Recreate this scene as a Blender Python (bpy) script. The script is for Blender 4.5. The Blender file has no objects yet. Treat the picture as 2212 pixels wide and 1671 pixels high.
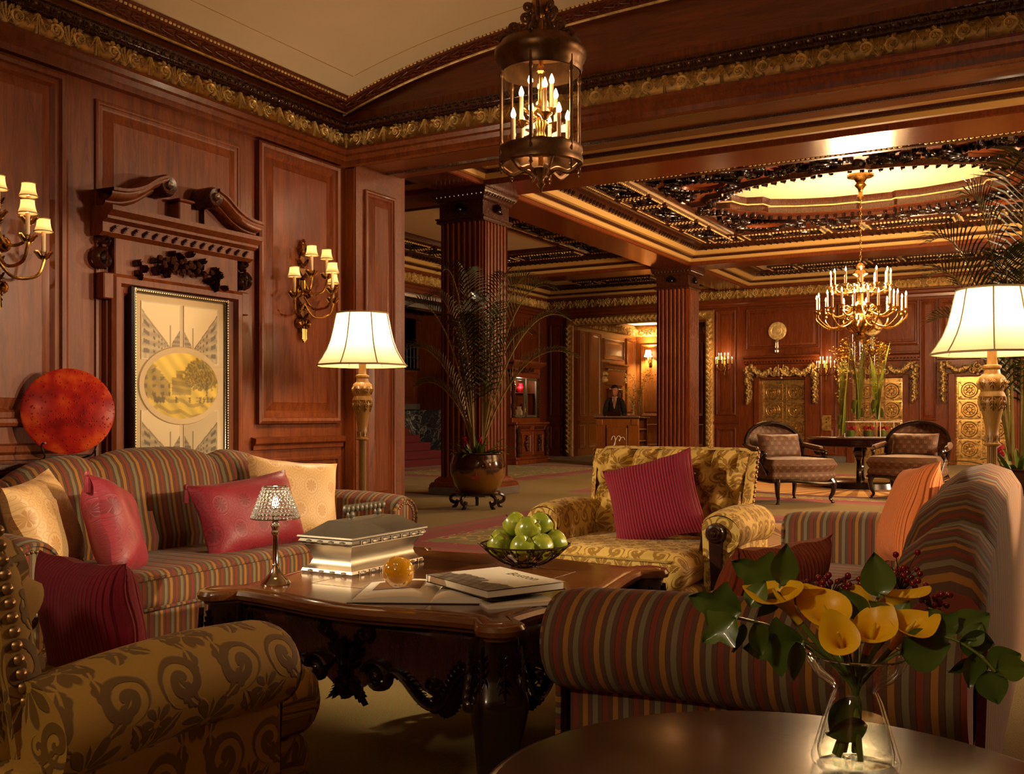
import bpy, bmesh, math, random
import numpy as np
from mathutils import Vector, Matrix
random.seed(7); np.random.seed(7)
pi = math.pi
S = bpy.context.scene
C = S.collection

# ------------------------------------------------------------------ camera, world, lights, exposure
IW, IH = 2212, 1671
FPX, HOR, EYE, YAW = 2120.0, 898.0, 1.10, math.radians(29.73)
cd = bpy.data.cameras.new('camera'); cam = bpy.data.objects.new('camera', cd); C.objects.link(cam)
cd.sensor_width = 36.0; cd.lens = 36.0 * FPX / IW
cd.shift_y = (HOR - IH / 2) / IW
cd.clip_start = 0.05; cd.clip_end = 100
cam.location = (0, 0, EYE); cam.rotation_euler = (pi / 2, 0, YAW)
S.camera = cam
FW = (-math.sin(YAW), math.cos(YAW)); RT = (math.cos(YAW), math.sin(YAW))
def CP(lat, dep):                                    # camera-relative ground point -> world x, y
    return (FW[0] * dep + RT[0] * lat, FW[1] * dep + RT[1] * lat)
def ray(px, py):
    u = (px - IW / 2) / FPX
    return (FW[0] + RT[0] * u, FW[1] + RT[1] * u, (HOR - py) / FPX)
def onX(px, py, X):
    r = ray(px, py); k = X / r[0]; return Vector((X, r[1] * k, EYE + r[2] * k))
def onY(px, py, Y):
    r = ray(px, py); k = Y / r[1]; return Vector((r[0] * k, Y, EYE + r[2] * k))
def onZ(px, py, Z):
    r = ray(px, py); k = (Z - EYE) / r[2]; return Vector((r[0] * k, r[1] * k, Z))

w = bpy.data.worlds.new('world'); S.world = w; w.use_nodes = True
w.node_tree.nodes['Background'].inputs[0].default_value = (1.0, 0.62, 0.35, 1)
w.node_tree.nodes['Background'].inputs[1].default_value = 0.0
S.view_settings.view_transform = 'Standard'; S.view_settings.look = 'None'
S.view_settings.exposure = 0.35; S.view_settings.gamma = 1.0; S.view_settings.use_curve_mapping = False

cy = S.cycles
cy.max_bounces = 6; cy.diffuse_bounces = 3; cy.glossy_bounces = 3; cy.transmission_bounces = 6; cy.transparent_max_bounces = 16
cy.caustics_reflective = False; cy.caustics_refractive = False; cy.use_adaptive_sampling = True; cy.adaptive_threshold = 0.03; cy.sample_clamp_indirect = 4.0

WARM = (1.0, 0.66, 0.36)
def light(name, kind, loc, power, color=WARM, target=None, size=0.1, angle=60, blend=0.6, parent=None):
    ld = bpy.data.lights.new(name, kind); ld.energy = power; ld.color = color
    if kind == 'AREA': ld.size = size
    else: ld.shadow_soft_size = size
    if kind == 'SPOT': ld.spot_size = math.radians(angle); ld.spot_blend = blend
    o = bpy.data.objects.new(name, ld); C.objects.link(o); o.location = loc
    if target is not None:
        o.rotation_euler = (Vector(target) - Vector(loc)).to_track_quat('-Z', 'Y').to_euler()
    if parent: o.parent = parent
    return o
# outside the picture: unseen key lights added right and left, an added fill behind the camera, chandeliers assumed in the neighbouring hall bays;
# every other light sits in a lamp that the picture shows and is made with that lamp
KEYC = (1.0, 0.76, 0.48)
light('key_light_right_offscreen', 'SPOT', (2.3, 4.2, 1.9), 700, KEYC, (-3.0, 3.35, 0.72), 0.04, 30, 0.3)
light('key_light_left_offscreen', 'SPOT', (-4.25, 0.68, 2.05), 480, (1.0, 0.80, 0.52), (-1.6, 4.6, 0.60), 0.05, 44, 0.5)
light('fill_light_rear_offscreen', 'POINT', (-1.2, -1.6, 2.6), 80, (1.0, 0.78, 0.50), size=0.12)
light('chandelier_right_offscreen', 'POINT', (6.05, 15.925, 3.05), 1500, (1.0, 0.72, 0.42), size=0.5)
light('chandelier_right_front_offscreen', 'POINT', (6.05, 8.73, 3.05), 1500, (1.0, 0.72, 0.42), size=0.5)
# ------------------------------------------------------------------ mesh helpers
class MB:
    def __init__(s): s.v = []; s.f = []; s.uv = []; s.col = []
    def add(s, V, F, UV=None, col=None):
        b = len(s.v); V = [tuple(float(c) for c in p) for p in V]
        s.v += V; s.f += [tuple(int(i) + b for i in f) for f in F]
        s.uv += [(float(a), float(c)) for a, c in UV] if UV is not None else [(p[0] + p[1], p[2]) for p in V]
        if col is not None: s.col += list(col)
        return s
    def grid(s, P, U=None, V=None, cu=False, cv=False, col=None):
        P = np.asarray(P, float); nu, nv = P.shape[:2]
        if U is None: U = np.linspace(0, 1, nu)
        if V is None: V = np.linspace(0, 1, nv)
        U = np.asarray(U, float); V = np.asarray(V, float)
        if cu: P = np.concatenate([P, P[:1]], 0); U = np.append(U, U[-1] + (U[-1] - U[-2])) if len(U) == nu else U; nu += 1
        if cv: P = np.concatenate([P, P[:, :1]], 1); V = np.append(V, V[-1] + (V[-1] - V[-2])) if len(V) == nv else V; nv += 1
        F = [(i * nv + j, (i + 1) * nv + j, (i + 1) * nv + j + 1, i * nv + j + 1) for i in range(nu - 1) for j in range(nv - 1)]
        uv = [(U[i], V[j]) for i in range(nu) for j in range(nv)]
        return s.add(P.reshape(-1, 3), F, uv, col)
    def box(s, x0, x1, y0, y1, z0, z1, b=0.0):
        if b <= 0:
            V = [(x, y, z) for x in (x0, x1) for y in (y0, y1) for z in (z0, z1)]
            return s.add(V, [(0, 1, 3, 2), (4, 6, 7, 5), (0, 4, 5, 1), (2, 3, 7, 6), (0, 2, 6, 4), (1, 5, 7, 3)],
                         [(p[0] + p[1], p[2]) for p in V])
        loops = []
        for z, i in ((z0, b), (z0 + b, 0), (z1 - b, 0), (z1, b)):
            loops.append([(x0 + b + i, y0 + i, z), (x1 - b - i, y0 + i, z), (x1 - i, y0 + b + i, z), (x1 - i, y1 - b - i, z),
                          (x1 - b - i, y1 - i, z), (x0 + b + i, y1 - i, z), (x0 + i, y1 - b - i, z), (x0 + i, y0 + b + i, z)])
        V = [p for l in loops for p in l]
        F = [(k * 8 + j, k * 8 + (j + 1) % 8, (k + 1) * 8 + (j + 1) % 8, (k + 1) * 8 + j) for k in range(3) for j in range(8)]
        F += [tuple(range(7, -1, -1)), tuple(range(24, 32))]
        return s.add(V, F)
    def lathe(s, prof, n=24, c=(0, 0, 0), M=None, a0=0, a1=2 * pi):
        full = abs(a1 - a0 - 2 * pi) < 1e-6
        A = np.linspace(a0, a1, n + 1)
        P = np.array([[(c[0] + r * math.cos(a), c[1] + r * math.sin(a), c[2] + z) for a in A] for r, z in prof])
        if M is not None: P = np.array([[tuple(M @ Vector(p)) for p in row] for row in P])
        return s.grid(P, np.linspace(0, 1, len(prof)), A / (2 * pi))
    def tube(s, pts, r, n=8, cap=True, closed=False, sx=1.0):
        pts = [Vector(p) for p in pts]; m = len(pts)
        R = [r] * m if not hasattr(r, '__len__') else list(r)
        T = []
        for i in range(m):
            a = pts[(i - 1) % m] if (closed or i) else pts[0]; b = pts[(i + 1) % m] if (closed or i < m - 1) else pts[-1]
            t = (b - a); T.append(t.normalized() if t.length > 1e-9 else Vector((0, 0, 1)))
        up = Vector((0, 0, 1)) if abs(T[0].z) < 0.9 else Vector((1, 0, 0))
        nx = (up - T[0] * up.dot(T[0])).normalized(); rows = []; L = [0.0]
        for i in range(m):
            nx = (nx - T[i] * nx.dot(T[i]));  nx = nx.normalized() if nx.length > 1e-6 else Vector((1, 0, 0))
            ny = T[i].cross(nx)
            rows.append([tuple(pts[i] + (nx * math.cos(a) * sx + ny * math.sin(a)) * R[i]) for a in [2 * pi * k / n for k in range(n)]])
            if i: L.append(L[-1] + (pts[i] - pts[i - 1]).length)
        b0 = len(s.v)
        s.grid(rows, L, np.arange(n) / n, cu=closed, cv=True)
        if cap and not closed:
            k = n + 1
            s.f.append(tuple(b0 + j for j in range(n))); s.f.append(tuple(b0 + (m - 1) * k + j for j in range(n - 1, -1, -1)))
        return s
    def ell(s, c, r, nu=10, nv=14):
        P = [[(c[0] + r[0] * math.sin(a) * math.cos(b), c[1] + r[1] * math.sin(a) * math.sin(b), c[2] - r[2] * math.cos(a))
              for b in np.linspace(0, 2 * pi, nv + 1)] for a in np.linspace(0.02, pi - 0.02, nu)]
        return s.grid(P)
    def prism(s, poly, z0, z1, mp=lambda x, y, z: (x, y, z)):
        n = len(poly); V = [mp(x, y, z0) for x, y in poly] + [mp(x, y, z1) for x, y in poly]
        return s.add(V, [tuple(range(n - 1, -1, -1)), tuple(range(n, 2 * n))] + [(i, (i + 1) % n, n + (i + 1) % n, n + i) for i in range(n)])
    def sweep(s, path, prof, mp=lambda x, y, h: (x, y, h), closed=False):
        n = len(path); P = []; nm = []; L = [0]
        for i in range(n):
            a = Vector(path[i - 1]) if (closed or i) else None; p = Vector(path[i]); b = Vector(path[(i + 1) % n]) if (closed or i < n - 1) else None
            d1 = (p - a).normalized() if a is not None else (b - p).normalized(); d2 = (b - p).normalized() if b is not None else d1
            n1 = Vector((-d1.y, d1.x)); n2 = Vector((-d2.y, d2.x)); k = n1 + n2
            nm.append(k / max(0.2, k.dot(n1)))
            if i: L.append(L[-1] + (p - a).length)
        for i in range(n):
            P.append([mp(path[i][0] + nm[i].x * o, path[i][1] + nm[i].y * o, h) for o, h in prof])
        V = [0]
        for (a, b), (c_, d) in zip(prof, prof[1:]): V.append(V[-1] + math.hypot(c_ - a, d - b))
        if closed: P.append(P[0]); L.append(L[-1] + (Vector(path[0]) - Vector(path[-1])).length)
        return s.grid(P, L, V)
    def stroke(s, pts, w, h, mp, base=0.0, n5=True, closed_tip=True):
        """carved ridge along 2-D points; w(t), h(t) numbers or functions"""
        m = len(pts); rows = []
        for i in range(m):
            t = i / (m - 1)
            a = pts[max(i - 1, 0)]; b = pts[min(i + 1, m - 1)]
            dx, dy = b[0] - a[0], b[1] - a[1]; l = math.hypot(dx, dy) or 1; nx, ny = -dy / l, dx / l
            ww = w(t) if callable(w) else w; hh = h(t) if callable(h) else h
            rows.append([mp(pts[i][0] + nx * ww * q, pts[i][1] + ny * ww * q, base + hh * e) for q, e in
                         ((-1, 0), (-0.62, 0.72), (0, 1), (0.62, 0.72), (1, 0))])
        return s.grid(rows)

MESHN = {}
def mesh_from(mb, name, mat, smooth=38, recalc=False):
    me = bpy.data.meshes.new(name); me.from_pydata(mb.v, [], mb.f)
    ul = me.uv_layers.new(name='UVMap')
    li = np.empty(len(me.loops), np.int32); me.loops.foreach_get('vertex_index', li)
    ul.data.foreach_set('uv', np.array(mb.uv, np.float32)[li].ravel())
    if mb.col:
        ca = me.color_attributes.new('print', 'FLOAT_COLOR', 'POINT')
        c = np.ones((len(mb.v), 4), np.float32); c[:, :3] = np.array(mb.col, np.float32)[:, :3]; ca.data.foreach_set('color', c.ravel())
    if recalc:
        bm = bmesh.new(); bm.from_mesh(me); bmesh.ops.remove_doubles(bm, verts=bm.verts, dist=1e-5); bmesh.ops.recalc_face_normals(bm, faces=bm.faces); bm.to_mesh(me); bm.free()
    me.validate(); me.update()
    if smooth:
        me.polygons.foreach_set('use_smooth', np.ones(len(me.polygons), bool))
        me.set_sharp_from_angle(angle=math.radians(smooth))
    me.materials.append(mat)
    return me
def part(name, mb, mat, parent=None, smooth=38, loc=None, rot=None, label=None, recalc=False):
    me = mb if isinstance(mb, bpy.types.Mesh) else mesh_from(mb, name, mat, smooth, recalc)
    o = bpy.data.objects.new(name, me); C.objects.link(o)
    if parent is not None: o.parent = parent
    if loc is not None: o.location = loc
    if rot is not None: o.rotation_euler = rot
    if label: o['label'] = label
    return o
def tag(o, label, cat, group=None):
    o['label'] = label; o['category'] = cat
    if group: o['group'] = group
    return o
def thing(name, label, cat, loc=(0, 0, 0), rz=0.0, group=None):
    o = bpy.data.objects.new(name, None); C.objects.link(o); o.empty_display_size = 0.1
    o.location = loc; o.rotation_euler = (0, 0, rz)
    return tag(o, label, cat, group)
def struct(name, mb, mat, smooth=38):
    o = part(name, mb, mat, None, smooth); o['kind'] = 'structure'; return o
def copy_tree(o, parent=None, loc=None, rz=None, label=None):
    c = o.copy(); C.objects.link(c); c.parent = parent
    if loc is not None: c.location = loc
    if rz is not None: c.rotation_euler = (0, 0, rz)
    if label: c['label'] = label
    for ch in list(o.children): copy_tree(ch, c)
    return c
def subsurf(o, n=2):
    m = o.modifiers.new('s', 'SUBSURF'); m.levels = n; m.render_levels = n; return o
def arc(c, r, a0, a1, n=12):
    return [(c[0] + r * math.cos(a), c[1] + r * math.sin(a)) for a in np.linspace(a0, a1, n)]
def spiral(c, r0, r1, a0, turns, n=22):
    return [(c[0] + (r0 + (r1 - r0) * t) * math.cos(a0 + turns * 2 * pi * t), c[1] + (r0 + (r1 - r0) * t) * math.sin(a0 + turns * 2 * pi * t)) for t in np.linspace(0, 1, n)]
def bez(*p, n=14):
    out = []
    for t in np.linspace(0, 1, n):
        q = [tuple(x) for x in p]
        while len(q) > 1: q = [tuple(a + (b - a) * t for a, b in zip(q[i], q[i + 1])) for i in range(len(q) - 1)]
        out.append(q[0])
    return out
def smooth_path(pts, n=8, closed=False):
    P = [Vector(p) for p in pts]; out = []; m = len(P)
    for i in range(m if closed else m - 1):
        p0 = P[(i - 1) % m] if (closed or i) else P[0]; p1 = P[i]; p2 = P[(i + 1) % m]; p3 = P[(i + 2) % m] if (closed or i + 2 < m) else P[-1]
        for k in range(n):
            t = k / n
            out.append(0.5 * ((2 * p1) + (p2 - p0) * t + (2 * p0 - 5 * p1 + 4 * p2 - p3) * t * t + (3 * p1 - p0 - 3 * p2 + p3) * t ** 3))
    if not closed: out.append(P[-1])
    return out

# carved leaf work, drawn as ridges
taper = lambda w: (lambda t: w * max(0.06, math.sin(pi * min(1, 0.16 + 0.84 * t)) ** 0.7))
point = lambda w: (lambda t: w * max(0.05, (1 - t) ** 0.75))
def leaf2d(mb, a, b, bend, width, h, mp, lobes=4):
    """an acanthus leaf from a to b: midrib plus curled lobes on both sides"""
    dx, dy = b[0] - a[0], b[1] - a[1]; L = math.hypot(dx, dy); nx, ny = -dy / L, dx / L
    mid = (a[0] + dx * 0.55 + nx * bend, a[1] + dy * 0.55 + ny * bend)
    rib = bez(a, mid, b, n=9)
    mb.stroke(rib, point(width * 0.30), h, mp)
    for k in range(lobes):
        t = 0.12 + 0.75 * k / lobes; i = int(t * 8); p = rib[i]; q = rib[min(i + 1, 8)]
        tx, ty = q[0] - p[0], q[1] - p[1]; l = math.hypot(tx, ty) or 1; tx, ty = tx / l, ty / l
        s = width * (1 - 0.55 * t)
        for sd in (-1, 1):
            ox, oy = -ty * sd, tx * sd
            c1 = (p[0] + (ox * 0.7 + tx * 0.3) * s, p[1] + (oy * 0.7 + ty * 0.3) * s)
            c2 = (p[0] + (ox * 0.85 + tx * 1.25) * s, p[1] + (oy * 0.85 + ty * 1.25) * s)
            mb.stroke(bez(p, c1, c2, n=5), point(width * 0.24), h * 0.8, mp)
def scroll_module(L, Hh, h, mp):
    """one repeat of the acanthus frieze: two opposed scrolls, fan of leaves between, buds in the eyes"""
    mb = MB(); y = lambda t: (t - 0.5) * Hh
    for sx, cx in ((1, 0.30), (-1, 0.70)):
        c = (L * cx, y(0.52)); R = Hh * 0.36
        sp = spiral(c, R, Hh * 0.05, -pi / 2 if sx > 0 else -pi / 2, 1.6 * (1 if sx > 0 else -1), 20)
        mb.stroke(sp, lambda t: Hh * (0.085 - 0.05 * t), h, mp)
        for k in range(6):
            a = k * pi / 3
            mb.stroke([(c[0] + Hh * 0.02 * math.cos(a), c[1] + Hh * 0.02 * math.sin(a)), (c[0] + Hh * 0.07 * math.cos(a), c[1] + Hh * 0.07 * math.sin(a)), (c[0] + Hh * 0.12 * math.cos(a), c[1] + Hh * 0.12 * math.sin(a))], Hh * 0.035, h * 1.2, mp)
        for k in range(7):
            a = -pi / 2 + sx * k * 0.75; r = R * 1.02
            p = (c[0] + r * math.cos(a), c[1] + r * math.sin(a)); q = (c[0] + r * 1.42 * math.cos(a + sx * 0.45), c[1] + r * 1.42 * math.sin(a + sx * 0.45))
            q = (q[0], max(min(q[1], Hh * 0.47), -Hh * 0.47))
            leaf2d(mb, p, q, -sx * Hh * 0.03, Hh * 0.11, h * 0.9, mp, 2)
    for k, (tx, ln) in enumerate(((-0.9, 0.55), (-0.45, 0.8), (0, 0.92), (0.45, 0.8), (0.9, 0.55))):
        leaf2d(mb, (L * 0.5, y(0.04)), (L * 0.5 + tx * Hh * 0.42, y(0.04 + ln)), tx * Hh * -0.08, Hh * 0.12, h, mp, 3)
    for e in (0, L):
        s = 1 if e == 0 else -1
        for tx, ln in ((0.05, 0.9), (0.5, 0.65)):
            leaf2d(mb, (e + s * Hh * 0.02, y(0.95)), (e + s * (0.02 + tx) * Hh * 0.8, y(0.95 - ln)), 0, Hh * 0.1, h * 0.9, mp, 3)
    return mb
def foliage(w, hh, h, n, seed=0, mp=lambda x, y, z: (x, y, z), k=1.0):
    """dense carved foliage filling a w x hh rectangle"""
    mb = MB(); rd = random.Random(seed)
    for i in range(n):
        cx, cy = rd.uniform(0, w), rd.uniform(0, hh); a = rd.uniform(0, 2 * pi); s = min(w, hh) * rd.uniform(0.16, 0.3) * k
        if rd.random() < 0.35: mb.stroke([(min(max(x, 0), w), min(max(y, 0), hh)) for x, y in spiral((cx, cy), s, s * 0.15, a, rd.choice((-1, 1)) * 1.2, 10)], s * 0.22, h, mp)
        else:
            ex, ey = min(max(cx + s * 2 * math.cos(a), 0), w), min(max(cy + s * 2 * math.sin(a), 0), hh)
            if math.hypot(ex - cx, ey - cy) > s * 0.4: leaf2d(mb, (cx, cy), (ex, ey), s * 0.3, s * 0.4, h * rd.uniform(0.6, 1), mp, 3)
    return mb
# ------------------------------------------------------------------ procedural materials
def lin(r, g, b):
    f = lambda c: (c / 255 / 12.92) if c / 255 <= 0.04045 else ((c / 255 + 0.055) / 1.055) ** 2.4
    return (f(r), f(g), f(b), 1.0)
class X:                                             # a socket with arithmetic
    def __init__(s, t, k): s.t = t; s.k = k
    def __add__(s, o): return s.t.m('ADD', s, o)
    def __radd__(s, o): return s.t.m('ADD', o, s)
    def __sub__(s, o): return s.t.m('SUBTRACT', s, o)
    def __rsub__(s, o): return s.t.m('SUBTRACT', o, s)
    def __mul__(s, o): return s.t.m('MULTIPLY', s, o)
    def __rmul__(s, o): return s.t.m('MULTIPLY', o, s)
    def __truediv__(s, o): return s.t.m('DIVIDE', s, o)
    def __neg__(s): return s.t.m('MULTIPLY', s, -1)
class T:
    def __init__(s, nt): s.nt = nt
    def n(s, ty, **kw):
        nd = s.nt.nodes.new(ty)
        for k, v in kw.items(): setattr(nd, k, v)
        return nd
    def set(s, nd, i, v):
        if isinstance(v, X): s.nt.links.new(v.k, nd.inputs[i])
        elif v is not None: nd.inputs[i].default_value = v
    def m(s, op, a, b=None, c=None):
        nd = s.n('ShaderNodeMath', operation=op)
        s.set(nd, 0, a); s.set(nd, 1, b); s.set(nd, 2, c)
        return X(s, nd.outputs[0])
    def mx(s, *a):
        r = a[0]
        for b in a[1:]: r = s.m('MAXIMUM', r, b)
        return r
    def mn(s, *a):
        r = a[0]
        for b in a[1:]: r = s.m('MINIMUM', r, b)
        return r
    def abs(s, a): return s.m('ABSOLUTE', a)
    def sin(s, a): return s.m('SINE', a)
    def fr(s, a): return s.m('FRACT', a)
    def lt(s, a, b): return s.m('LESS_THAN', a, b)
    def gt(s, a, b): return s.m('GREATER_THAN', a, b)
    def pp(s, a, b): return s.m('PINGPONG', a, b)
    def step(s, a, lo, hi):
        nd = s.n('ShaderNodeMapRange', interpolation_type='SMOOTHSTEP'); s.set(nd, 0, a); s.set(nd, 1, lo); s.set(nd, 2, hi); return X(s, nd.outputs[0])
    def co(s, kind='Object'): return X(s, s.n('ShaderNodeTexCoord').outputs[kind])
    def xyz(s, v):
        nd = s.n('ShaderNodeSeparateXYZ'); s.set(nd, 0, v); return [X(s, o) for o in nd.outputs]
    def vec(s, x, y, z=0.0):
        nd = s.n('ShaderNodeCombineXYZ'); s.set(nd, 0, x); s.set(nd, 1, y); s.set(nd, 2, z); return X(s, nd.outputs[0])
    def sc(s, v, a, b, c):
        nd = s.n('ShaderNodeMapping'); s.set(nd, 0, v); nd.inputs['Scale'].default_value = (a, b, c); return X(s, nd.outputs[0])
    def noise(s, v, scale=5, det=3, rough=0.5, dist=0.0):
        nd = s.n('ShaderNodeTexNoise'); s.set(nd, 'Vector', v); nd.inputs['Scale'].default_value = scale; nd.inputs['Detail'].default_value = det
        nd.inputs['Roughness'].default_value = rough; nd.inputs['Distortion'].default_value = dist; return X(s, nd.outputs[0])
    def vor(s, v, scale=5, feat='F1', out=0):
        nd = s.n('ShaderNodeTexVoronoi', feature=feat); s.set(nd, 'Vector', v); nd.inputs['Scale'].default_value = scale; return X(s, nd.outputs[out])
    def ramp(s, f, stops, interp='LINEAR'):
        nd = s.n('ShaderNodeValToRGB'); s.set(nd, 0, f); cr = nd.color_ramp; cr.interpolation = interp
        while len(cr.elements) < len(stops): cr.elements.new(0.5)
        for e, (p, c) in zip(cr.elements, stops): e.position = p; e.color = c
        return X(s, nd.outputs[0])
    def mix(s, f, a, b):
        nd = s.n('ShaderNodeMix', data_type='RGBA'); s.set(nd, 0, f); s.set(nd, 6, a); s.set(nd, 7, b); return X(s, nd.outputs[2])
    def bump(s, h, st=0.3, d=0.01):
        nd = s.n('ShaderNodeBump'); nd.inputs['Strength'].default_value = st; nd.inputs['Distance'].default_value = d; s.set(nd, 'Height', h); return X(s, nd.outputs[0])
    def polar(s, x, y):
        return s.m('SQRT', x * x + y * y), s.m('ARCTAN2', y, x)
def mat(name, fn):
    m = bpy.data.materials.new(name); m.use_nodes = True; nt = m.node_tree; b = nt.nodes['Principled BSDF']; t = T(nt)
    d = fn(t)
    for k, v in d.items():
        if k == '_thin': m.use_backface_culling = False; continue
        k = {'c': 'Base Color', 'r': 'Roughness', 'm': 'Metallic', 'n': 'Normal', 'coat': 'Coat Weight', 'cr': 'Coat Roughness', 'sheen': 'Sheen Weight',
             'tr': 'Transmission Weight', 'ior': 'IOR', 'e': 'Emission Color', 'es': 'Emission Strength', 'sss': 'Subsurface Weight', 'spec': 'Specular IOR Level', 'a': 'Alpha', 'st': 'Sheen Tint'}[k]
        t.set(b, k, v)
    return m
def wood(name, dark, light_, r=0.28, coat=0.25, scale=1.0, axis=2, spec=0.5):
    def f(t):
        v = t.co(); s = [9, 9, 9]; s[axis] = 0.9
        g = t.noise(t.sc(v, *[k * scale for k in s]), 3.2, 4, 0.62, 1.0)
        g2 = t.noise(t.sc(v, *[(k if k > 1 else k * 2) * 9 * scale for k in s]), 2.0, 3, 0.6)
        big = t.noise(v, 0.9, 2)
        k = t.m('ADD', g * 0.65 + g2 * 0.2, big * 0.2)
        return dict(c=t.ramp(k, [(0.33, dark), (0.7, light_)]), r=t.m('ADD', g2 * 0.12, r - 0.05), coat=coat, cr=0.14, spec=spec)
    return mat(name, f)
W_PANEL = wood('mahogany_panelling', lin(74, 30, 13), lin(128, 64, 26), 0.38, 0.05, spec=0.25)
W_PANELX = wood('mahogany_panelling_level', lin(74, 30, 13), lin(126, 62, 26), 0.3, 0.2, axis=0)
W_DARK = wood('dark_carved_wood', lin(44, 20, 13), lin(74, 36, 22), 0.26, 0.4)
W_BLACK = wood('black_lacquered_wood', lin(20, 11, 9), lin(40, 22, 15), 0.2, 0.5)
W_TABLE = wood('polished_walnut_top', lin(78, 41, 17), lin(128, 76, 34), 0.2, 0.5, axis=0)
W_SIDE = wood('dark_mahogany_top', lin(36, 15, 9), lin(54, 25, 15), 0.2, 0.0, axis=0)
W_HONEY = wood('honey_wood', lin(108, 60, 22), lin(154, 94, 38), 0.32, 0.15)
W_BEAM = wood('polished_beam', lin(92, 40, 20), lin(138, 70, 32), 0.2, 0.5, axis=0)
W_GILTLAMP = wood('painted_gilt_wood', lin(112, 78, 34), lin(168, 124, 58), 0.4, 0.1)
def metal(name, c, r=0.3, var=0.15, bump=0.0, m=1.0):
    def f(t):
        v = t.co(); n = t.noise(v, 14, 4, 0.6)
        c2 = tuple(k * 0.62 for k in c[:3]) + (1,)
        d = dict(c=t.mix(t.step(n, 0.38, 0.62), c2, c) if var else c, r=t.m('ADD', n * 0.2, r - 0.1), m=m)
        if bump > 0.12: d['n'] = t.bump(t.noise(v, 60, 1), bump, 0.004)
        return d
    return mat(name, f)
GOLD = metal('antique_gold_leaf', lin(255, 220, 146), 0.38, 0.3, 0.1, 0.3)
GOLDBG = metal('dull_gold_ground', lin(184, 138, 68), 0.48, 0.3, 0.3, 0.35)
BRASSDOOR = metal('polished_brass', lin(224, 184, 112), 0.3, 0.2, 0, 0.85)
BRONZE = metal('dark_bronze', lin(124, 88, 54), 0.36, 0.3, 0, 0.75)
BRASS = metal('old_brass', lin(190, 146, 78), 0.26, 0.3)
NAIL = metal('antique_nail_brass', lin(150, 116, 78), 0.34, 0, 0, 0.7)
PEWTER = metal('brushed_pewter', lin(168, 154, 132), 0.42, 0, 0.05, 0.9)
PEWTERD = metal('dark_pewter', lin(112, 102, 86), 0.5, 0, 0, 0.6)
CHROME = mat('chrome', lambda t: dict(c=lin(215, 205, 190), m=1.0, r=0.07))
STEEL = mat('white_nickel', lambda t: dict(c=lin(225, 222, 215), m=0.8, r=0.22))
WIRE = mat('brown_wire', lambda t: dict(c=lin(52, 34, 24), m=0.7, r=0.35))
IRON = mat('black_iron', lambda t: dict(c=lin(22, 19, 17), m=0.5, r=0.4))
CREAM = mat('cream_plaster', lambda t: dict(c=t.mix(t.noise(t.co(), 3, 4), lin(220, 194, 156), lin(232, 208, 172)), r=0.7))
YELLOWC = mat('ochre_plaster', lambda t: dict(c=lin(196, 156, 90), r=0.55))
BLACK = mat('black', lambda t: dict(c=lin(14, 12, 11), r=0.5))
def fstripe(t):
    u, v, _ = t.xyz(t.co('UV')); p = 0.029
    k = u / p; f = t.fr(k); idx = t.fr(t.m('FLOOR', k) / 3.0)
    col = t.ramp(idx, [(0.0, lin(126, 54, 34)), (0.2, lin(124, 112, 82)), (0.5, lin(160, 108, 44))], 'CONSTANT')
    nz = t.noise(t.vec(u * 400, v * 60), 1, 2)
    d = t.abs(f - 0.5); plush = t.step(d, 0.30, 0.24)
    base = t.mix(t.noise(t.vec(u * 900, v * 900), 1, 1), lin(82, 54, 36), lin(104, 72, 48))
    c = t.mix(plush, base, col)
    return dict(c=c, r=0.85, sheen=0.06, n=t.bump(t.m('ADD', plush, nz * 0.25), 0.7, 0.006))
STRIPE = mat('striped_chenille', fstripe)
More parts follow.
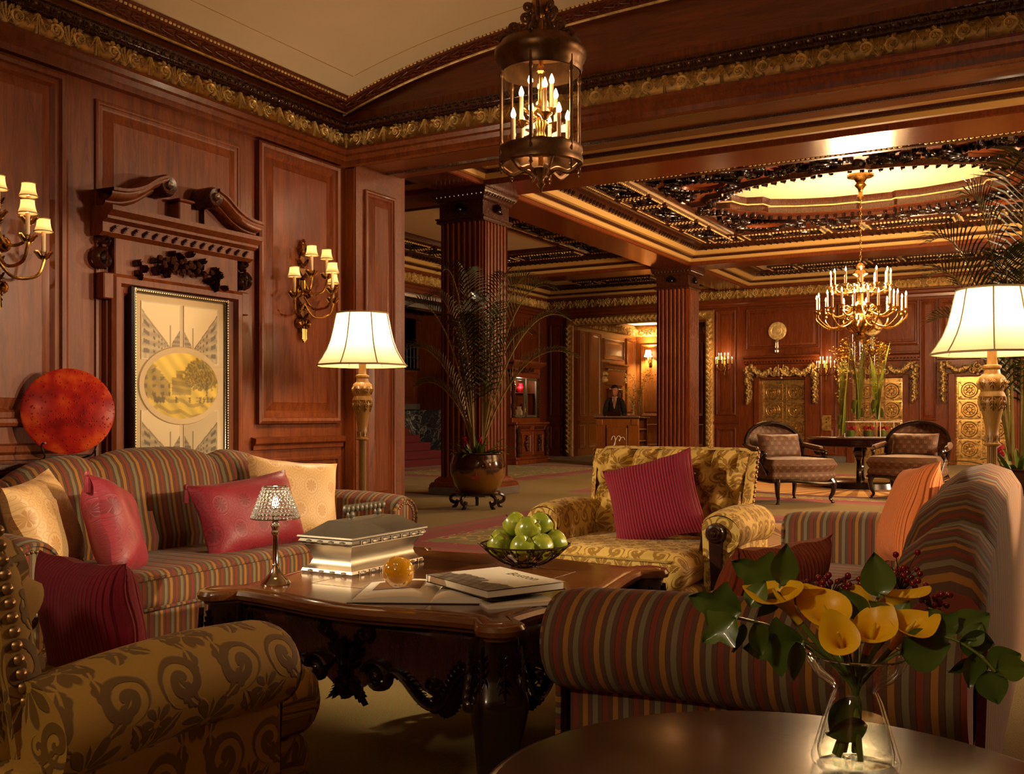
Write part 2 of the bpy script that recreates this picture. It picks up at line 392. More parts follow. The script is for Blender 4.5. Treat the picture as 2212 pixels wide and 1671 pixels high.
def damask(name, base, patt, base2, cell=0.30, raised=0.8, rough=0.75, sheen=0.06):
    def f(t):
        u, v, _ = t.xyz(t.co('UV'))
        du = t.noise(t.vec(u, v), 6.0, 2) - 0.5
        U = u / cell + du * 0.12; V = v / (cell * 1.5) + du * 0.1
        row = t.m('FLOOR', V); U = U + t.fr(row * 0.5)
        a = t.pp(U, 0.5); b = t.fr(V)                # a in 0..0.5 mirrored, b in 0..1
        def spi(cx, cy, R, k, duty, sg=1):
            r, th = t.polar(a - cx, (b - cy) * 1.5)
            ph = t.fr(r * k + th * (sg / (2 * pi)))
            return t.mn(t.step(t.abs(ph - 0.5), duty, duty - 0.08), t.step(r, R, R - 0.02))
        def fan(cx, cy, R, n, lo):
            r, th = t.polar(a - cx, (b - cy) * 1.5)
            pet = t.abs(t.sin(th * n)); rim = t.step(r / (0.45 + 0.55 * pet), R, R - 0.03)
            return t.mn(rim, t.step(t.abs(t.sin(th * n)), 0.22, 0.42), t.gt(r, lo))
        def leaf(cx, cy, ang, L, wd):
            x = (a - cx) * math.cos(ang) + (b - cy) * (1.5 * math.sin(ang)); y = (b - cy) * (1.5 * math.cos(ang)) - (a - cx) * math.sin(ang)
            y = y - x * x * 0.9
            prof = t.sin(t.mn(t.mx(x / L, 0.0), 1.0) * pi) * wd
            prof = prof * (0.75 + 0.25 * t.abs(t.sin(x * 42)))
            body = t.step(t.abs(y) - prof, 0.008, -0.008)
            return t.mn(body, t.step(t.abs(y), 0.006, 0.016))
        mk = t.mx(spi(0.27, 0.66, 0.20, 7.5, 0.32), spi(0.31, 0.22, 0.17, 8.5, 0.32, -1), fan(0.0, 0.40, 0.27, 4.5, 0.04), fan(0.0, 0.93, 0.22, 3.5, 0.03), fan(0.5, 0.50, 0.16, 3.5, 0.03), fan(0.5, 0.02, 0.15, 3.5, 0.03), spi(0.13, 0.17, 0.09, 11.0, 0.32), leaf(0.36, 0.84, 0.9, 0.24, 0.07), leaf(0.12, 0.66, 1.35, 0.22, 0.07),
                  leaf(0.10, 0.52, 0.5, 0.34, 0.07), leaf(0.06, 0.06, 0.35, 0.36, 0.07), leaf(0.46, 0.36, 1.9, 0.30, 0.07), leaf(0.48, 0.92, 2.2, 0.25, 0.06), leaf(0.12, 0.80, 1.2, 0.26, 0.06))
        weave = t.noise(t.vec(u * 1400, v * 260), 1, 2); big = t.noise(t.vec(u, v), 9, 3)
        ground = t.mix(weave, base, base2); pat = t.mix(weave * 0.6 + big * 0.3, patt, tuple(k * 0.72 for k in patt[:3]) + (1,))
        c = t.mix(mk, ground, pat)
        return dict(c=c, r=rough, sheen=sheen, n=t.bump(t.m('ADD', mk, weave * 0.12), raised, 0.004))
    return mat(name, f)
DAMASK = damask('gold_damask_shaded', lin(174, 134, 48), lin(112, 78, 14), lin(148, 112, 36), 0.29)  # near chair: same fabric, its dimmer light put into a darker colour
DAMASK_FAR = damask('gold_damask_lit', lin(222, 184, 96), lin(160, 116, 30), lin(196, 158, 72), 0.23, 0.5)  # far chair: same fabric, its brighter light put into a paler colour
def fbergere(t):
    u, v, _ = t.xyz(t.co('UV')); p = 0.11
    V = v / (p * 0.6); row = t.m('FLOOR', V); U = t.fr(u / p + t.fr(row * 0.5)) - 0.5; W = t.fr(V) - 0.35
    r, th = t.polar(U, W * 0.6)
    ring = t.step(t.abs(t.sin(r * 26)), 0.55, 0.85); rr = t.step(r, 0.55, 0.35)
    star = t.mn(t.step(r / (0.55 + 0.45 * t.abs(t.sin(th * 2.0))), 0.26, 0.2), t.gt(r, 0.05))
    k = t.mx(ring * rr * 0.5, star)
    return dict(c=t.mix(k, lin(96, 62, 44), lin(138, 104, 72)), r=0.6, sheen=0.06, n=t.bump(k, 0.3, 0.003))
BERGERE = mat('brown_fan_brocade', fbergere)
def cord(name, c1, c2, p=0.014):
    def f(t):
        u, v, _ = t.xyz(t.co('UV')); f_ = t.fr(u / p); d = t.abs(f_ - 0.5); k = t.step(d, 0.5, 0.2)
        nz = t.noise(t.vec(u * 500, v * 90), 1, 2)
        return dict(c=t.mix(nz * 0.3, c1, c2), r=0.85, sheen=0.06, n=t.bump(t.m('ADD', k, nz * 0.2), 1.0, 0.006))
    return mat(name, f)
CORD_RED = cord('burgundy_corduroy', lin(150, 18, 48), lin(62, 5, 18), 0.016)
CORD_RUST = cord('rust_corduroy', lin(178, 78, 36), lin(88, 28, 14), 0.016)
CORD_ORANGE = cord('orange_corduroy', lin(226, 122, 56), lin(140, 62, 24), 0.016)
def silk(name, c1, c2):
    def f(t):
        u, v, _ = t.xyz(t.co('UV')); p = 0.14
        V = v / p; row = t.m('FLOOR', V); U = t.fr(u / p + t.fr(row * 0.5)) - 0.5; W = t.fr(V) - 0.5
        r, th = t.polar(U, W * 0.85)
        pal = t.mn(t.step(r / (0.7 + 0.3 * t.abs(t.sin(th * 5))), 0.24, 0.2), t.step(t.abs(t.sin(th * 5)), 0.15, 0.5))
        rings = t.step(t.abs(r - 0.30), 0.02, 0.008)
        a2 = t.fr(u / (p * 0.35)) - 0.5; b2 = t.fr(v / (p * 0.35)) - 0.5; r2, t2 = t.polar(a2, b2); sp = t.step(t.abs(t.fr(r2 * 3.2 + t2 / (2 * pi)) - 0.5), 0.10, 0.05)
        k = t.mx(pal * 0.8, rings * 0.6, sp * t.gt(r, 0.33) * 0.7)
        weave = t.noise(t.vec(u * 300, v * 900), 1, 2)
        return dict(c=t.mix(k * 0.75, t.mix(weave * 0.3, c1, c2), c2), r=0.45, sheen=0.06, n=t.bump(t.m('ADD', k, weave * 0.2), 0.25, 0.003))
    return mat(name, f)
SILK_RED = silk('crimson_brocade_silk', lin(156, 40, 56), lin(100, 18, 34))
SILK_GOLD = silk('pale_gold_brocade_silk', lin(238, 200, 140), lin(188, 130, 66))
# carpet: olive ground with speckle, burgundy bordered lanes, sunburst medallions
def fcarpet(t):
    x, y, _ = t.xyz(t.co()); v = t.vec(x, y)
    sp = t.noise(t.vec(x * 1, y * 1), 170, 2); big = t.noise(v, 1.3, 3)
    ground = t.mix(sp, lin(108, 90, 28), lin(152, 128, 50)); ground = t.mix(big * 0.35, ground, lin(126, 104, 44))
    fx = t.fr(x * 28 + t.fr(t.m('FLOOR', y * 34) * 0.5)); fy = t.fr(y * 34)
    dots = t.mn(t.lt(t.abs(fx - 0.5), 0.22), t.lt(t.abs(fy - 0.5), 0.18))
    near = t.lt(y, 6.0)
    ground = t.mix(dots * near * 0.55, ground, lin(150, 86, 36))
    def lane(q, lo, hi, wob=0.0):                    # bordered lane between two lines
        d = t.mn(q - lo, hi - q)
        inside = t.gt(d, 0.0)
        edge = t.mn(inside, t.lt(d, 0.13)); red = t.mn(t.gt(d, 0.13), t.lt(d, 0.48 + wob))
        stripe = t.mn(inside, t.lt(t.abs(d - 0.065), 0.03))
        return inside, edge, red, stripe, d
    scro = t.noise(t.vec(x, y), 4.5, 2) - 0.5
    wob = scro * 0.6
    c = ground
    green = t.mix(t.noise(v, 3.0, 3), lin(102, 100, 40), lin(150, 134, 66))
    in1, e1, r1, s1, d1 = lane(x, -5.45, 2.5, wob)
    in1y = t.mn(t.gt(y, 6.4), t.lt(y, 11.2)); in2y = t.mn(t.gt(y, 12.4), t.lt(y, 19.4))
    def rect(x0, x1, y0, y1, c):
        d = t.mn(x - x0, x1 - x, y - y0, y1 - y)
        ins = t.gt(d, 0.0); edge = t.mn(ins, t.lt(d, 0.22)); red = t.mn(t.gt(d, 0.22), t.lt(d, 0.55 + wob)); line = t.mn(ins, t.lt(t.abs(d - 0.11), 0.045))
        c = t.mix(ins, c, green); c = t.mix(red, c, lin(140, 42, 52)); c = t.mix(edge, c, lin(124, 82, 66)); c = t.mix(line, c, lin(158, 58, 58))
        fl = t.mn(t.gt(d, 0.5), t.lt(d, 1.4), t.lt(t.abs(scro - 0.06), 0.028))
        return t.mix(fl, c, lin(190, 158, 92))
    c = rect(-5.5, 1.2, 6.6, 10.9, c)
    c = rect(-6.4, 0.7, 12.75, 19.2, c)
    c = rect(-12.0, -8.1, 14.6, 19.6, c)
    def burst(cx, cy, R, c):
        dx = x - cx; dy = y - cy; r, th = t.polar(dx, dy)
        rays = t.step(t.sin(th * 40), -0.3, 0.3)
        c = t.mix(t.lt(r, R), c, t.mix(rays, lin(150, 98, 38), lin(206, 162, 90)))
        return t.mix(t.lt(t.abs(r - R - 0.12), 0.14), c, lin(96, 34, 52))
    c = burst(-2.15, 8.75, 1.45, c); c = burst(-2.86, 15.9, 2.0, c)
    return dict(c=c, r=0.95, sheen=0.06, n=t.bump(sp, 0.5, 0.006))
CARPET = mat('patterned_carpet', fcarpet)
def fmarble(t):
    v = t.co(); n = t.noise(v, 1.6, 6, 0.6, 1.0); k = t.step(t.abs(n - 0.5), 0.018, 0.0); k2 = t.step(t.abs(t.noise(v, 3.1, 4, 0.6, 0.7) - 0.52), 0.012, 0.0)
    return dict(c=t.mix(t.mx(k, k2 * 0.6), t.mix(t.noise(v, 4, 4), lin(52, 54, 60), lin(92, 94, 100)), lin(210, 208, 204)), r=0.2)
MARBLE = mat('grey_veined_marble', fmarble)
STAIRC = mat('oxblood_stair_carpet', lambda t: dict(c=t.mix(t.noise(t.co(), 60, 2), lin(74, 12, 24), lin(104, 24, 38)), r=0.9))
GREYSTONE = mat('grey_stone', lambda t: dict(c=t.mix(t.noise(t.co(), 12, 4), lin(78, 74, 70), lin(112, 106, 98)), r=0.5))
def fshade(t):
    u, v, _ = t.xyz(t.co('UV')); wv = t.noise(t.vec(u * 900, v * 900), 1, 1)
    return dict(c=t.mix(wv, lin(236, 214, 170), lin(246, 228, 190)), r=0.8)
SHADE = mat('cream_silk_shade', fshade)
nt = SHADE.node_tree; tb = nt.nodes.new('ShaderNodeBsdfTranslucent'); tb.inputs[0].default_value = lin(252, 230, 190)
ms = nt.nodes.new('ShaderNodeMixShader'); ms.inputs[0].default_value = 0.34
nt.links.new(nt.nodes['Principled BSDF'].outputs[0], ms.inputs[1]); nt.links.new(tb.outputs[0], ms.inputs[2]); nt.links.new(ms.outputs[0], nt.nodes['Material Output'].inputs[0])
SHADETRIM = mat('shade_braid', lambda t: dict(c=lin(168, 146, 104), r=0.8))
BULB = mat('lit_flame_bulb', lambda t: dict(c=(1, 1, 1, 1), e=(1.0, 0.72, 0.38, 1), es=38.0))
BULBS = mat('lit_small_bulb', lambda t: dict(c=(1, 1, 1, 1), e=(1.0, 0.62, 0.26, 1), es=16.0))
CANDLE = mat('ivory_candle_sleeve', lambda t: dict(c=lin(206, 178, 132), r=0.5, sss=0.1))
GLASS = mat('clear_glass', lambda t: dict(c=(1, 1, 1, 1), r=0.01, tr=1.0, ior=1.45))
def thinglass(name, tint, k=0.9):
    m = bpy.data.materials.new(name); m.use_nodes = True; nt = m.node_tree; nt.nodes.clear()
    o = nt.nodes.new('ShaderNodeOutputMaterial'); mx = nt.nodes.new('ShaderNodeMixShader'); a = nt.nodes.new('ShaderNodeBsdfTransparent'); g = nt.nodes.new('ShaderNodeBsdfGlossy'); lw = nt.nodes.new('ShaderNodeLayerWeight'); lw.inputs[0].default_value = 0.5; pw = nt.nodes.new('ShaderNodeMath'); pw.operation = 'POWER'; pw.inputs[1].default_value = 3.5; fr = nt.nodes.new('ShaderNodeMath'); fr.operation = 'MULTIPLY_ADD'; fr.inputs[1].default_value = 0.75; fr.inputs[2].default_value = 0.05; nt.links.new(lw.outputs['Facing'], pw.inputs[0]); nt.links.new(pw.outputs[0], fr.inputs[0])
    a.inputs[0].default_value = tint; g.inputs['Roughness'].default_value = 0.03
    nt.links.new(fr.outputs[0], mx.inputs[0]); nt.links.new(a.outputs[0], mx.inputs[1]); nt.links.new(g.outputs[0], mx.inputs[2]); nt.links.new(mx.outputs[0], o.inputs[0]); return m
PANE = thinglass('thin_pane_glass', (0.97, 0.96, 0.93, 1))
CRYSTAL = mat('crystal_bead', lambda t: dict(c=(1, 0.97, 0.92, 1), r=0.03, tr=0.75, ior=1.6, spec=0.9))
def famber(t):
    v = t.co(); b = t.vor(v, 42); k = t.step(b, 0.35, 0.15)
    return dict(c=t.mix(k, lin(244, 168, 20), lin(255, 214, 90)), r=0.05, tr=0.4, ior=1.35, coat=1.0, n=t.bump(k, 0.9, 0.01), sss=0.0)
AMBER = mat('amber_bubble_glass', famber)
def fdisc(t):
    x, y, z = t.xyz(t.co()); n = t.noise(t.co(), 9, 3)
    sp = t.step(t.vor(t.co(), 55), 0.28, 0.12)
    c = t.ramp(n, [(0.32, lin(120, 20, 20)), (0.50, lin(160, 34, 22)), (0.68, lin(196, 76, 30))])
    return dict(c=t.mix(sp * 0.7, c, lin(70, 10, 10)), r=0.3, spec=0.12, coat=0.0, n=t.bump(sp, 0.4, 0.004))
DISC = mat('fused_red_orange_glass', fdisc)
APPLE = mat('green_apple', lambda t: dict(c=t.mix(t.step(t.noise(t.co(), 22, 3), 0.4, 0.75), lin(112, 122, 26), lin(152, 150, 50)), r=0.25, coat=0.4, sss=0.05))
STEM = mat('brown_stem', lambda t: dict(c=lin(62, 42, 24), r=0.7))
PAPER = mat('cream_paper', lambda t: dict(c=lin(240, 228, 204), r=0.7))
PRINT = mat('printed_sheet', lambda t: dict(c=X(t, t.n('ShaderNodeVertexColor', layer_name='print').outputs[0]), r=0.45, coat=0.15))
MATBOARD = mat('linen_mat_board', lambda t: dict(c=t.mix(t.noise(t.sc(t.co(), 1, 40, 400), 4, 2), lin(206, 182, 140), lin(222, 200, 160)), r=0.8))
def leafm(name, a, b, r=0.35, tr=0.0):
    return mat(name, lambda t: dict(c=t.mix(t.noise(t.co(), 14, 3), a, b), r=r, coat=0.15))
LIME = leafm('lime_green_blade', lin(120, 150, 36), lin(168, 184, 70))
LEAF = leafm('glossy_green_leaf', lin(62, 84, 24), lin(104, 124, 46))
PALM = leafm('palm_green', lin(34, 42, 14), lin(70, 78, 28), 0.4)
PALMSTEM = leafm('palm_stalk_green', lin(108, 100, 44), lin(150, 134, 66), 0.5)
STALK = leafm('fresh_flower_stalk', lin(96, 112, 40), lin(130, 142, 60))
CALLA = mat('yellow_calla_petal', lambda t: dict(c=t.mix(t.noise(t.co(), 9, 3), lin(244, 176, 6), lin(252, 206, 34)), r=0.4, sss=0.1))
BERRY = mat('dark_red_berry', lambda t: dict(c=lin(122, 8, 16), r=0.12, coat=0.8))
ORCHID = mat('yellow_orchid_petal', lambda t: dict(c=lin(232, 190, 20), r=0.5))
ROSE = mat('red_rose_petal', lambda t: dict(c=lin(172, 10, 40), r=0.5))
def fpot(t):
    x, y, z = t.xyz(t.co()); n = t.noise(t.co(), 6, 3)
    k = t.step(t.m('ADD', z, n * 0.25), 0.40, 0.34)
    return dict(c=t.mix(k, lin(52, 26, 12), lin(128, 92, 34)), r=0.14, coat=0.7)
POT = mat('glazed_brown_pot', fpot)
SOIL = mat('dark_soil', lambda t: dict(c=lin(28, 20, 14), r=1.0))
SKIN = mat('skin', lambda t: dict(c=lin(190, 124, 92), r=0.5, sss=0.05))
SUIT = mat('charcoal_suit', lambda t: dict(c=lin(38, 32, 32), r=0.8))
SHIRT = mat('white_shirt', lambda t: dict(c=lin(228, 222, 214), r=0.7))
TIE = mat('orange_tie', lambda t: dict(c=lin(206, 112, 24), r=0.45))
HAIR = mat('dark_hair', lambda t: dict(c=lin(26, 17, 13), r=0.55))
WHITE = mat('white_frame', lambda t: dict(c=lin(240, 236, 228), r=0.4))
WATER = thinglass('water', (0.95, 0.97, 0.92, 1))
VGLASS = thinglass('vase_glass', (0.965, 0.975, 0.965, 1))
# ------------------------------------------------------------------ structure
def wmap(o, u, n): return lambda a, z, h: (o[0] + u[0] * a + n[0] * h, o[1] + u[1] * a + n[1] * h, z)
M_LEFT = wmap((-4.5, 0), (0, 1), (1, 0)); M_PIER = wmap((-4.4, 0), (0, 1), (1, 0)); M_HEAD = wmap((0, 5.48), (1, 0), (0, -1))
M_BACK = wmap((0, 24), (1, 0), (0, -1)); M_HL = wmap((-12.6, 0), (0, 1), (1, 0))
def rp(a0, a1, z0, z1): return [(a0, z0), (a1, z0), (a1, z1), (a0, z1)]
def panel(wall, mp, a0, a1, z0, z1, mw=0.07, d=0.032, m=None, field=0.05, mm=None):
    m = m or W_PANEL
    mb = MB().sweep(rp(a0, a1, z0, z1), [(0, 0), (0, d * 0.8), (mw * 0.2, d), (mw * 0.42, d * 0.85), (mw * 0.5, d * 0.45), (mw * 0.8, d * 0.5), (mw, 0.002)], mp, True)
    part('panel_moulding', mb, mm or m, wall, 30)
    i = mw; b = mw + field
    mb = MB().sweep(rp(a0, a1, z0, z1), [(i, 0.002), (i + 0.006, 0.004), (b, 0.015), (b + 0.004, 0.018)], mp, True)
    q = b + 0.004
    mb.add([mp(x, z, 0.018) for x, z in rp(a0 + q, a1 - q, z0 + q, z1 - q)], [(0, 1, 2, 3)])
    part('panel', mb, m, wall, 30)
def strip(name, wall, mp, a0, a1, prof, m):              # horizontal moulding on a wall; prof = (h, z)
    mb = MB(); P = [[mp(a, z, h) for h, z in prof] for a in (a0, a1)]; mb.grid(P)
    for a in (a0, a1): mb.add([mp(a, z, h) for h, z in prof] + [mp(a, prof[-1][1], 0), mp(a, prof[0][1], 0)], [tuple(range(len(prof) + 2))])
    return part(name, mb, m, wall, 30)

fl = struct('floor', MB().add([(-15, -3.2, 0), (9.6, -3.2, 0), (9.6, 29, 0), (-15, 29, 0)], [(0, 1, 2, 3)]), CARPET, 0)
# lounge shell
wl = struct('wall_left', MB().box(-4.9, -4.5, -3.2, 6.02, 0, 4.9), W_PANEL, 0)
wr = struct('wall_right', MB().box(2.5, 2.8, -3.2, 6.02, 0, 4.9), W_PANEL, 0)
wb = struct('wall_rear', MB().box(-4.9, 2.8, -3.5, -3.2, 0, 4.9), W_PANEL, 0)
wh = struct('wall_header', MB().box(-4.5, 2.5, 5.48, 6.02, 2.89, 4.9).box(-4.5, -4.4, 5.48, 6.02, 0, 2.89), W_PANELX, 0)
strip('soffit_bead', wh, wmap((0, 0), (1, 0), (0, 1)), -4.4, 2.5, [(5.82, 2.892), (5.83, 2.875), (5.86, 2.875), (5.87, 2.892)], W_DARK)
strip('soffit_bead', wh, wmap((0, 0), (1, 0), (0, 1)), -4.4, 2.5, [(5.54, 2.892), (5.545, 2.88), (5.56, 2.88), (5.565, 2.892)], W_DARK)
vz = lambda x: 3.31 + 0.31 * (1 - abs((x + 1) / 3.45) ** 3.5)
xs = np.linspace(-4.45, 2.45, 41)
struct('ceiling', MB().grid([[(x, y, vz(x)) for y in (-3.2, 5.48)] for x in xs]), CREAM)
# panels of the left wall, measured on the photograph
panel(wl, M_LEFT, 4.60, 5.40, 1.05, 2.85, 0.085, 0.04)
panel(wl, M_LEFT, 4.60, 5.40, 0.16, 0.83, 0.07)
panel(wl, M_LEFT, 2.42, 3.24, 1.05, 2.85, 0.085, 0.04)
panel(wl, M_LEFT, 2.42, 3.24, 0.16, 0.83, 0.07)
panel(wl, M_LEFT, 1.2, 2.2, 1.05, 2.85, 0.085, 0.04)
panel(wl, M_LEFT, 3.42, 4.46, 0.16, 2.78, 0.05, 0.014)
rail = [(0, 0.88), (0.02, 0.885), (0.022, 0.91), (0.04, 0.925), (0.045, 0.955), (0, 0.965)]
strip('chair_rail', wl, M_LEFT, 4.56, 5.44, rail, W_PANEL); strip('chair_rail', wl, M_LEFT, 1.0, 3.30, rail, W_PANEL)
strip('baseboard', wl, M_LEFT, -3.2, 5.48, [(0, 0), (0.03, 0), (0.03, 0.10), (0.02, 0.13), (0, 0.14)], W_PANEL)
panel(wh, M_PIER, 5.57, 5.93, 0.45, 2.72, 0.05, 0.022); strip('pier_fillet', wh, M_HEAD, -4.49, -4.41, [(0, 0), (0.012, 0), (0.012, 2.85), (0, 2.86)], W_PANEL)
for x0 in (-3.2, -1.2, 0.8): panel(wr, wmap((2.5, 0), (0, 1), (-1, 0)), x0 + 1, x0 + 2.7, 1.05, 2.85); panel(wb, wmap((0, -3.2), (1, 0), (0, 1)), x0, x0 + 1.7, 1.05, 2.85)
# cornice, gilt frieze and arched ceiling moulding of the lounge
path = [(2.5, 5.48), (-4.5, 5.48), (-4.5, -3.2)]
t1 = struct('trim_1', MB().sweep(path, [(0, 2.86), (0.03, 2.868), (0.034, 2.90), (0.055, 2.925), (0.055, 2.94), (0.078, 2.962), (0.078, 2.978), (0.04, 2.982)]), W_PANEL, 30)
part('frieze_ground', MB().sweep(path, [(0.03, 2.98), (0.05, 3.0), (0.056, 3.037), (0.05, 3.075), (0.03, 3.095)]), GOLDBG, t1)
part('cornice_cap', MB().sweep(path, [(0.03, 3.095), (0.06, 3.10), (0.06, 3.118), (0.085, 3.13), (0.085, 3.142), (0.10, 3.15), (0.10, 3.156), (0.0, 3.17)]), W_DARK, t1, 30)
part('upper_band', MB().sweep(path, [(0.012, 3.165), (0.012, 3.24)]), W_PANEL, t1, 0)
def fr_map(x, y, h): return (x, -(0.048 + h), y)
FR1 = mesh_from(scroll_module(0.34, 0.112, 0.022, fr_map), 'frieze_panel', GOLD)
for k in range(14): part('frieze_panel', FR1, None, t1, loc=(-4.5, 5.43 - 0.34 * (k + 1), 3.037), rot=(0, 0, pi / 2))
for k in range(20): part('frieze_panel', FR1, None, t1, loc=(-4.45 + 0.34 * k, 5.48, 3.037))
EGG = MB()
for k in range(10): EGG.ell((0.062 * (k + 0.5), 0, 0), (0.022, 0.012, 0.011), 5, 7).ell((0.062 * k, 0, 0), (0.006, 0.01, 0.012), 4, 5)
EGGM = mesh_from(EGG, 'carved_beading', W_DARK)
for k in range(9): part('carved_beading', EGGM, None, t1, loc=(-4.5 + 0.088, 5.40 - 0.62 * (k + 1), 3.124), rot=(0, 0, pi / 2))
for k in range(11): part('carved_beading', EGGM, None, t1, loc=(-4.42 + 0.62 * k, 5.48 - 0.088, 3.124))
lun = np.linspace(-4.48, 2.48, 40)
part('lunette_board', MB().grid([[(x, 5.474, 3.15), (x, 5.474, vz(x) - 0.02)] for x in lun]), W_PANELX, t1, 0)
# moulding that follows the vault: straight on the left wall, arched against the header
t2 = struct('trim_2', MB().grid([[(-4.5 + o, y, z) for o, z in ((0.0, 3.232), (0.045, 3.225), (0.06, 3.245), (0.07, 3.30), (0.115, 3.318), (0.12, 3.325))] for y in (-3.2, 5.48)]), W_PANEL, 30)
ax = np.linspace(-4.47, 2.4, 49)
part('arched_moulding', MB().grid([[(x, 5.48 - o, vz(x) + dz) for o, dz in ((0.0, -0.085), (0.045, -0.09), (0.06, -0.068), (0.07, -0.012), (0.115, 0.006), (0.12, 0.012))] for x in ax]), W_PANEL, t2, 30)
part('gilt_fillet', MB().tube([(-4.5 + 0.055, y, 3.228) for y in (-3.2, 5.42)], 0.008, 6), GOLD, t2)
part('gilt_fillet', MB().tube([(x, 5.48 - 0.055, vz(x) - 0.085) for x in ax], 0.008, 6), GOLD, t2)
part('ceiling_line', MB().tube([(-4.5 + 0.30, y, vz(-4.2) + 0.001) for y in (-3.2, 5.2)], 0.004, 5), YELLOWC, t2)
part('ceiling_line', MB().tube([(x, 5.20, vz(x) + 0.001) for x in ax[2:]], 0.004, 5), YELLOWC, t2)
rope = MB()
for k in range(10): rope.ell((0.03 * (k + 0.5), 0, 0), (0.013, 0.008, 0.009), 4, 6)
ROPEM = mesh_from(rope, 'gilt_bead', GOLD)
for k in range(20): part('gilt_bead', ROPEM, None, t2, loc=(-4.5 + 0.10, 5.38 - 0.3 * (k + 1), 3.308), rot=(0, 0, pi / 2))
for k in range(22):
    x = -4.40 + 0.3 * k; s = math.atan2(vz(x + 0.3) - vz(x), 0.3); part('gilt_bead', ROPEM, None, t2, loc=(x, 5.48 - 0.10, vz(x) - 0.004), rot=(0, -s, 0))
lm = MB()
for k in range(6):
    leaf2d(lm, (0.1 * k, 0.0), (0.1 * k + 0.12, 0.018), 0.01, 0.024, 0.012, lambda x, y, h: (x, -0.062 - h, y), 3)
    leaf2d(lm, (0.1 * k, -0.002), (0.1 * k + 0.12, -0.02), -0.01, 0.024, 0.012, lambda x, y, h: (x, -0.062 - h, y), 3)
LEAFM = mesh_from(lm, 'leaf_carving', W_PANEL)
for k in range(10): part('leaf_carving', LEAFM, None, t2, loc=(-4.5, 5.40 - 0.6 * (k + 1), 3.272), rot=(0, 0, pi / 2))
for k in range(11):
    x = -4.45 + 0.6 * k; s = math.atan2(vz(x + 0.6) - vz(x), 0.6); part('leaf_carving', LEAFM, None, t2, loc=(x, 5.48, vz(x) - 0.04), rot=(0, -s, 0))

# carved door surround on the left wall (broken scroll pediment) around the framed prints
ds = struct('trim_3', MB().sweep([(4.40, 0.15), (4.40, 1.84), (3.49, 1.84), (3.49, 0.15)], [(-0.02, 0), (-0.02, 0.07), (0.0, 0.085), (0.03, 0.085), (0.045, 0.055), (0.075, 0.05), (0.09, 0.03), (0.095, 0.0)], M_LEFT), W_PANEL, 30)
def lb(y0, y1, z0, z1, h, m=W_PANEL, name='block', b=0.006): return part(name, MB().box(-4.5, -4.5 + h, y0, y1, z0, z1, b), m, ds, 30)
for y0, y1 in ((3.42, 3.52), (4.37, 4.47)): lb(y0, y1, 1.72, 1.86, 0.075, name='crossette')
lb(3.50, 4.39, 1.845, 2.10, 0.06, name='frieze_board'); 
part('cornice_shelf', MB().sweep([(4.46, 2.085), (3.43, 2.085)], [(0, 0.0)], M_LEFT) if False else MB().grid([[M_LEFT(a, z, h) for h, z in ((0.06, 2.05), (0.09, 2.07), (0.09, 2.12), (0.13, 2.135), (0.13, 2.15), (0.17, 2.175), (0.17, 2.20), (0.0, 2.21))] for a in (3.40, 4.49)]), W_PANEL, ds, 30)
for a in (3.40, 4.49): part('cornice_end', MB().add([M_LEFT(a, z, h) for h, z in ((0, 2.05), (0.06, 2.05), (0.09, 2.07), (0.09, 2.12), (0.13, 2.135), (0.13, 2.15), (0.17, 2.175), (0.17, 2.20), (0.0, 2.21))], [tuple(range(9))]), W_PANEL, ds, 0)
mb = MB(); 
for k in range(15):
    leaf2d(mb, (3.45 + 0.068 * k, 2.075), (3.45 + 0.068 * k + 0.05, 2.112), 0.01, 0.016, 0.014, lambda a, z, h: M_LEFT(a, z, 0.088 + h), 3)
part('cornice_carving', mb, W_DARK, ds)
mb = MB(); rd = random.Random(3)
for k in range(60):
    a = rd.uniform(-1, 1); zz = 1.955 + 0.03 * math.cos(a * 3) - 0.05 * (abs(a) ** 2) + rd.uniform(-0.045, 0.045); p = (3.945 + a * 0.33, zz); q = (p[0] + rd.uniform(-0.05, 0.05), p[1] + rd.uniform(-0.05, 0.03))
    if math.dist(p, q) > 0.02: leaf2d(mb, p, q, 0.01, 0.02, 0.05, lambda a_, z, h: M_LEFT(a_, z, 0.058 + h), 3)
for k in range(26): mb.ell(M_LEFT(3.945 + rd.gauss(0, 0.10), 1.95 + rd.gauss(0, 0.03), 0.10), (0.02, 0.018, 0.018), 5, 7)
part('floral_carving', mb, W_DARK, ds)
for sy, y in ((1, 3.44), (-1, 4.45)):                     # carved side brackets
    mb = MB(); mp = lambda a, z, h: M_LEFT(a, z, 0.03 + h)
    mb.stroke(spiral((y, 1.93), 0.055, 0.008, pi / 2, sy * 1.3), 0.016, 0.045, mp); mb.stroke(spiral((y, 2.03), 0.03, 0.006, -pi / 2, sy * 1.2), 0.012, 0.045, mp); mb.stroke(bez((y, 1.99), (y + 0.02, 1.96), (y, 1.88)), 0.014, 0.04, mp)
    part('side_scroll', mb, W_DARK, ds)
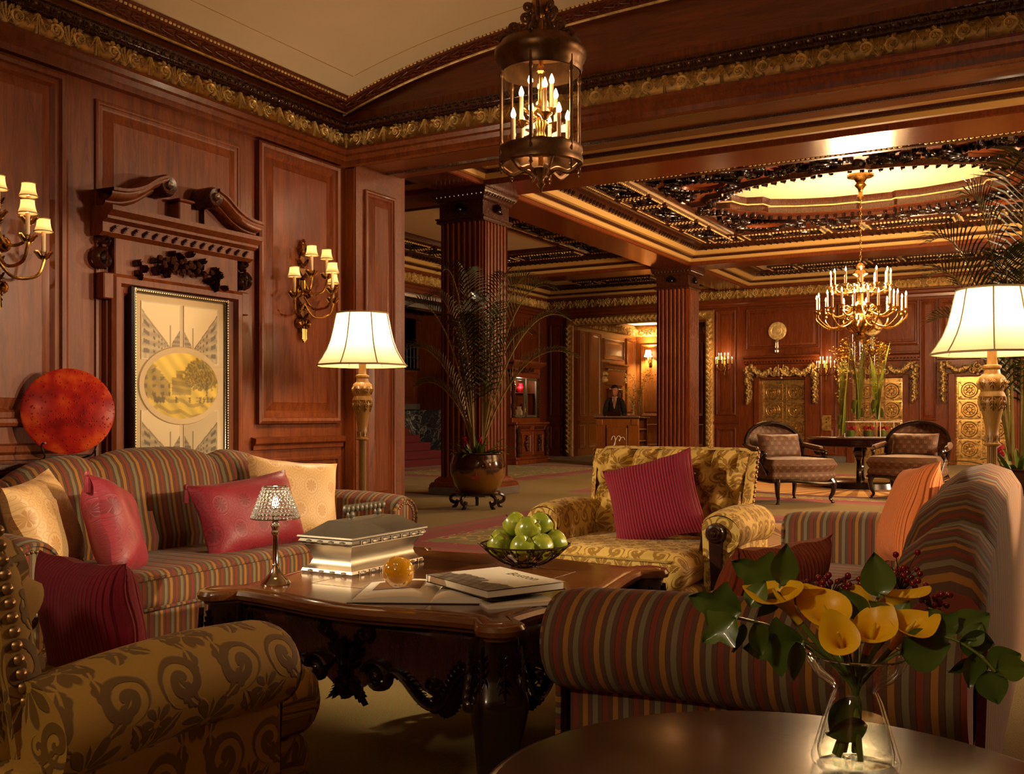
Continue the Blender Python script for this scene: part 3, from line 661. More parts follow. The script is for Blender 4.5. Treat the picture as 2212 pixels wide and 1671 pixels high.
for sd in (0, 1):                                          # the two pediment scrolls
    prof = [(-0.012, 0.0), (-0.012, 0.09), (0.004, 0.11), (0.012, 0.11), (0.022, 0.145), (0.04, 0.165), (0.055, 0.165), (0.06, 0.18), (0.075, 0.18), (0.08, 0.0)]
    pts = [(3.40, 2.215), (3.50, 2.225), (3.60, 2.262), (3.69, 2.322), (3.76, 2.352)]
    pts = [tuple(p) for p in smooth_path([Vector(p) for p in pts], 5)]
    if sd: pts = [(7.89 - a, z) for a, z in pts]
    P = [[M_LEFT(a, z + (-o if False else o), h) for o, h in prof] for a, z in pts]
    part('pediment_scroll', MB().grid(P), W_PANEL, ds, 50)
    c = (3.775, 2.375) if not sd else (7.89 - 3.775, 2.375)
    part('rosette', MB().lathe([(0.001, 0.17), (0.02, 0.175), (0.028, 0.16), (0.05, 0.165), (0.062, 0.14), (0.062, 0.0)], 16, M=Matrix.Translation(M_LEFT(c[0], c[1], 0)) @ Matrix.Rotation(pi / 2, 4, 'Y')), W_DARK, ds)
    part('pediment_back', MB().add([M_LEFT(a, z + 0.03, 0.05) for a, z in pts] + [M_LEFT(pts[-1][0], 2.21, 0.05), M_LEFT(pts[0][0], 2.21, 0.05)], [tuple(range(len(pts) + 2))]), W_PANEL, ds, 0)
lb(3.90, 3.99, 2.21, 2.32, 0.10, name='plinth_block'); lb(3.885, 4.005, 2.32, 2.335, 0.115, name='plinth_cap')
for y0, y1 in ((3.46, 3.52), (4.37, 4.43)): lb(y0, y1, 0.14, 1.72, 0.045, name='jamb')

# hall shell
struct('wall_hall_front', MB().box(-12.6, -4.5, 6.02, 6.2, 0, 4.9).box(2.5, 9.6, 5.9, 6.02, 0, 4.9), W_PANEL, 0)
struct('wall_hall_right', MB().box(9.5, 9.8, 6, 24.3, 0, 4.9), W_PANEL, 0)
whl = struct('wall_hall_left', MB().box(-12.9, -12.6, 6, 15.4, 0, 4.9).box(-12.9, -12.6, 20.6, 24.3, 0, 4.9).box(-12.9, -12.6, 15.4, 20.6, 3.72, 4.9), W_PANEL, 0)
panel(whl, M_HL, 22.5, 23.6, 1.1, 3.7); panel(whl, M_HL, 20.8, 22.2, 1.1, 3.7); strip('soffit_edge', whl, M_HL, 15.4, 20.6, [(0, 3.70), (0.05, 3.70), (0.06, 3.76), (0.03, 3.80), (0, 3.8)], STEEL)
# back wall with the arched room opening and three lift recesses
LX = [(-6.68, -5.58), (-4.48, -3.38), (-2.28, -1.18)]
mb = MB().box(-12.9, -11.79, 24, 24.3, 0, 4.9).box(-11.79, -8.05, 24, 24.3, 3.56, 4.9)
cuts = [-8.05] + [v for p in LX for v in p] + [9.8]
for a, b in zip(cuts[0::2], cuts[1::2]): mb.box(a, b, 24, 24.3, 0, 4.9)
for a, b in LX: mb.box(a, b, 24, 24.3, 2.0, 4.9)
wbk = struct('wall_hall_back', mb, W_PANEL, 0)
ZB = lambda py, X: onY(1106, py, 24).z
for a0, a1 in ((-7.02, -5.24), (-4.82, -3.04), (-2.62, -0.84)):
    panel(wbk, M_BACK, a0, a1, 2.72, 3.74, 0.09, 0.05)
panel(wbk, M_BACK, -7.78, -7.28, 1.12, 3.74, 0.08, 0.05); panel(wbk, M_BACK, -7.78, -7.28, 0.2, 0.80, 0.07, 0.04)
strip('chair_rail', wbk, M_BACK, -7.85, -7.2, rail, W_PANEL)
for a0, a1 in ((-5.22, -4.86), (-3.02, -2.66), (-0.8, 0.4)): panel(wbk, M_BACK, a0, a1, 1.0, 3.74, 0.06, 0.04); panel(wbk, M_BACK, a0, a1, 0.18, 0.85, 0.06, 0.03)
strip('baseboard', wbk, M_BACK, -5.5, -4.5, [(0, 0), (0.03, 0), (0.03, 0.13), (0, 0.15)], GREYSTONE); strip('baseboard', wbk, M_BACK, -8.0, -6.75, [(0, 0), (0.03, 0), (0.03, 0.13), (0, 0.15)], W_DARK)
panel(wbk, M_BACK, -12.5, -12.12, 1.1, 3.6, 0.05); panel(wbk, M_BACK, -12.5, -12.12, 0.2, 0.85, 0.05); strip('chair_rail', wbk, M_BACK, -12.58, -12.08, rail, W_PANEL)
# gilt door frame of the concierge room
t4 = struct('trim_4', MB().sweep([(-8.05, 0), (-8.05, 3.56), (-11.79, 3.56), (-11.79, 0)], [(0.02, 0.02), (0.0, 0.05), (-0.06, 0.09), (-0.14, 0.08), (-0.19, 0.05), (-0.21, 0.0)], M_BACK), GOLDBG, 50)
mb = MB()
for side, x0 in ((0, -11.97), (1, -8.05 + 0.03)):
    for k in range(50): leaf2d(mb, (x0 + 0.07, 0.10 + k * 0.069), (x0 + 0.07 + (0.075 if k % 2 else -0.075), 0.10 + k * 0.069 + 0.09), 0.01, 0.05, 0.03, lambda a, z, h: M_BACK(a, z, 0.075 + h), 3)
for k in range(58): leaf2d(mb, (-11.75 + k * 0.064, 3.65), (-11.75 + k * 0.064 + 0.09, 3.65 + (0.07 if k % 2 else -0.07)), 0.01, 0.05, 0.03, lambda a, z, h: M_BACK(a, z, 0.075 + h), 3)
part('frame_carving', mb, GOLD, t4)
# concierge room behind the opening
wa = struct('wall_alcove_left', MB().box(-12.0, -11.79, 24.3, 28.5, 0, 3.9), W_HONEY, 0)
wa2 = struct('wall_alcove_back', MB().box(-12.0, -7.5, 28.4, 28.6, 0, 3.9), W_HONEY, 0)
struct('wall_alcove_right', MB().box(-7.9, -7.7, 24.3, 28.5, 0, 3.9), W_HONEY, 0)
struct('ceiling_alcove', MB().box(-12.0, -7.5, 24.3, 28.6, 3.9, 4.0), CREAM, 0)
M_AL = wmap((-11.79, 0), (0, 1), (1, 0)); M_AB = wmap((0, 28.4), (1, 0), (0, -1))
for a0, a1 in ((24.35, 24.75), (24.95, 25.75), (27.6, 28.3)):
    panel(wa, M_AL, a0, a1, 1.1, 3.45, 0.07, 0.05, W_HONEY); panel(wa, M_AL, a0, a1, 0.2, 0.85, 0.06, 0.04, W_HONEY)
panel(wa, M_AL, 25.95, 27.4, 2.75, 3.35, 0.08, 0.05, W_HONEY)
strip('chair_rail', wa, M_AL, 24.3, 25.85, [(h * 1.6, z) for h, z in rail], W_HONEY)
strip('door_cornice', wa, M_AL, 25.95, 27.45, [(0, 2.46), (0.1, 2.48), (0.12, 2.56), (0.2, 2.60), (0.2, 2.64), (0, 2.66)], W_HONEY)
strip('door_frieze', wa, M_AL, 26.05, 27.35, [(0, 2.0), (0.08, 2.0), (0.08, 2.44), (0, 2.45)], W_HONEY)
panel(wa, M_AL, 26.2, 27.2, 0.0, 1.9, 0.1, 0.09, W_PANEL)
mb = MB()
for k in range(14): leaf2d(mb, (26.1 + k * 0.09, 2.43), (26.1 + k * 0.09 + 0.08, 2.48), 0.01, 0.03, 0.03, lambda a, z, h: M_AL(a, z, 0.1 + h), 2)
for y in (26.0, 27.4): mb.stroke(spiral((y, 2.15), 0.08, 0.015, pi / 2, 1.3), 0.03, 0.12, M_AL); mb.stroke(spiral((y, 2.32), 0.06, 0.015, -pi / 2, 1.2), 0.03, 0.12, M_AL)
part('door_carving', mb, GOLD, wa)
for a0, a1 in ((-11.6, -10.9), (-10.7, -9.6), (-9.4, -8.3)): panel(wa2, M_AB, a0, a1, 1.1, 3.3, 0.08, 0.05, W_HONEY); panel(wa2, M_AB, a0, a1, 0.2, 0.85, 0.06, 0.04, W_HONEY)
t5 = struct('trim_5', MB().sweep([(-7.9, 28.4), (-11.79, 28.4), (-11.79, 24.3)], [(0, 3.55), (0.08, 3.58), (0.1, 3.68), (0.08, 3.78), (0.04, 3.8), (0, 3.88)]), GOLDBG, 40)
FR2 = mesh_from(scroll_module(0.66, 0.22, 0.05, lambda x, y, h: (x, -(0.07 + h), y)), 'frieze_panel', GOLD)
for k in range(5): part('frieze_panel', FR2, None, t5, loc=(-11.7 + 0.66 * k, 28.4, 3.67))
for k in range(5): part('frieze_panel', FR2, None, t5, loc=(-11.79, 24.9 + 0.66 * k, 3.67), rot=(0, 0, pi / 2))
# gilt frieze of the hall walls
hp = [(9.5, 24), (-12.6, 24), (-12.6, 6.2)]
t6 = struct('trim_6', MB().sweep(hp, [(0.0, 3.80), (0.05, 3.81), (0.055, 3.87), (0.1, 3.90), (0.1, 3.955), (0.15, 3.975), (0.15, 3.995), (0.05, 4.0)]), W_PANELX, 30)
part('frieze_ground', MB().sweep(hp, [(0.04, 4.0), (0.08, 4.03), (0.09, 4.115), (0.08, 4.20), (0.04, 4.23)]), GOLDBG, t6)
for k in range(21): part('frieze_panel', FR2, None, t6, loc=(-12.5 + 0.66 * k, 23.99, 4.115))
for k in range(13): part('frieze_panel', FR2, None, t6, loc=(-12.59, 15.4 + 0.66 * k, 4.115), rot=(0, 0, pi / 2))

# beams and coffered bays
def beam(x0, x1, y0, y1, ax):
    o = struct('trim_%d' % (7 + beam.n), MB().box(x0, x1, y0, y1, 4.24, 4.95), W_BEAM if ax == 0 else W_BEAMY, 0); beam.n += 1
    return o
beam.n = 0
W_BEAMY = wood('polished_beam_deep', lin(92, 40, 20), lin(138, 70, 32), 0.2, 0.5, axis=1)
beam(-12.6, 9.5, 11.44, 12.16, 0); beam(-12.6, 9.5, 19.69, 20.41, 0)
for y0, y1 in ((6.02, 11.44), (12.16, 19.69), (20.41, 24.0)): beam(-7.71, -6.99, y0, y1, 1)
for y0, y1 in ((6.02, 11.44), (12.16, 19.69), (20.41, 24.0)): beam(1.27, 1.99, y0, y1, 1)
struct('ceiling_hall', MB().box(-12.9, 9.6, 6.02, 24.3, 4.95, 5.05), CREAM, 0)
def down(x, y, h): return (x, y, -h)
FOL_L = mesh_from(foliage(1.35, 0.46, 0.05, 46, 1, down, 0.9), 'foliage', W_BLACK); FOL_S = mesh_from(foliage(0.5, 0.46, 0.05, 20, 2, down, 0.8), 'foliage', W_BLACK)
def frame_mesh(w, hh):
    mb = MB().sweep([(0, 0), (w, 0), (w, hh), (0, hh)], [(-0.05, 0.0), (-0.05, 0.05), (-0.02, 0.06), (0.0, 0.03), (0.0, 0.0)], down, True)
    mb.add([(0, 0, -0.004), (w, 0, -0.004), (w, hh, -0.004), (0, hh, -0.004)], [(0, 1, 2, 3)])
    return mesh_from(mb, 'panel_frame', W_DARK, 30)
def bead_mesh(w, hh):
    mb = MB()
    for i in range(int(w / 0.065)): 
        for y in (-0.035, hh + 0.035): mb.ell((0.065 * (i + 0.5), y, -0.055), (0.026, 0.02, 0.022), 4, 6)
    for i in range(int(hh / 0.065)):
        for x in (-0.035, w + 0.035): mb.ell((x, 0.065 * (i + 0.5), -0.055), (0.02, 0.026, 0.022), 4, 6)
    return mesh_from(mb, 'gilt_bead', GOLD)
FRM = {s: (frame_mesh(w, 0.46), bead_mesh(w, 0.46), f) for s, w, f in (('L', 1.35, FOL_L), ('S', 0.5, FOL_S))}
carv = MB()
for k in range(8):
    leaf2d(carv, (0.125 * k + 0.03, 0.0), (0.125 * k + 0.10, 0.07), 0.015, 0.035, 0.03, lambda x, y, h: (x, y - h * 0.7, -0.04 + y * 0.6 - h * 0.7), 3)
CARV = mesh_from(carv, 'cyma_carving', W_BLACK)
TN = [20]
def tn(): TN[0] += 1; return 'trim_%d' % TN[0]
def bay(x0, x1, y0, y1, inner, sides='SNWE'):
    P = [(x0, y0), (x1, y0), (x1, y1), (x0, y1)]
    R = struct(tn(), MB().sweep(P, [(0, 4.24), (0.02, 4.25), (0.02, 4.30), (0.035, 4.31)], closed=True), W_PANEL, 30)
    part('cream_cove', MB().sweep(P, [(0.035, 4.31), (0.07, 4.32), (0.10, 4.37)], closed=True), YELLOWC, R)
    part('bead_course', MB().sweep(P, [(0.10, 4.37), (0.13, 4.37), (0.15, 4.385), (0.15, 4.42)], closed=True), W_DARK, R, 30)
    part('cream_cove', MB().sweep(P, [(0.15, 4.42), (0.20, 4.43), (0.25, 4.50)], closed=True), YELLOWC, R)
    part('carved_cyma', MB().sweep(P, [(0.25, 4.50), (0.30, 4.50), (0.34, 4.54), (0.42, 4.575), (0.45, 4.58), (0.45, 4.60)], closed=True), W_DARK, R, 30)
    part('soffit_border', MB().sweep(P, [(0.45, 4.60), (1.40, 4.60)], closed=True), CREAM, R, 0)
    part('bead_course', MB().sweep(P, [(0.50, 4.60), (0.51, 4.575), (0.55, 4.575), (0.56, 4.60)], closed=True), W_DARK, R, 30)
    if inner == 'plain':
        part('inner_rail', MB().sweep(P, [(1.36, 4.60), (1.37, 4.56), (1.42, 4.56), (1.44, 4.61), (1.46, 4.64)], closed=True), W_DARK, R, 30)
        part('inner_field', MB().add([(a + sx * 1.44, b + sy * 1.44, 4.64) for (a, b), (sx, sy) in zip(P, ((1, 1), (-1, 1), (-1, -1), (1, -1)))], [(0, 1, 2, 3)]), CREAM, R, 0)
    for side in sides:
        horiz = side in 'SN'; L = (x1 - x0 if horiz else y1 - y0); rot = {'S': 0, 'E': pi / 2, 'N': pi, 'W': -pi / 2}[side]
        org = {'S': (x0, y0), 'E': (x1, y0), 'N': (x1, y1), 'W': (x0, y1)}[side]
        base = Matrix.Translation((org[0], org[1], 0)) @ Matrix.Rotation(rot, 4, 'Z')
        def put(nm, me, lx, ly, z): o = part(nm, me, None, R); o.matrix_local = base @ Matrix.Translation((lx, ly, z)); return o
        for k in range(int((L - 0.7) / 1.0)): put('cyma_carving', CARV, 0.38 + k * (L - 0.7) / int((L - 0.7) / 1.0), 0.30, 4.545)
        x = 0.68; seq = 'SLSL' if False else 'LS'; i = 0
        n = int((L - 1.36 + 0.2) / ((1.35 + 0.5) / 2 + 0.25)); items = [('L', 1.35) if k % 2 == 0 else ('S', 0.5) for k in range(40)]
        row = []; tot = 0
        for kd, wd in items:
            if tot + wd > L - 1.5: break
            row.append((kd, wd)); tot += wd + 0.2
        x = (L - (tot - 0.2)) / 2
        for kd, wd in row:
            fm, bm_, fo = FRM[kd]
            put('panel_frame', fm, x, 0.70, 4.60); put('gilt_bead', bm_, x, 0.70, 4.60); put('foliage', fo, x, 0.70, 4.595)
            x += wd + 0.2
    return R
B1 = bay(-6.99, 1.27, 12.16, 19.69, 'medallion', 'SNWE')
bay(-12.6, -7.71, 12.16, 19.69, 'plain', 'NWE'); bay(-6.99, 1.27, 20.41, 24.0, 'plain', 'SN'); bay(-12.6, -7.71, 20.41, 24.0, 'plain', 'SN')
bay(-12.6, -7.71, 6.2, 11.44, 'plain', 'N'); bay(-6.99, 1.27, 6.02, 11.44, 'plain', 'N')
# medallion ceiling of the main bay
MC = (-2.86, 15.925)
q = [(2.36, 0.0), (2.36, 0.22), (2.12, 0.27), (2.06, 0.52), (1.98, 0.66), (1.72, 0.74), (1.66, 0.98), (1.25, 1.20), (0.70, 1.36), (0.30, 1.36), (0.24, 1.44), (0.0, 1.44)]
quarter = q
outl = quarter + [(-x, y) for x, y in reversed(quarter[:-1])]; outl = outl + [(x, -y) for x, y in reversed(outl[1:-1])]
outl = [(MC[0] + x, MC[1] + y) for x, y in outl]
part('medallion_moulding', MB().sweep(outl, [(0.0, 4.86), (-0.02, 4.80), (-0.02, 4.72), (-0.06, 4.70), (-0.06, 4.60), (-0.10, 4.57), (-0.16, 4.56), (-0.19, 4.53), (-0.23, 4.53), (-0.26, 4.57), (-0.30, 4.60)], closed=True), W_DARK, B1, 30)
part('gilt_fillet', MB().tube([(x, y, 4.715) for x, y in outl], 0.012, 6, closed=True), GOLD, B1)
part('medallion_field', MB().add([(x, y, 4.84) for x, y in outl], [tuple(range(len(outl)))]), CREAM, B1, 0)
mb = MB(); x0, x1, y0, y1 = -6.99 + 1.40, 1.27 - 1.40, 12.16 + 1.40, 19.69 - 1.40
ring = [(x0, y0), (x1, y0), (x1, y1), (x0, y1)]
n = len(outl); cors = []
big = [(MC[0] + (x - MC[0]) * 1.0, y) for x, y in outl]
for x, y in outl:                                          # fan of ground faces out to the rectangle
    dx, dy = x - MC[0], y - MC[1]; k = min(abs((x1 - MC[0]) / dx) if abs(dx) > 1e-6 else 9, abs((y1 - MC[1]) / dy) if abs(dy) > 1e-6 else 9)
    cors.append((MC[0] + dx * k, MC[1] + dy * k))
V = [(x, y, 4.601) for x, y in outl] + [(x, y, 4.601) for x, y in cors]
part('medallion_ground', MB().add(V, [(i, (i + 1) % n, n + (i + 1) % n, n + i) for i in range(n)]), W_PANEL, B1, 0)
part('corner_ground', MB().add([(x0, y0, 4.603), (x1, y0, 4.603), (x1, y1, 4.603), (x0, y1, 4.603)] + [(a, b, 4.603) for a, b in ((x0 + 1.2, y0), (x0, y0 + 1.2), (x1 - 1.2, y0), (x1, y0 + 1.2), (x1 - 1.2, y1), (x1, y1 - 1.2), (x0 + 1.2, y1), (x0, y1 - 1.2))], [(0, 4, 5), (1, 6, 7), (2, 8, 9), (3, 10, 11)]), W_PANEL, B1, 0)
part('medallion_border', MB().sweep(ring, [(-0.06, 4.60), (-0.05, 4.56), (-0.01, 4.55), (0.02, 4.57), (0.05, 4.56), (0.07, 4.60)], closed=True), W_DARK, B1, 30)
mb = MB(); rd = random.Random(11)
def inside_out(px, py):
    dx, dy = abs(px - MC[0]), abs(py - MC[1]); return (dx / 2.64) ** 2.4 + (dy / 1.74) ** 2.4 > 1
ovs = [(MC[0] + sx * 1.95, MC[1] + sy * 1.72) for sx in (-1, 1) for sy in (-1, 1)]
mpd = lambda a, b, h: (a, b, 4.60 - h)
cnt = 0
while cnt < 330:
    a, b = rd.uniform(x0 + 0.08, x1 - 0.08), rd.uniform(y0 + 0.08, y1 - 0.08)
    if not inside_out(a, b) or any(math.hypot((a - ox) / 0.46, (b - oy) / 0.34) < 1 for ox, oy in ovs): continue
    an = rd.uniform(0, 2 * pi); s = rd.uniform(0.12, 0.22); e = (a + s * math.cos(an), b + s * math.sin(an)); cnt += 1
    if rd.random() < 0.2: mb.stroke(spiral((a, b), s * 0.55, 0.02, an, 1.3, 10), 0.025, 0.07, mpd)
    else: leaf2d(mb, (a, b), e, 0.03, 0.05, rd.uniform(0.04, 0.09), mpd, 3)
for ox, oy in ovs:
    for k in range(26):
        an = k * 2 * pi / 26; a, b = ox + 0.40 * math.cos(an), oy + 0.28 * math.sin(an)
        leaf2d(mb, (a, b), (ox + 0.56 * math.cos(an + 0.2), oy + 0.40 * math.sin(an + 0.2)), 0.02, 0.05, 0.09, mpd, 3)
for i in range(n):
    a, b = outl[i], outl[(i + 1) % n]; L = math.dist(a, b)
    for k in range(max(1, int(L / 0.12))):
        t = (k + 0.5) / max(1, int(L / 0.12)); p = (a[0] + (b[0] - a[0]) * t, a[1] + (b[1] - a[1]) * t); d = Vector((p[0] - MC[0], (p[1] - MC[1]) * 1.8)).normalized()
        leaf2d(mb, (p[0] + d.x * 0.10, p[1] + d.y * 0.10), (p[0] + d.x * 0.24, p[1] + d.y * 0.22), 0.02, 0.04, 0.10, mpd, 2)
f = part('medallion_carving', mb, W_BLACK, B1); f['kind'] = 'stuff'
for ox, oy in ovs: part('cartouche', MB().lathe([(0.001, -0.02), (0.3, -0.02), (0.33, -0.06), (0.37, -0.05), (0.39, 0)], 28, M=Matrix.Translation((ox, oy, 4.60)) @ Matrix.Diagonal((1, 0.7, 1, 1))), W_PANEL, B1)

# stair recess on the left
st = struct('floor_stair', MB().box(-12.6, -12.3, 15.4, 21.5, 0, 0.15).box(-12.9, -12.6, 15.4, 20.59, 0, 0.32), STAIRC, 0)
for k in range(2, 6): part('step', MB().box(-12.9 - 0.3 * (k - 1), -12.6 - 0.3 * (k - 1), 15.4, 18.8, 0, 0.165 * (k + 1), 0.012), STAIRC, st, 0)
struct('wall_stair', MB().box(-15, -14.6, 14, 22, 0, 1.25).box(-14.6, -12.9, 20.6, 20.9, 0, 1.25).box(-14.6, -12.9, 15.0, 15.4, 0, 1.25), MARBLE, 0)
ws = struct('wall_stair_upper', MB().box(-15, -14.55, 14, 22, 1.25, 2.26).box(-14.6, -12.9, 20.6, 20.9, 1.25, 4.9).box(-14.6, -12.9, 15.0, 15.4, 1.25, 4.9), W_PANEL, 0)
part('ledge', MB().box(-14.7, -14.45, 15.4, 20.6, 1.25, 1.42, 0.02), GREYSTONE, ws); panel(ws, wmap((-14.55, 0), (0, 1), (1, 0)), 15.6, 18.0, 1.5, 2.2, 0.05); panel(ws, wmap((-14.55, 0), (0, 1), (1, 0)), 18.1, 20.5, 1.5, 2.2, 0.05)
for y in (18.95,): part('marble_joint', MB().box(-14.605, -14.595, y, y + 0.01, 0, 1.25), GREYSTONE, ws)
struct('wall_gallery', MB().box(-17, -16.8, 14, 22, 2.2, 4.9), W_DARK, 0)
struct('floor_gallery', MB().box(-17, -14.6, 14, 22, 2.16, 2.26), W_DARK, 0)
tr = struct('trim_40', MB().box(-17, -12.9, 14, 22, 4.3, 4.4), CREAM, 0)
for x in (-13.4, -14.5, -15.6): part('soffit_beam', MB().box(x - 0.16, x + 0.16, 15.4, 20.6, 3.62 + 0.08 * (x + 13.4), 4.3), STEEL if x == -13.4 else W_DARK, tr, 0)
rl = thing('gallery_railing', 'black iron balustrade of the gallery above the grey marble stair wall', 'railing', (-14.5, 18, 2.26))
part('handrail', MB().box(-0.04, 0.04, -2.6, 2.6, 0.62, 0.68, 0.01), IRON, rl); part('bottom_rail', MB().box(-0.02, 0.02, -2.6, 2.6, 0.0, 0.05), IRON, rl)
bal = mesh_from(MB().tube([(0, 0, 0.0), (0, 0, 0.64)], 0.012, 6).tube([(0, y, z + 0.32) for y, z in spiral((0.06, 0), 0.07, 0.01, pi, 1.4, 16)], 0.009, 5), 'baluster', IRON)
for k in range(34): part('baluster', bal, None, rl, loc=(0, -2.55 + 0.154 * k, 0))
# ------------------------------------------------------------------ hall: columns, lifts, lights, furniture
def sq(h): return [(-h, -h), (h, -h), (h, h), (-h, h)]
def column():
    t = thing('fluted_column', '', 'column')
    part('plinth', MB().box(-0.47, 0.47, -0.47, 0.47, 0, 0.11, 0.008), GREYSTONE, t, 30)
    part('base', MB().sweep(sq(0.36), [(-0.10, 0.11), (-0.10, 0.14), (-0.085, 0.155), (-0.085, 0.165), (-0.05, 0.18), (-0.045, 0.205), (-0.02, 0.23), (0.0, 0.25)], closed=True), W_PANEL, t, 40)
    part('core', MB().box(-0.33, 0.33, -0.33, 0.33, 0.1, 4.23), W_PANEL, t, 0)
    pr = [(-0.30, -0.02), (-0.30, 0.03), (-0.285, 0.035)]
    for k in range(7):
        c = -0.27 + 0.09 * k
        if abs(c) > 0.27 + 1e-6: continue
        pr += [(c - 0.032, 0.035)] + [(c - 0.032 * math.cos(a), 0.035 - 0.03 * math.sin(a)) for a in np.linspace(0.3, pi - 0.3, 6)] + [(c + 0.032, 0.035)]
    pr += [(0.30, 0.035), (0.30, 0.03), (0.30, -0.02)]
    sh = mesh_from(MB().grid([[(x, -0.33 - d, z) for x, d in pr] for z in (0.25, 3.78)]), 'fluted_shaft', W_PANEL, 30)
    for k in range(4): part('fluted_shaft', sh, None, t, rot=(0, 0, k * pi / 2))
    part('astragal', MB().sweep(sq(0.36), [(0.02, 3.77), (-0.02, 3.78), (-0.03, 3.80), (-0.02, 3.82), (-0.04, 3.835), (-0.04, 3.85), (0.02, 3.86)], closed=True), W_DARK, t, 40)
    part('necking', MB().box(-0.355, 0.355, -0.355, 0.355, 3.85, 4.08), W_DARK, t, 0)
    part('abacus', MB().sweep(sq(0.36), [(0.0, 4.06), (-0.03, 4.08), (-0.03, 4.11), (-0.06, 4.13), (-0.085, 4.17), (-0.085, 4.21), (-0.10, 4.22), (-0.10, 4.24), (0.2, 4.24)], closed=True), W_DARK, t, 40)
    eg = MB()
    for k in range(11): eg.ell((-0.36 + 0.072 * k, -0.43, 4.14), (0.024, 0.02, 0.024), 5, 6)
    egm = mesh_from(eg, 'egg_moulding', W_DARK)
    cv = MB(); rd = random.Random(5); mp = lambda a, z, h: (a, -0.355 - h, z)
    for k in range(9):
        a = pi * (k - 0.5) / 8; leaf2d(cv, (0.02 * math.cos(a), 3.94), (0.12 * math.cos(a), 3.95 + 0.10 * math.sin(a)), 0.01, 0.03, 0.05, mp, 3)
    cv.ell((0, -0.40, 3.95), (0.035, 0.03, 0.035), 6, 8)
    cvm = mesh_from(cv, 'carved_spray', W_BLACK)
    for k in range(4): part('egg_moulding', egm, None, t, rot=(0, 0, k * pi / 2)); part('carved_spray', cvm, None, t, rot=(0, 0, k * pi / 2))
    return t
c1 = column(); c1.location = (-7.35, 11.80, 0); c1['label'] = 'massive fluted wooden column behind the potted palm'; c1['group'] = 'fluted hall columns'
op = part('outlet_plate', MB().box(0.20, 0.28, -0.478, -0.468, 0.02, 0.10, 0.004), BRASSDOOR, c1, 30)
copy_tree(c1, None, (-7.35, 20.05, 0), 0, 'fluted wooden column beside the concierge desk')

# lifts
def disc_strokes(r):
    mb = MB(); W2 = 0.24
    mp = lambda a, z, h: (a, -h, z)
    mb.sweep(rp(-W2, W2, -0.205, 0.205), [(0, 0), (0, 0.012), (0.015, 0.014), (0.02, 0.004), (0.03, 0.004)], mp, True)
    mb.add([mp(a, z, 0.002) for a, z in rp(-W2, W2, -0.205, 0.205)], [(0, 1, 2, 3)])
    for rr, ww in ((0.165, 0.014), (0.12, 0.01), (0.05, 0.012)): mb.stroke(arc((0, 0), rr, 0, 2 * pi, 25), ww, 0.018, mp)
    for k in range(8): a = k * pi / 4; leaf2d(mb, (0.055 * math.cos(a), 0.055 * math.sin(a)), (0.115 * math.cos(a), 0.115 * math.sin(a)), 0.01, 0.03, 0.02, mp, 2)
    mb.ell((0, -0.01, 0), (0.025, 0.02, 0.025), 5, 8)
    for sx in (-1, 1):
        for sz in (-1, 1): leaf2d(mb, (sx * 0.215, sz * 0.18), (sx * 0.15, sz * 0.13), 0, 0.03, 0.016, mp, 2)
    return mb
DPAN = mesh_from(disc_strokes(0.16), 'embossed_panel', BRASSDOOR)
bd = MB()
for k in range(28): bd.ell((0.0, 0, 0.07 * (k + 0.5)), (0.016, 0.012, 0.02), 4, 6)
BEADV = mesh_from(bd, 'bead_strip', BRASSDOOR)
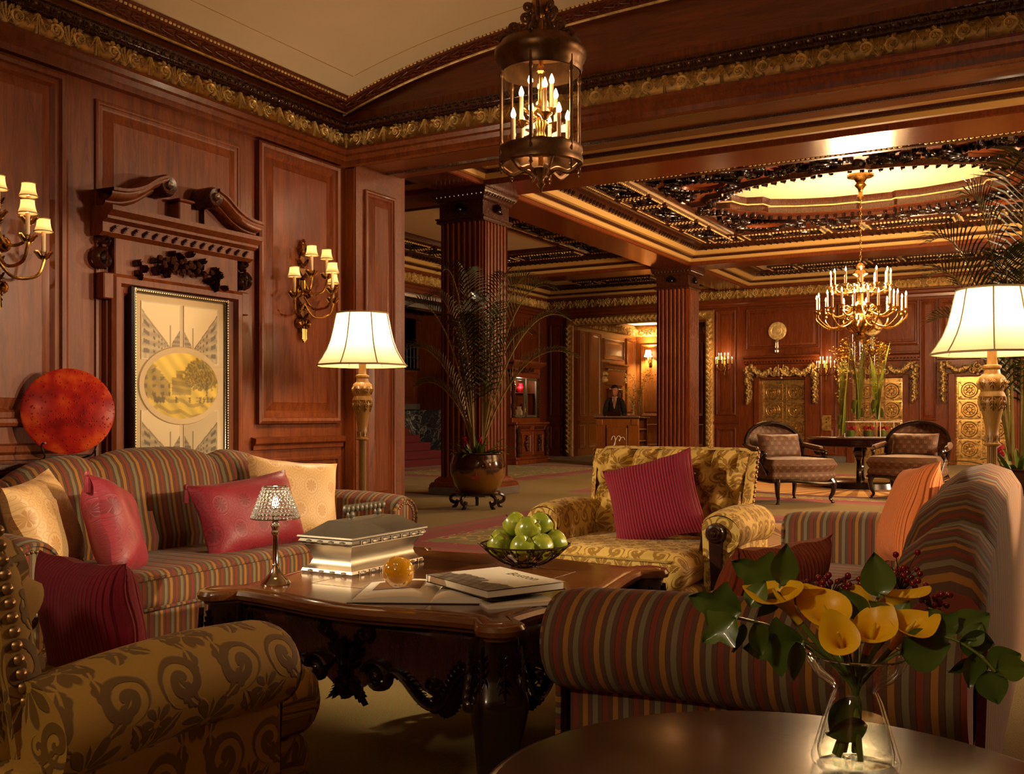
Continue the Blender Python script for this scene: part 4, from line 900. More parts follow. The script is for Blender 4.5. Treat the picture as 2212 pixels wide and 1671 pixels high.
for i, (a, b) in enumerate(LX):
    cx = (a + b) / 2
    d = struct('door_%d' % (i + 1), MB().box(a, b, 24.19, 24.24, 0, 2.0), BRASSDOOR, 0)
    for s in (-1, 1):
        for k in range(4): part('embossed_panel', DPAN, None, d, loc=(cx + s * 0.275, 24.185, 0.36 + 0.44 * k))
        part('kick_plate', MB().box(cx + s * 0.275 - 0.25, cx + s * 0.275 + 0.25, 24.17, 24.20, 0.0, 0.12), GOLDBG, d, 0)
    for x in (cx, a + 0.015, b - 0.015): part('bead_strip', BEADV, None, d, loc=(x, 24.18, 0.03))
    # cornice and gilt garland above the lift
    tk = struct('trim_%d' % (50 + i), MB().grid([[M_BACK(x, z, h) for h, z in ((0, 2.36), (0.06, 2.38), (0.06, 2.42), (0.12, 2.44), (0.12, 2.49), (0.2, 2.53), (0.2, 2.56), (0, 2.58))] for x in (cx - 0.92, cx + 0.92)]), W_PANEL, 30)
    de = MB()
    for k in range(24): de.box(cx - 0.88 + 0.075 * k, cx - 0.845 + 0.075 * k, 24 - 0.11, 24 - 0.05, 2.40, 2.435)
    part('dentils', de, W_PANEL, tk, 0)
    for s in (-1, 1): part('jamb', MB().box(cx + s * 0.62 - 0.07, cx + s * 0.62 + 0.07, 23.95, 24.02, 0, 2.05, 0.01), W_PANEL, tk, 0)
    g = thing('gilt_garland', ('carved gilt garland over the brass lift door nearest the concierge room', 'carved gilt garland over the brass lift door behind the tall orchid vases', 'carved gilt garland over the brass lift door behind the floor lamp')[i], 'carving', (cx, 23.91, 2.1), 0, 'gilt lift garlands')
    rd = random.Random(20 + i); mp = lambda x, z, h: (x, -h, z)
    cr = MB()
    for s in (-1, 1):
        cr.stroke(spiral((s * 0.09, 0.10), 0.09, 0.02, pi / 2, -s * 1.3), 0.022, 0.08, mp); cr.stroke(spiral((s * 0.20, 0.03), 0.07, 0.015, 0 if s < 0 else pi, s * 1.2), 0.02, 0.07, mp)
        for k in range(5): leaf2d(cr, (s * 0.05, -0.02), (s * (0.06 + 0.06 * k), 0.24 - 0.05 * k), 0.02, 0.04, 0.08, mp, 3)
    for k in range(14): cr.ell((rd.gauss(0, 0.09), -0.08, rd.gauss(0.05, 0.06)), (0.028, 0.03, 0.028), 5, 7)
    part('crest', cr, GOLD, g)
    for s in (-1, 1):
        sw = MB()
        for k in range(30):
            t = k / 29; x = s * (0.28 + 0.44 * t); z = 0.10 - 0.13 * math.sin(pi * t) + 0.10 * t
            sw.ell((x + rd.uniform(-.02, .02), -0.05 - rd.uniform(0, 0.05), z + rd.uniform(-.03, .03)), (0.027, 0.03, 0.027), 5, 7)
            for q in range(3): leaf2d(sw, (x, z), (x + rd.uniform(-.10, .10), z + rd.uniform(-.09, .08)), 0.015, 0.04, rd.uniform(0.06, 0.11), mp, 3)
        part('swag', sw, GOLD, g)
        dr = MB()
        for k in range(34):
            t = k / 33; x = s * 0.80 + rd.uniform(-0.05, 0.05) * (1 - t * 0.5); z = 0.20 - 0.85 * t
            dr.ell((x, -0.05 - rd.uniform(0, 0.05), z), (0.027 - 0.006 * t, 0.03, 0.027), 5, 7)
            for q in range(3): leaf2d(dr, (x, z), (x + rd.uniform(-.10, .10) * (1.1 - t * 0.5), z - rd.uniform(-0.03, .08)), 0.015, 0.04, rd.uniform(0.06, 0.11), mp, 3)
        part('drop', dr, GOLD, g)
for i, cx in enumerate((-6.13, -3.93)):                     # floor indicators
    p = onY((1681, 1886)[i], (715, 705)[i], 24)
    g = thing('lift_indicator', ('round gilt floor indicator on the panel nearest the concierge room', 'round gilt floor indicator partly behind the chandelier')[i], 'dial', (p.x, 23.94, p.z), 0, 'round lift dials')
    part('dial', MB().lathe([(0.001, 0.06), (0.05, 0.06), (0.06, 0.045), (0.10, 0.05), (0.13, 0.04), (0.15, 0.055), (0.2, 0.05), (0.22, 0.03), (0.22, 0.0)], 32, M=Matrix.Rotation(pi / 2, 4, 'X')), GOLD, g)
    part('bracket', MB().lathe([(0.03, -0.22), (0.05, -0.27), (0.035, -0.3), (0.05, -0.4), (0.03, -0.44), (0.055, -0.47), (0.05, -0.52), (0.001, -0.55)], 14, c=(0, -0.05, 0)), STEEL, g)
p = onY(1786, 925, 24)
g = thing('call_plate', 'brass lift call plate on the pier between the lift doors', 'switch', (p.x, 23.97, 0.75))
part('plate', MB().box(-0.11, 0.11, -0.02, 0.01, 0.0, 0.36, 0.006), BRASSDOOR, g, 30)
for z in (0.20, 0.27): part('button', MB().lathe([(0.001, 0.03), (0.015, 0.028), (0.02, 0.02), (0.02, 0)], 12, c=(0, 0, 0), M=Matrix.Translation((0, 0, z)) @ Matrix.Rotation(pi / 2, 4, 'X')), BRONZE, g)

# candle pieces
CUP = mesh_from(MB().lathe([(0.012, -0.05), (0.02, -0.045), (0.03, -0.02), (0.048, -0.005), (0.05, 0.0), (0.02, 0.0)], 12), 'cup', BRASS)
CND = mesh_from(MB().lathe([(0.014, 0.0), (0.014, 0.17), (0.001, 0.172)], 10), 'candle', CANDLE)
BLB = mesh_from(MB().lathe([(0.003, 0.0), (0.011, 0.012), (0.013, 0.025), (0.008, 0.045), (0.001, 0.062)], 10), 'bulb', BULBS)
def candle(parent, loc, s=1.0, blb=None):
    c = part('candle', CND, None, parent, loc=loc); c.scale = (s, s, s)
    part('bulb', blb or BLB, None, c, loc=(0, 0, 0.17)); return c
CH = thing('chandelier', 'two-tiered brass candle chandelier hanging over the round flower table', 'chandelier', (-2.86, 15.925, 0))
part('canopy', MB().lathe([(0.2, 4.84), (0.2, 4.81), (0.1, 4.78), (0.06, 4.72), (0.09, 4.68), (0.04, 4.62), (0.03, 4.55), (0.05, 4.5), (0.02, 4.45)], 20), BRASS, CH)
ch = MB()
for k in range(18):
    z = 4.46 - k * 0.055; a = (k % 2) * pi / 2
    ch.tube([(0.014 * math.cos(q) * math.cos(a), 0.014 * math.cos(q) * math.sin(a), z + 0.034 * math.sin(q)) for q in np.linspace(0, 2 * pi, 10)[:-1]], 0.005, 5, closed=True)
part('chain', ch, BRASS, CH)
part('shaft', MB().lathe([(0.015, 3.48), (0.05, 3.46), (0.07, 3.42), (0.05, 3.38), (0.10, 3.34), (0.12, 3.30), (0.05, 3.26), (0.05, 3.18), (0.12, 3.14), (0.20, 3.10), (0.12, 3.04), (0.05, 3.0), (0.05, 2.88), (0.11, 2.82), (0.09, 2.74), (0.06, 2.7), (0.12, 2.64), (0.18, 2.60), (0.21, 2.54), (0.20, 2.48), (0.12, 2.41), (0.06, 2.38), (0.08, 2.34), (0.09, 2.31), (0.04, 2.28), (0.03, 2.22)], 22), BRASS, CH)
gd = MB()
for k in range(16): a = k * pi / 8; gd.tube([(0.215 * math.cos(a) * f, 0.215 * math.sin(a) * f, z) for f, z in ((0.8, 2.62), (1, 2.54), (0.94, 2.47), (0.6, 2.41))], 0.014, 5)
part('gadroon', gd, BRASS, CH); part('finial', MB().ell((0, 0, 2.22), (0.035, 0.035, 0.045)), CRYSTAL, CH)
def arm_mesh(r0, r1, z0, dip, z1):
    pts = smooth_path([(r0, 0, z0), (r0 + (r1 - r0) * 0.25, 0, z0 - dip * 0.7), (r0 + (r1 - r0) * 0.65, 0, z0 - dip), (r1, 0, (z0 - dip + z1) / 2), (r1, 0, z1 - 0.03)], 5)
    mb = MB().tube(pts, 0.014, 7); mb.tube([(r0 + 0.08 + x, 0, z0 - 0.02 + z) for x, z in spiral((0, 0), 0.06, 0.01, pi, 1.4, 14)], 0.010, 5); mb.ell((r1, 0, z1 - 0.06), (0.03, 0.03, 0.03), 5, 8)
    return mesh_from(mb, 'arm', BRASS)
def tier(par, n, r, z, r0, z0, dip, a0, s=1.0):
    am = arm_mesh(r0, r, z0, dip, z)
    for k in range(n):
        a = a0 + 2 * pi * k / n; o = part('arm', am, None, par, rot=(0, 0, a)); x, y = r * math.cos(a), r * math.sin(a)
        part('cup', CUP, None, o, loc=(r, 0, z)); candle(par, (x, y, z), s)
tier(CH, 12, 0.66, 2.74, 0.12, 2.66, 0.20, 0.05, 1.15); tier(CH, 8, 0.50, 2.80, 0.12, 2.80, 0.16, 0.4, 1.15); tier(CH, 12, 0.44, 3.12, 0.10, 3.12, 0.12, 0.2, 1.1)
light('chandelier_light', 'POINT', (0, 0, 3.05), 1300, (1.0, 0.62, 0.30), size=0.35, parent=CH)

def wall_sconce(p, lab):
    t = thing('candle_sconce', lab, 'sconce', p, 0, 'candle sconces of the hall')
    part('stem', MB().lathe([(0.001, -0.32), (0.02, -0.27), (0.01, -0.22), (0.03, -0.15), (0.05, -0.05), (0.02, 0.02), (0.03, 0.1), (0.01, 0.2), (0.001, 0.22)], 12, c=(0, -0.04, 0)), BRASS, t)
    part('back_plate', MB().box(-0.04, 0.04, -0.03, 0.0, -0.2, 0.15, 0.008), BRASS, t)
    for k in range(9):
        a = pi + pi * (k + 0.5) / 9; rr = 0.20 if k % 2 == 0 else 0.13; x, y = rr * math.cos(a) * 1.05, rr * math.sin(a) * 0.8 - 0.04; z = 0.0 if k % 2 == 0 else 0.10
        part('arm', MB().tube(smooth_path([(0, -0.04, -0.12), (x * 0.5, y * 0.5 - 0.02, -0.17), (x, y, -0.08), (x, y, z)], 4), 0.008, 5), BRASS, t)
        part('cup', CUP, None, t, loc=(x, y, z)).scale = (0.6, 0.6, 0.6); candle(t, (x, y, z), 0.75)
    light('sconce_light', 'POINT', (0, -0.35, 0.2), 12, (1.0, 0.6, 0.28), size=0.12, parent=t)
p = onY(1567, 786, 24); wall_sconce((p.x, 23.94, p.z), 'gilt candle sconce on the narrow panel beside the gilt door frame')
p = onY(1786, 795, 24); wall_sconce((p.x, 23.94, p.z), 'gilt candle sconce between the lift doors behind the orchid vase')

# carved display cabinet
cb = thing('display_cabinet', 'carved dark wood display cabinet with glazed upper doors in the hall corner', 'cabinet', (-10.85, 19.95, 0), pi / 2)
W_ = 1.5                                                     # local x along the front, -y is the front
def cbx(nm, x0, x1, y0, y1, z0, z1, m=W_PANEL, b=0.012, par=None): return part(nm, MB().box(x0, x1, y0, y1, z0, z1, b), m, par or cb, 30)
cbx('plinth', -0.82, 0.82, -0.05, 0.62, 0, 0.10); cbx('plinth', -0.78, 0.78, -0.02, 0.6, 0.10, 0.17)
cbx('lower_body', -0.74, 0.74, 0.03, 0.6, 0.15, 0.92); cbx('worktop', -0.80, 0.80, -0.04, 0.62, 0.90, 0.96); cbx('frieze_rail', -0.72, 0.72, -0.01, 0.1, 0.76, 0.90)
for s in (-1, 1):
    d = cbx('door', s * 0.30 - 0.27, s * 0.30 + 0.27, 0.0, 0.04, 0.19, 0.75)
    mp = lambda a, z, h: (a, -h, z)
    part('door_moulding', MB().sweep(rp(s * 0.30 - 0.22, s * 0.30 + 0.22, 0.24, 0.70), [(0, 0), (0, 0.02), (0.03, 0.025), (0.05, 0.005)], mp, True), W_PANEL, d, 30)
    cv = MB(); rd = random.Random(40 + s)
    for k in range(22):
        a = rd.uniform(0, 2 * pi); rr = rd.uniform(0, 1); x, z = s * 0.30 + 0.07 * rr * math.cos(a), 0.47 + 0.16 * rr * math.sin(a); cv.ell((x, -0.03, z), (0.03, 0.035, 0.035), 5, 7)
        leaf2d(cv, (x, z), (x + rd.uniform(-.06, .06), z + rd.uniform(-.08, .08)), 0.01, 0.025, 0.05, mp, 2)
    part('door_carving', cv, W_DARK, d)
    fz = MB()
    for k in range(7): leaf2d(fz, (s * 0.33 - 0.25 + 0.07 * k, 0.80), (s * 0.33 - 0.2 + 0.07 * k, 0.87), 0.01, 0.02, 0.02, lambda a, z, h: (a, -0.01 - h, z), 2)
    part('frieze_carving', fz, W_DARK, cb)
    pl = MB()
    for k in range(16): pl.ell((s * 0.68 + 0.02 * math.sin(k * 1.3), -0.03, 0.2 + 0.042 * k), (0.06, 0.05, 0.04), 5, 8)
    part('corner_figure', pl, W_DARK, cb)
    pu = MB()
    for k in range(18): pu.ell((s * 0.60 + 0.015 * math.sin(k * 1.1), 0.16, 1.10 + 0.05 * k), (0.05, 0.045, 0.045), 5, 8)
    part('corner_figure', pu, W_DARK, cb)
cbx('upper_back', -0.6, 0.6, 0.55, 0.6, 0.95, 2.2); 
for s in (-1, 1): cbx('upper_side', s * 0.6 - 0.04, s * 0.6 + 0.04, 0.2, 0.6, 0.95, 2.05)
cbx('upper_base', -0.66, 0.66, 0.15, 0.6, 0.95, 1.06); cbx('upper_rail', -0.64, 0.64, 0.16, 0.6, 1.98, 2.10); cbx('shelf', -0.56, 0.56, 0.25, 0.58, 1.62, 1.64)
part('cornice', MB().grid([[(x * (0.62 + o), 0.2 - o, z) for o, z in ((0, 2.08), (0.03, 2.12), (0.03, 2.2), (0.1, 2.26), (0.16, 2.32), (0.16, 2.36))] for x in (-1, 1)]).box(-0.78, 0.78, 0.05, 0.62, 2.32, 2.37), W_PANEL, cb, 30)
cc = MB(); rd = random.Random(9)
for k in range(30): cc.ell((rd.gauss(0, 0.25), 0.15, 2.15 + rd.gauss(0, 0.03)), (0.035, 0.03, 0.03), 5, 7)
part('cornice_carving', cc, W_DARK, cb)['kind'] = 'stuff'
for s in (-1, 1):
    d = part('glazed_door', MB().sweep(rp(s * 0.29 - 0.26, s * 0.29 + 0.26, 1.07, 1.97), [(0, 0), (0, 0.03), (0.05, 0.03), (0.05, 0)], lambda a, z, h: (a, 0.2 - h, z), True), PEWTERD, cb, 30)
    part('pane', MB().add([(s * 0.29 + x, 0.19, z) for x, z in ((-0.21, 1.12), (0.21, 1.12), (0.21, 1.92), (-0.21, 1.92))], [(0, 1, 2, 3)]), PANE, d, 0)
light('cabinet_light', 'POINT', (0, 0.35, 1.9), 9, (1, 0.85, 0.6), size=0.05, parent=cb)
for k, (x, z, r, h, m) in enumerate(((-0.3, 1.06, 0.10, 0.3, BRASS), (0.1, 1.06, 0.12, 0.26, CANDLE), (0.38, 1.06, 0.08, 0.34, BRASS), (-0.32, 1.64, 0.09, 0.2, CANDLE), (0.2, 1.64, 0.1, 0.22, ROSE))):
    wv = Vector((-10.85, 19.95, 0)) + Matrix.Rotation(pi / 2, 3, 'Z') @ Vector((x, 0.42, z))
    o = part('display_vase', MB().lathe([(r * 0.5, 0), (r * 0.9, h * 0.25), (r, h * 0.5), (r * 0.5, h * 0.8), (r * 0.6, h), (0.001, h)], 16), m, None, loc=wv)
    tag(o, ('small brass vase on the lower cabinet shelf by the column', 'round ivory jar in the middle of the lower cabinet shelf', 'tall brass vase on the lower cabinet shelf by the wall', 'ivory jar on the upper cabinet shelf', 'red jar on the upper cabinet shelf')[k], 'vase', 'ornaments inside the display cabinet')

# concierge desk
dk = thing('concierge_desk', 'honey wood concierge desk with a white script letter on its front', 'desk', (-8.58, 19.62, 0))
part('body', MB().box(-0.50, 0.50, 0.0, 0.05, 0.0, 1.05).box(-0.50, -0.46, 0.05, 0.48, 0.0, 1.05).box(-0.50, 0.50, 0.48, 0.52, 0.0, 1.05).box(0.0, 0.04, 0.05, 0.48, 0.0, 1.05), W_HONEY, dk, 0); part('side_niche', MB().box(0.04, 0.49, 0.05, 0.48, 0.0, 0.05).box(0.04, 0.49, 0.05, 0.48, 0.80, 0.83).box(0.04, 0.49, 0.05, 0.48, 0.55, 0.58), W_HONEY, dk, 0)
part('desk_top', MB().box(-0.54, 0.54, -0.04, 0.56, 1.05, 1.09, 0.006), W_DARK, dk, 30); part('desk_top_edge', MB().box(-0.542, 0.542, -0.045, -0.03, 1.07, 1.092, 0.003), STEEL, dk, 30)
part('front_panel', MB().box(-0.24, 0.24, -0.03, 0.02, 0.08, 0.84, 0.008), W_HONEY, dk, 30)
for x in (-0.26, 0.245): part('front_groove', MB().box(x, x + 0.015, -0.012, 0.0, 0.05, 0.9), W_DARK, dk, 0)
for s in (-1, 1): part('corner_block', MB().box(s * 0.42 - 0.08, s * 0.42 + 0.08, -0.015, 0.02, 0.9, 1.03, 0.006), W_HONEY, dk, 30)
lp = bez((-0.12, 0.58), (-0.10, 0.72), (0.02, 0.74), (0.0, 0.55), (-0.04, 0.35), (-0.14, 0.14), (-0.13, 0.30), n=16) + bez((-0.13, 0.30), (-0.02, 0.5), (-0.02, 0.80), (0.12, 0.74), (0.16, 0.60), (0.04, 0.50), (0.06, 0.58), n=16)[1:] + bez((0.06, 0.58), (0.12, 0.66), (0.18, 0.66), (0.2, 0.58), n=6)[1:]
part('script_letter', MB().tube([(x, -0.034, z) for x, z in lp], 0.008, 6), WHITE, dk, label='white script letter P')
lt = thing('laptop_computer', 'slim dark laptop lying open on the concierge desk', 'laptop', (-8.72, 19.90, 1.09), pi)
part('keyboard_base', MB().box(-0.17, 0.17, -0.1, 0.12, 0.0, 0.015, 0.004), BLACK, lt, 30); part('screen', MB().box(-0.17, 0.17, 0.12, 0.13, 0.0, 0.11, 0.003), W_SIDE, lt, 30)

# the concierge: one continuous body grown on a joint skeleton
def skin_obj(name, joints, edges, m, parent, root=0, sub=2):
    me = bpy.data.meshes.new(name); me.from_pydata([j[:3] for j in joints], edges, []); o = bpy.data.objects.new(name, me); C.objects.link(o); o.parent = parent
    o.modifiers.new('skin', 'SKIN'); sv = me.skin_vertices[0].data
    for i, j in enumerate(joints): sv[i].radius = (j[3], j[4] if len(j) > 4 else j[3]); sv[i].use_root = (i == root)
    me.materials.append(m); o.modifiers['skin'].use_smooth_shade = True; subsurf(o, sub); return o
mp_ = CP((1328 - 1106) / 2120 * 22.35, 22.35)
pn = thing('person', 'man in a dark suit, white shirt and orange tie standing behind the concierge desk', 'person', (mp_[0], mp_[1], 0), 0.36)
J = [(0, 0, 0.95, 0.15, 0.11), (0, 0, 1.15, 0.14, 0.10), (0, 0, 1.35, 0.14, 0.095), (0, 0, 1.44, 0.055, 0.05), (0, -0.01, 1.54, 0.05, 0.052),
     (0.15, 0, 1.39, 0.04, 0.04), (0.215, 0.0, 1.17, 0.046, 0.046), (0.15, -0.20, 1.06, 0.038, 0.038), (0.11, -0.27, 1.06, 0.04, 0.025),
     (-0.15, 0, 1.39, 0.04, 0.04), (-0.215, 0.0, 1.17, 0.046, 0.046), (-0.15, -0.20, 1.06, 0.038, 0.038), (-0.11, -0.27, 1.06, 0.04, 0.025),
     (0.10, 0, 0.86, 0.09, 0.09), (0.11, 0, 0.48, 0.065, 0.065), (0.12, 0.02, 0.09, 0.045, 0.045), (0.13, -0.14, 0.03, 0.04, 0.03),
     (-0.10, 0, 0.86, 0.09, 0.09), (-0.11, 0, 0.48, 0.065, 0.065), (-0.12, 0.02, 0.09, 0.045, 0.045), (-0.13, -0.14, 0.03, 0.04, 0.03)]
Ed = [(0, 1), (1, 2), (2, 3), (3, 4), (3, 5), (5, 6), (6, 7), (7, 8), (3, 9), (9, 10), (10, 11), (11, 12), (0, 13), (13, 14), (14, 15), (15, 16), (0, 17), (17, 18), (18, 19), (19, 20)]
skin_obj('body', J, Ed, SKIN, pn)
JJ = [(j[0] * 1.03, j[1], j[2], j[3] + 0.02, (j[4] if len(j) > 4 else j[3]) + 0.02) for j in J]
skin_obj('suit_jacket', [JJ[0], JJ[1], JJ[2], (0, 0, 1.465, 0.10, 0.085), (0.165, 0, 1.435, 0.075, 0.075), JJ[6], (0.17, -0.18, 1.065, 0.052, 0.052), (-0.165, 0, 1.435, 0.075, 0.075), JJ[10], (-0.17, -0.18, 1.065, 0.052, 0.052), (0, 0, 0.80, 0.175, 0.125)], [(0, 1), (1, 2), (2, 3), (3, 4), (4, 5), (5, 6), (3, 7), (7, 8), (8, 9), (0, 10)], SUIT, pn)
skin_obj('trousers', [JJ[0], JJ[13], JJ[14], JJ[15], JJ[17], JJ[18], JJ[19]], [(0, 1), (1, 2), (2, 3), (0, 4), (4, 5), (5, 6)], SUIT, pn)
hd = MB(); prof = [(-0.125, 0.035, 0.045, -0.03), (-0.10, 0.052, 0.075, -0.022), (-0.06, 0.068, 0.092, -0.008), (-0.01, 0.075, 0.098, 0.0), (0.04, 0.077, 0.1, 0.004), (0.08, 0.068, 0.088, 0.006), (0.11, 0.042, 0.055, 0.006), (0.122, 0.004, 0.005, 0.006)]
rows = []
for z, rx, ry, oy in prof:
    row = []
    for a in np.linspace(0, 2 * pi, 25)[:-1]:
        x, y = rx * math.cos(a), ry * math.sin(a) + oy
        if abs(a - 1.5 * pi) < 0.35 and -0.065 < z < 0.0: y -= 0.022 * (1 - abs(a - 1.5 * pi) / 0.35)
        row.append((x, y, z))
    rows.append(row)
hd.grid(rows, cv=True); hx = (0, -0.035, 1.665)
h = part('head', hd, SKIN, pn, loc=hx, rot=(0.12, 0, -0.25))
part('nose', MB().lathe([(0.001, 0.03), (0.009, 0.0), (0.015, -0.02), (0.012, -0.03), (0.001, -0.034)], 10, c=(0, -0.102, -0.018)), SKIN, h)
for s in (-1, 1):
    part('ear', MB().ell((s * 0.079, 0.008, -0.01), (0.01, 0.02, 0.03), 6, 8), SKIN, h); part('eye', MB().ell((s * 0.03, -0.088, 0.008), (0.013, 0.008, 0.006), 5, 8), BLACK, h)
    part('eyebrow', MB().tube([(s * 0.014, -0.098, 0.026), (s * 0.03, -0.097, 0.031), (s * 0.048, -0.085, 0.027)], 0.004, 5), HAIR, h)
part('mouth', MB().tube([(-0.022, -0.094, -0.07), (0, -0.103, -0.072), (0.022, -0.094, -0.07)], 0.004, 5), ROSE if False else W_PANEL, h)
hr = []
for z, rx, ry, oy, ft in ((-0.045, 0.074, 0.070, 0.036, 0.0), (-0.01, 0.081, 0.082, 0.026, 0.0), (0.03, 0.084, 0.092, 0.018, 0.05), (0.062, 0.083, 0.098, 0.010, 0.35), (0.078, 0.081, 0.102, 0.004, 0.93), (0.10, 0.074, 0.100, -0.002, 1.0), (0.128, 0.050, 0.070, -0.004, 1.0), (0.140, 0.005, 0.006, 0.0, 1.0)):
    hr.append([(rx * math.cos(a) * (1 + 0.025 * math.sin(a * 7 + z * 90)), (ry * math.sin(a) if math.sin(a) > 0 else ry * math.sin(a) * ft) + oy, z + 0.006 * math.sin(a * 5)) for a in np.linspace(0, 2 * pi, 33)[:-1]])
part('hair', MB().grid(hr, cv=True), HAIR, h)
part('shirt', MB().add([(-0.052, -0.075, 1.53), (0.052, -0.075, 1.53), (0.045, -0.135, 1.42), (0, -0.142, 1.26), (-0.045, -0.135, 1.42), (0, -0.10, 1.50)], [(0, 5, 3, 4), (5, 1, 2, 3)]), SHIRT, pn, 0)
part('collar', MB().lathe([(0.062, 0.0), (0.066, 0.02), (0.06, 0.045)], 20, c=(0, -0.015, 1.50)), SHIRT, pn)
part('tie', MB().add([(-0.018, -0.112, 1.52), (0.018, -0.112, 1.52), (0.014, -0.135, 1.485), (0.03, -0.155, 1.33), (0, -0.155, 1.25), (-0.03, -0.155, 1.33), (-0.014, -0.135, 1.485)], [(0, 1, 2, 6), (6, 2, 3, 4, 5)]), TIE, pn, 0)
for s in (-1, 1):
    part('lapel', MB().add([(s * 0.06, -0.085, 1.52), (s * 0.11, -0.115, 1.40), (s * 0.02, -0.155, 1.22), (s * 0.045, -0.145, 1.40)], [(0, 1, 2, 3)]), SUIT, pn, 0)
    hm = MB().ell((s * 0.09, -0.28, 1.075), (0.042, 0.05, 0.02), 6, 10)
    for k in range(4): hm.tube([(s * (0.115 - 0.022 * k), -0.31, 1.08), (s * (0.105 - 0.022 * k), -0.345 + 0.006 * abs(k - 1), 1.082), (s * (0.095 - 0.022 * k), -0.365 + 0.008 * abs(k - 1), 1.07)], [0.010, 0.009, 0.007], 6)
    hm.tube([(s * 0.06, -0.26, 1.085), (s * 0.035, -0.29, 1.085), (s * 0.03, -0.315, 1.08)], [0.012, 0.010, 0.008], 6)
    part('hand', hm, SKIN, pn)

# carved armchairs of the hall (bergere): front is +y
def bergere():
    t = thing('upholstered_armchair', '', 'armchair')
    def seatloop(y0, y1, w0, w1, bow): # outline, back to front
        return [(-w0, y0), (-w1, y1 * 0.7), (-w1 * 0.8, y1), (0, y1 + bow), (w1 * 0.8, y1), (w1, y1 * 0.7), (w0, y0)]
    base = [tuple(p) for p in smooth_path([Vector(p) for p in seatloop(-0.38, 0.36, 0.34, 0.42, 0.06)], 6)]
    def slab(z0, z1, k, puff):
        P = []
        for f, z in ((0.5, z0), (0.93, z0), (1.0, z0 + puff), (1.02, (z0 + z1) / 2), (1.0, z1 - puff), (0.93, z1), (0.5, z1 + puff * 0.3), (0.02, z1 + puff * 0.4)):
            P.append([(x * f * k, y * f * k, z) for x, y in base])
        mb = MB().grid(P, np.cumsum([0, .2, .05, .06, .06, .05, .2, .2]), np.linspace(0, 2.2, len(base)), cv=True)
        for i, (x, y, z) in enumerate(mb.v):
            mb.uv[i] = (x, y) if i // (len(base) + 1) in (0, 5, 6, 7) else ((i % (len(base) + 1)) / len(base) * 2.4, z * 1.4)
        return mb
    part('seat_base', slab(0.27, 0.40, 1.0, 0.03), BERGERE, t); part('seat_cushion', slab(0.385, 0.54, 1.03, 0.055), BERGERE, t)
    bx = np.linspace(-1, 1, 21); P = []; Pr = []
    for i, z in enumerate(0.42 + 0.565 * np.sin(np.linspace(0, pi / 2, 14))):
        k = (z - 0.42) / 0.565; wid = 0.36 + 0.03 * math.sin(k * pi * 0.6); wid *= math.sqrt(max(0.0005, 1 - max(0, (k - 0.42) / 0.58) ** 2.2))
        P.append([(x * wid, -0.36 - 0.14 * k + 0.16 * abs(x) ** 2.4 * (1 - k * 0.2) + 0.045 * (1 - x * x) * math.sin(pi * min(1, k + .05)), z) for x in bx])
    P = np.array(P)
    mb = MB().grid(P, np.linspace(0, 0.6, 14), np.linspace(0, 0.9, 21)); mb.uv = [(b, a) for a, b in mb.uv]
    part('backrest', mb, BERGERE, t, 60)
    mb = MB().grid(P + np.array([0, -0.05, 0]), np.linspace(0, 0.6, 14), np.linspace(0, 0.9, 21)); mb.uv = [(b, a) for a, b in mb.uv]; part('backrest_rear', mb, BERGERE, t, 60)
    rim = [tuple(r[0]) for r in P] + [tuple(p) for p in P[-1][1:-1]] + [tuple(r[-1]) for r in P[::-1]]
    part('back_frame', MB().tube([(x, y - 0.02, z) for x, y, z in rim], 0.026, 8), W_BLACK, t)
    mb = MB().tube([(x, y, 0.265 + 0.02 * math.sin(6 * x)) for x, y in base], 0.022, 8); part('seat_rail', mb, W_BLACK, t)
    leg = mesh_from(MB().tube([tuple(p) for p in smooth_path([(0, 0, 0.29), (0.02, 0.025, 0.23), (0.012, 0.015, 0.13), (-0.01, -0.005, 0.06), (0.008, 0.012, 0.02), (0.012, 0.018, 0.0)], 4)], [0.038 - 0.022 * min(1, k / 14) + (0.008 if k > 17 else 0) for k in range(21)], 9), 'leg', W_BLACK)
    for x, y, r in ((0.35, 0.34, 0), (-0.35, 0.34, pi / 2), (0.31, -0.36, -pi / 2), (-0.31, -0.36, pi)): part('leg', leg, None, t, loc=(x, y, 0), rot=(0, 0, r))
    for s in (-1, 1):
        part('side_panel', MB().grid([[(s * (0.33 + 0.07 * k), -0.36 + 0.55 * k, z) for z in (0.40, 0.46, 0.58 - 0.03 * k)] for k in np.linspace(0, 1, 8)], np.linspace(0, 0.6, 8), [0, 0.1, 0.2]), BERGERE, t)
        part('arm', MB().tube(smooth_path([(s * 0.36, -0.40, 0.70), (s * 0.42, -0.15, 0.655), (s * 0.43, 0.10, 0.63), (s * 0.40, 0.16, 0.60), (s * 0.42, 0.12, 0.52), (s * 0.41, 0.20, 0.40), (s * 0.40, 0.27, 0.30)], 5), [0.022] * 31, 8), W_BLACK, t)
        part('arm_pad', MB().tube(smooth_path([(s * 0.38, -0.30, 0.70), (s * 0.425, -0.12, 0.672), (s * 0.43, 0.04, 0.655)], 5), [0.02] + [0.034] * 9 + [0.02], 8), BERGERE, t)
    return t
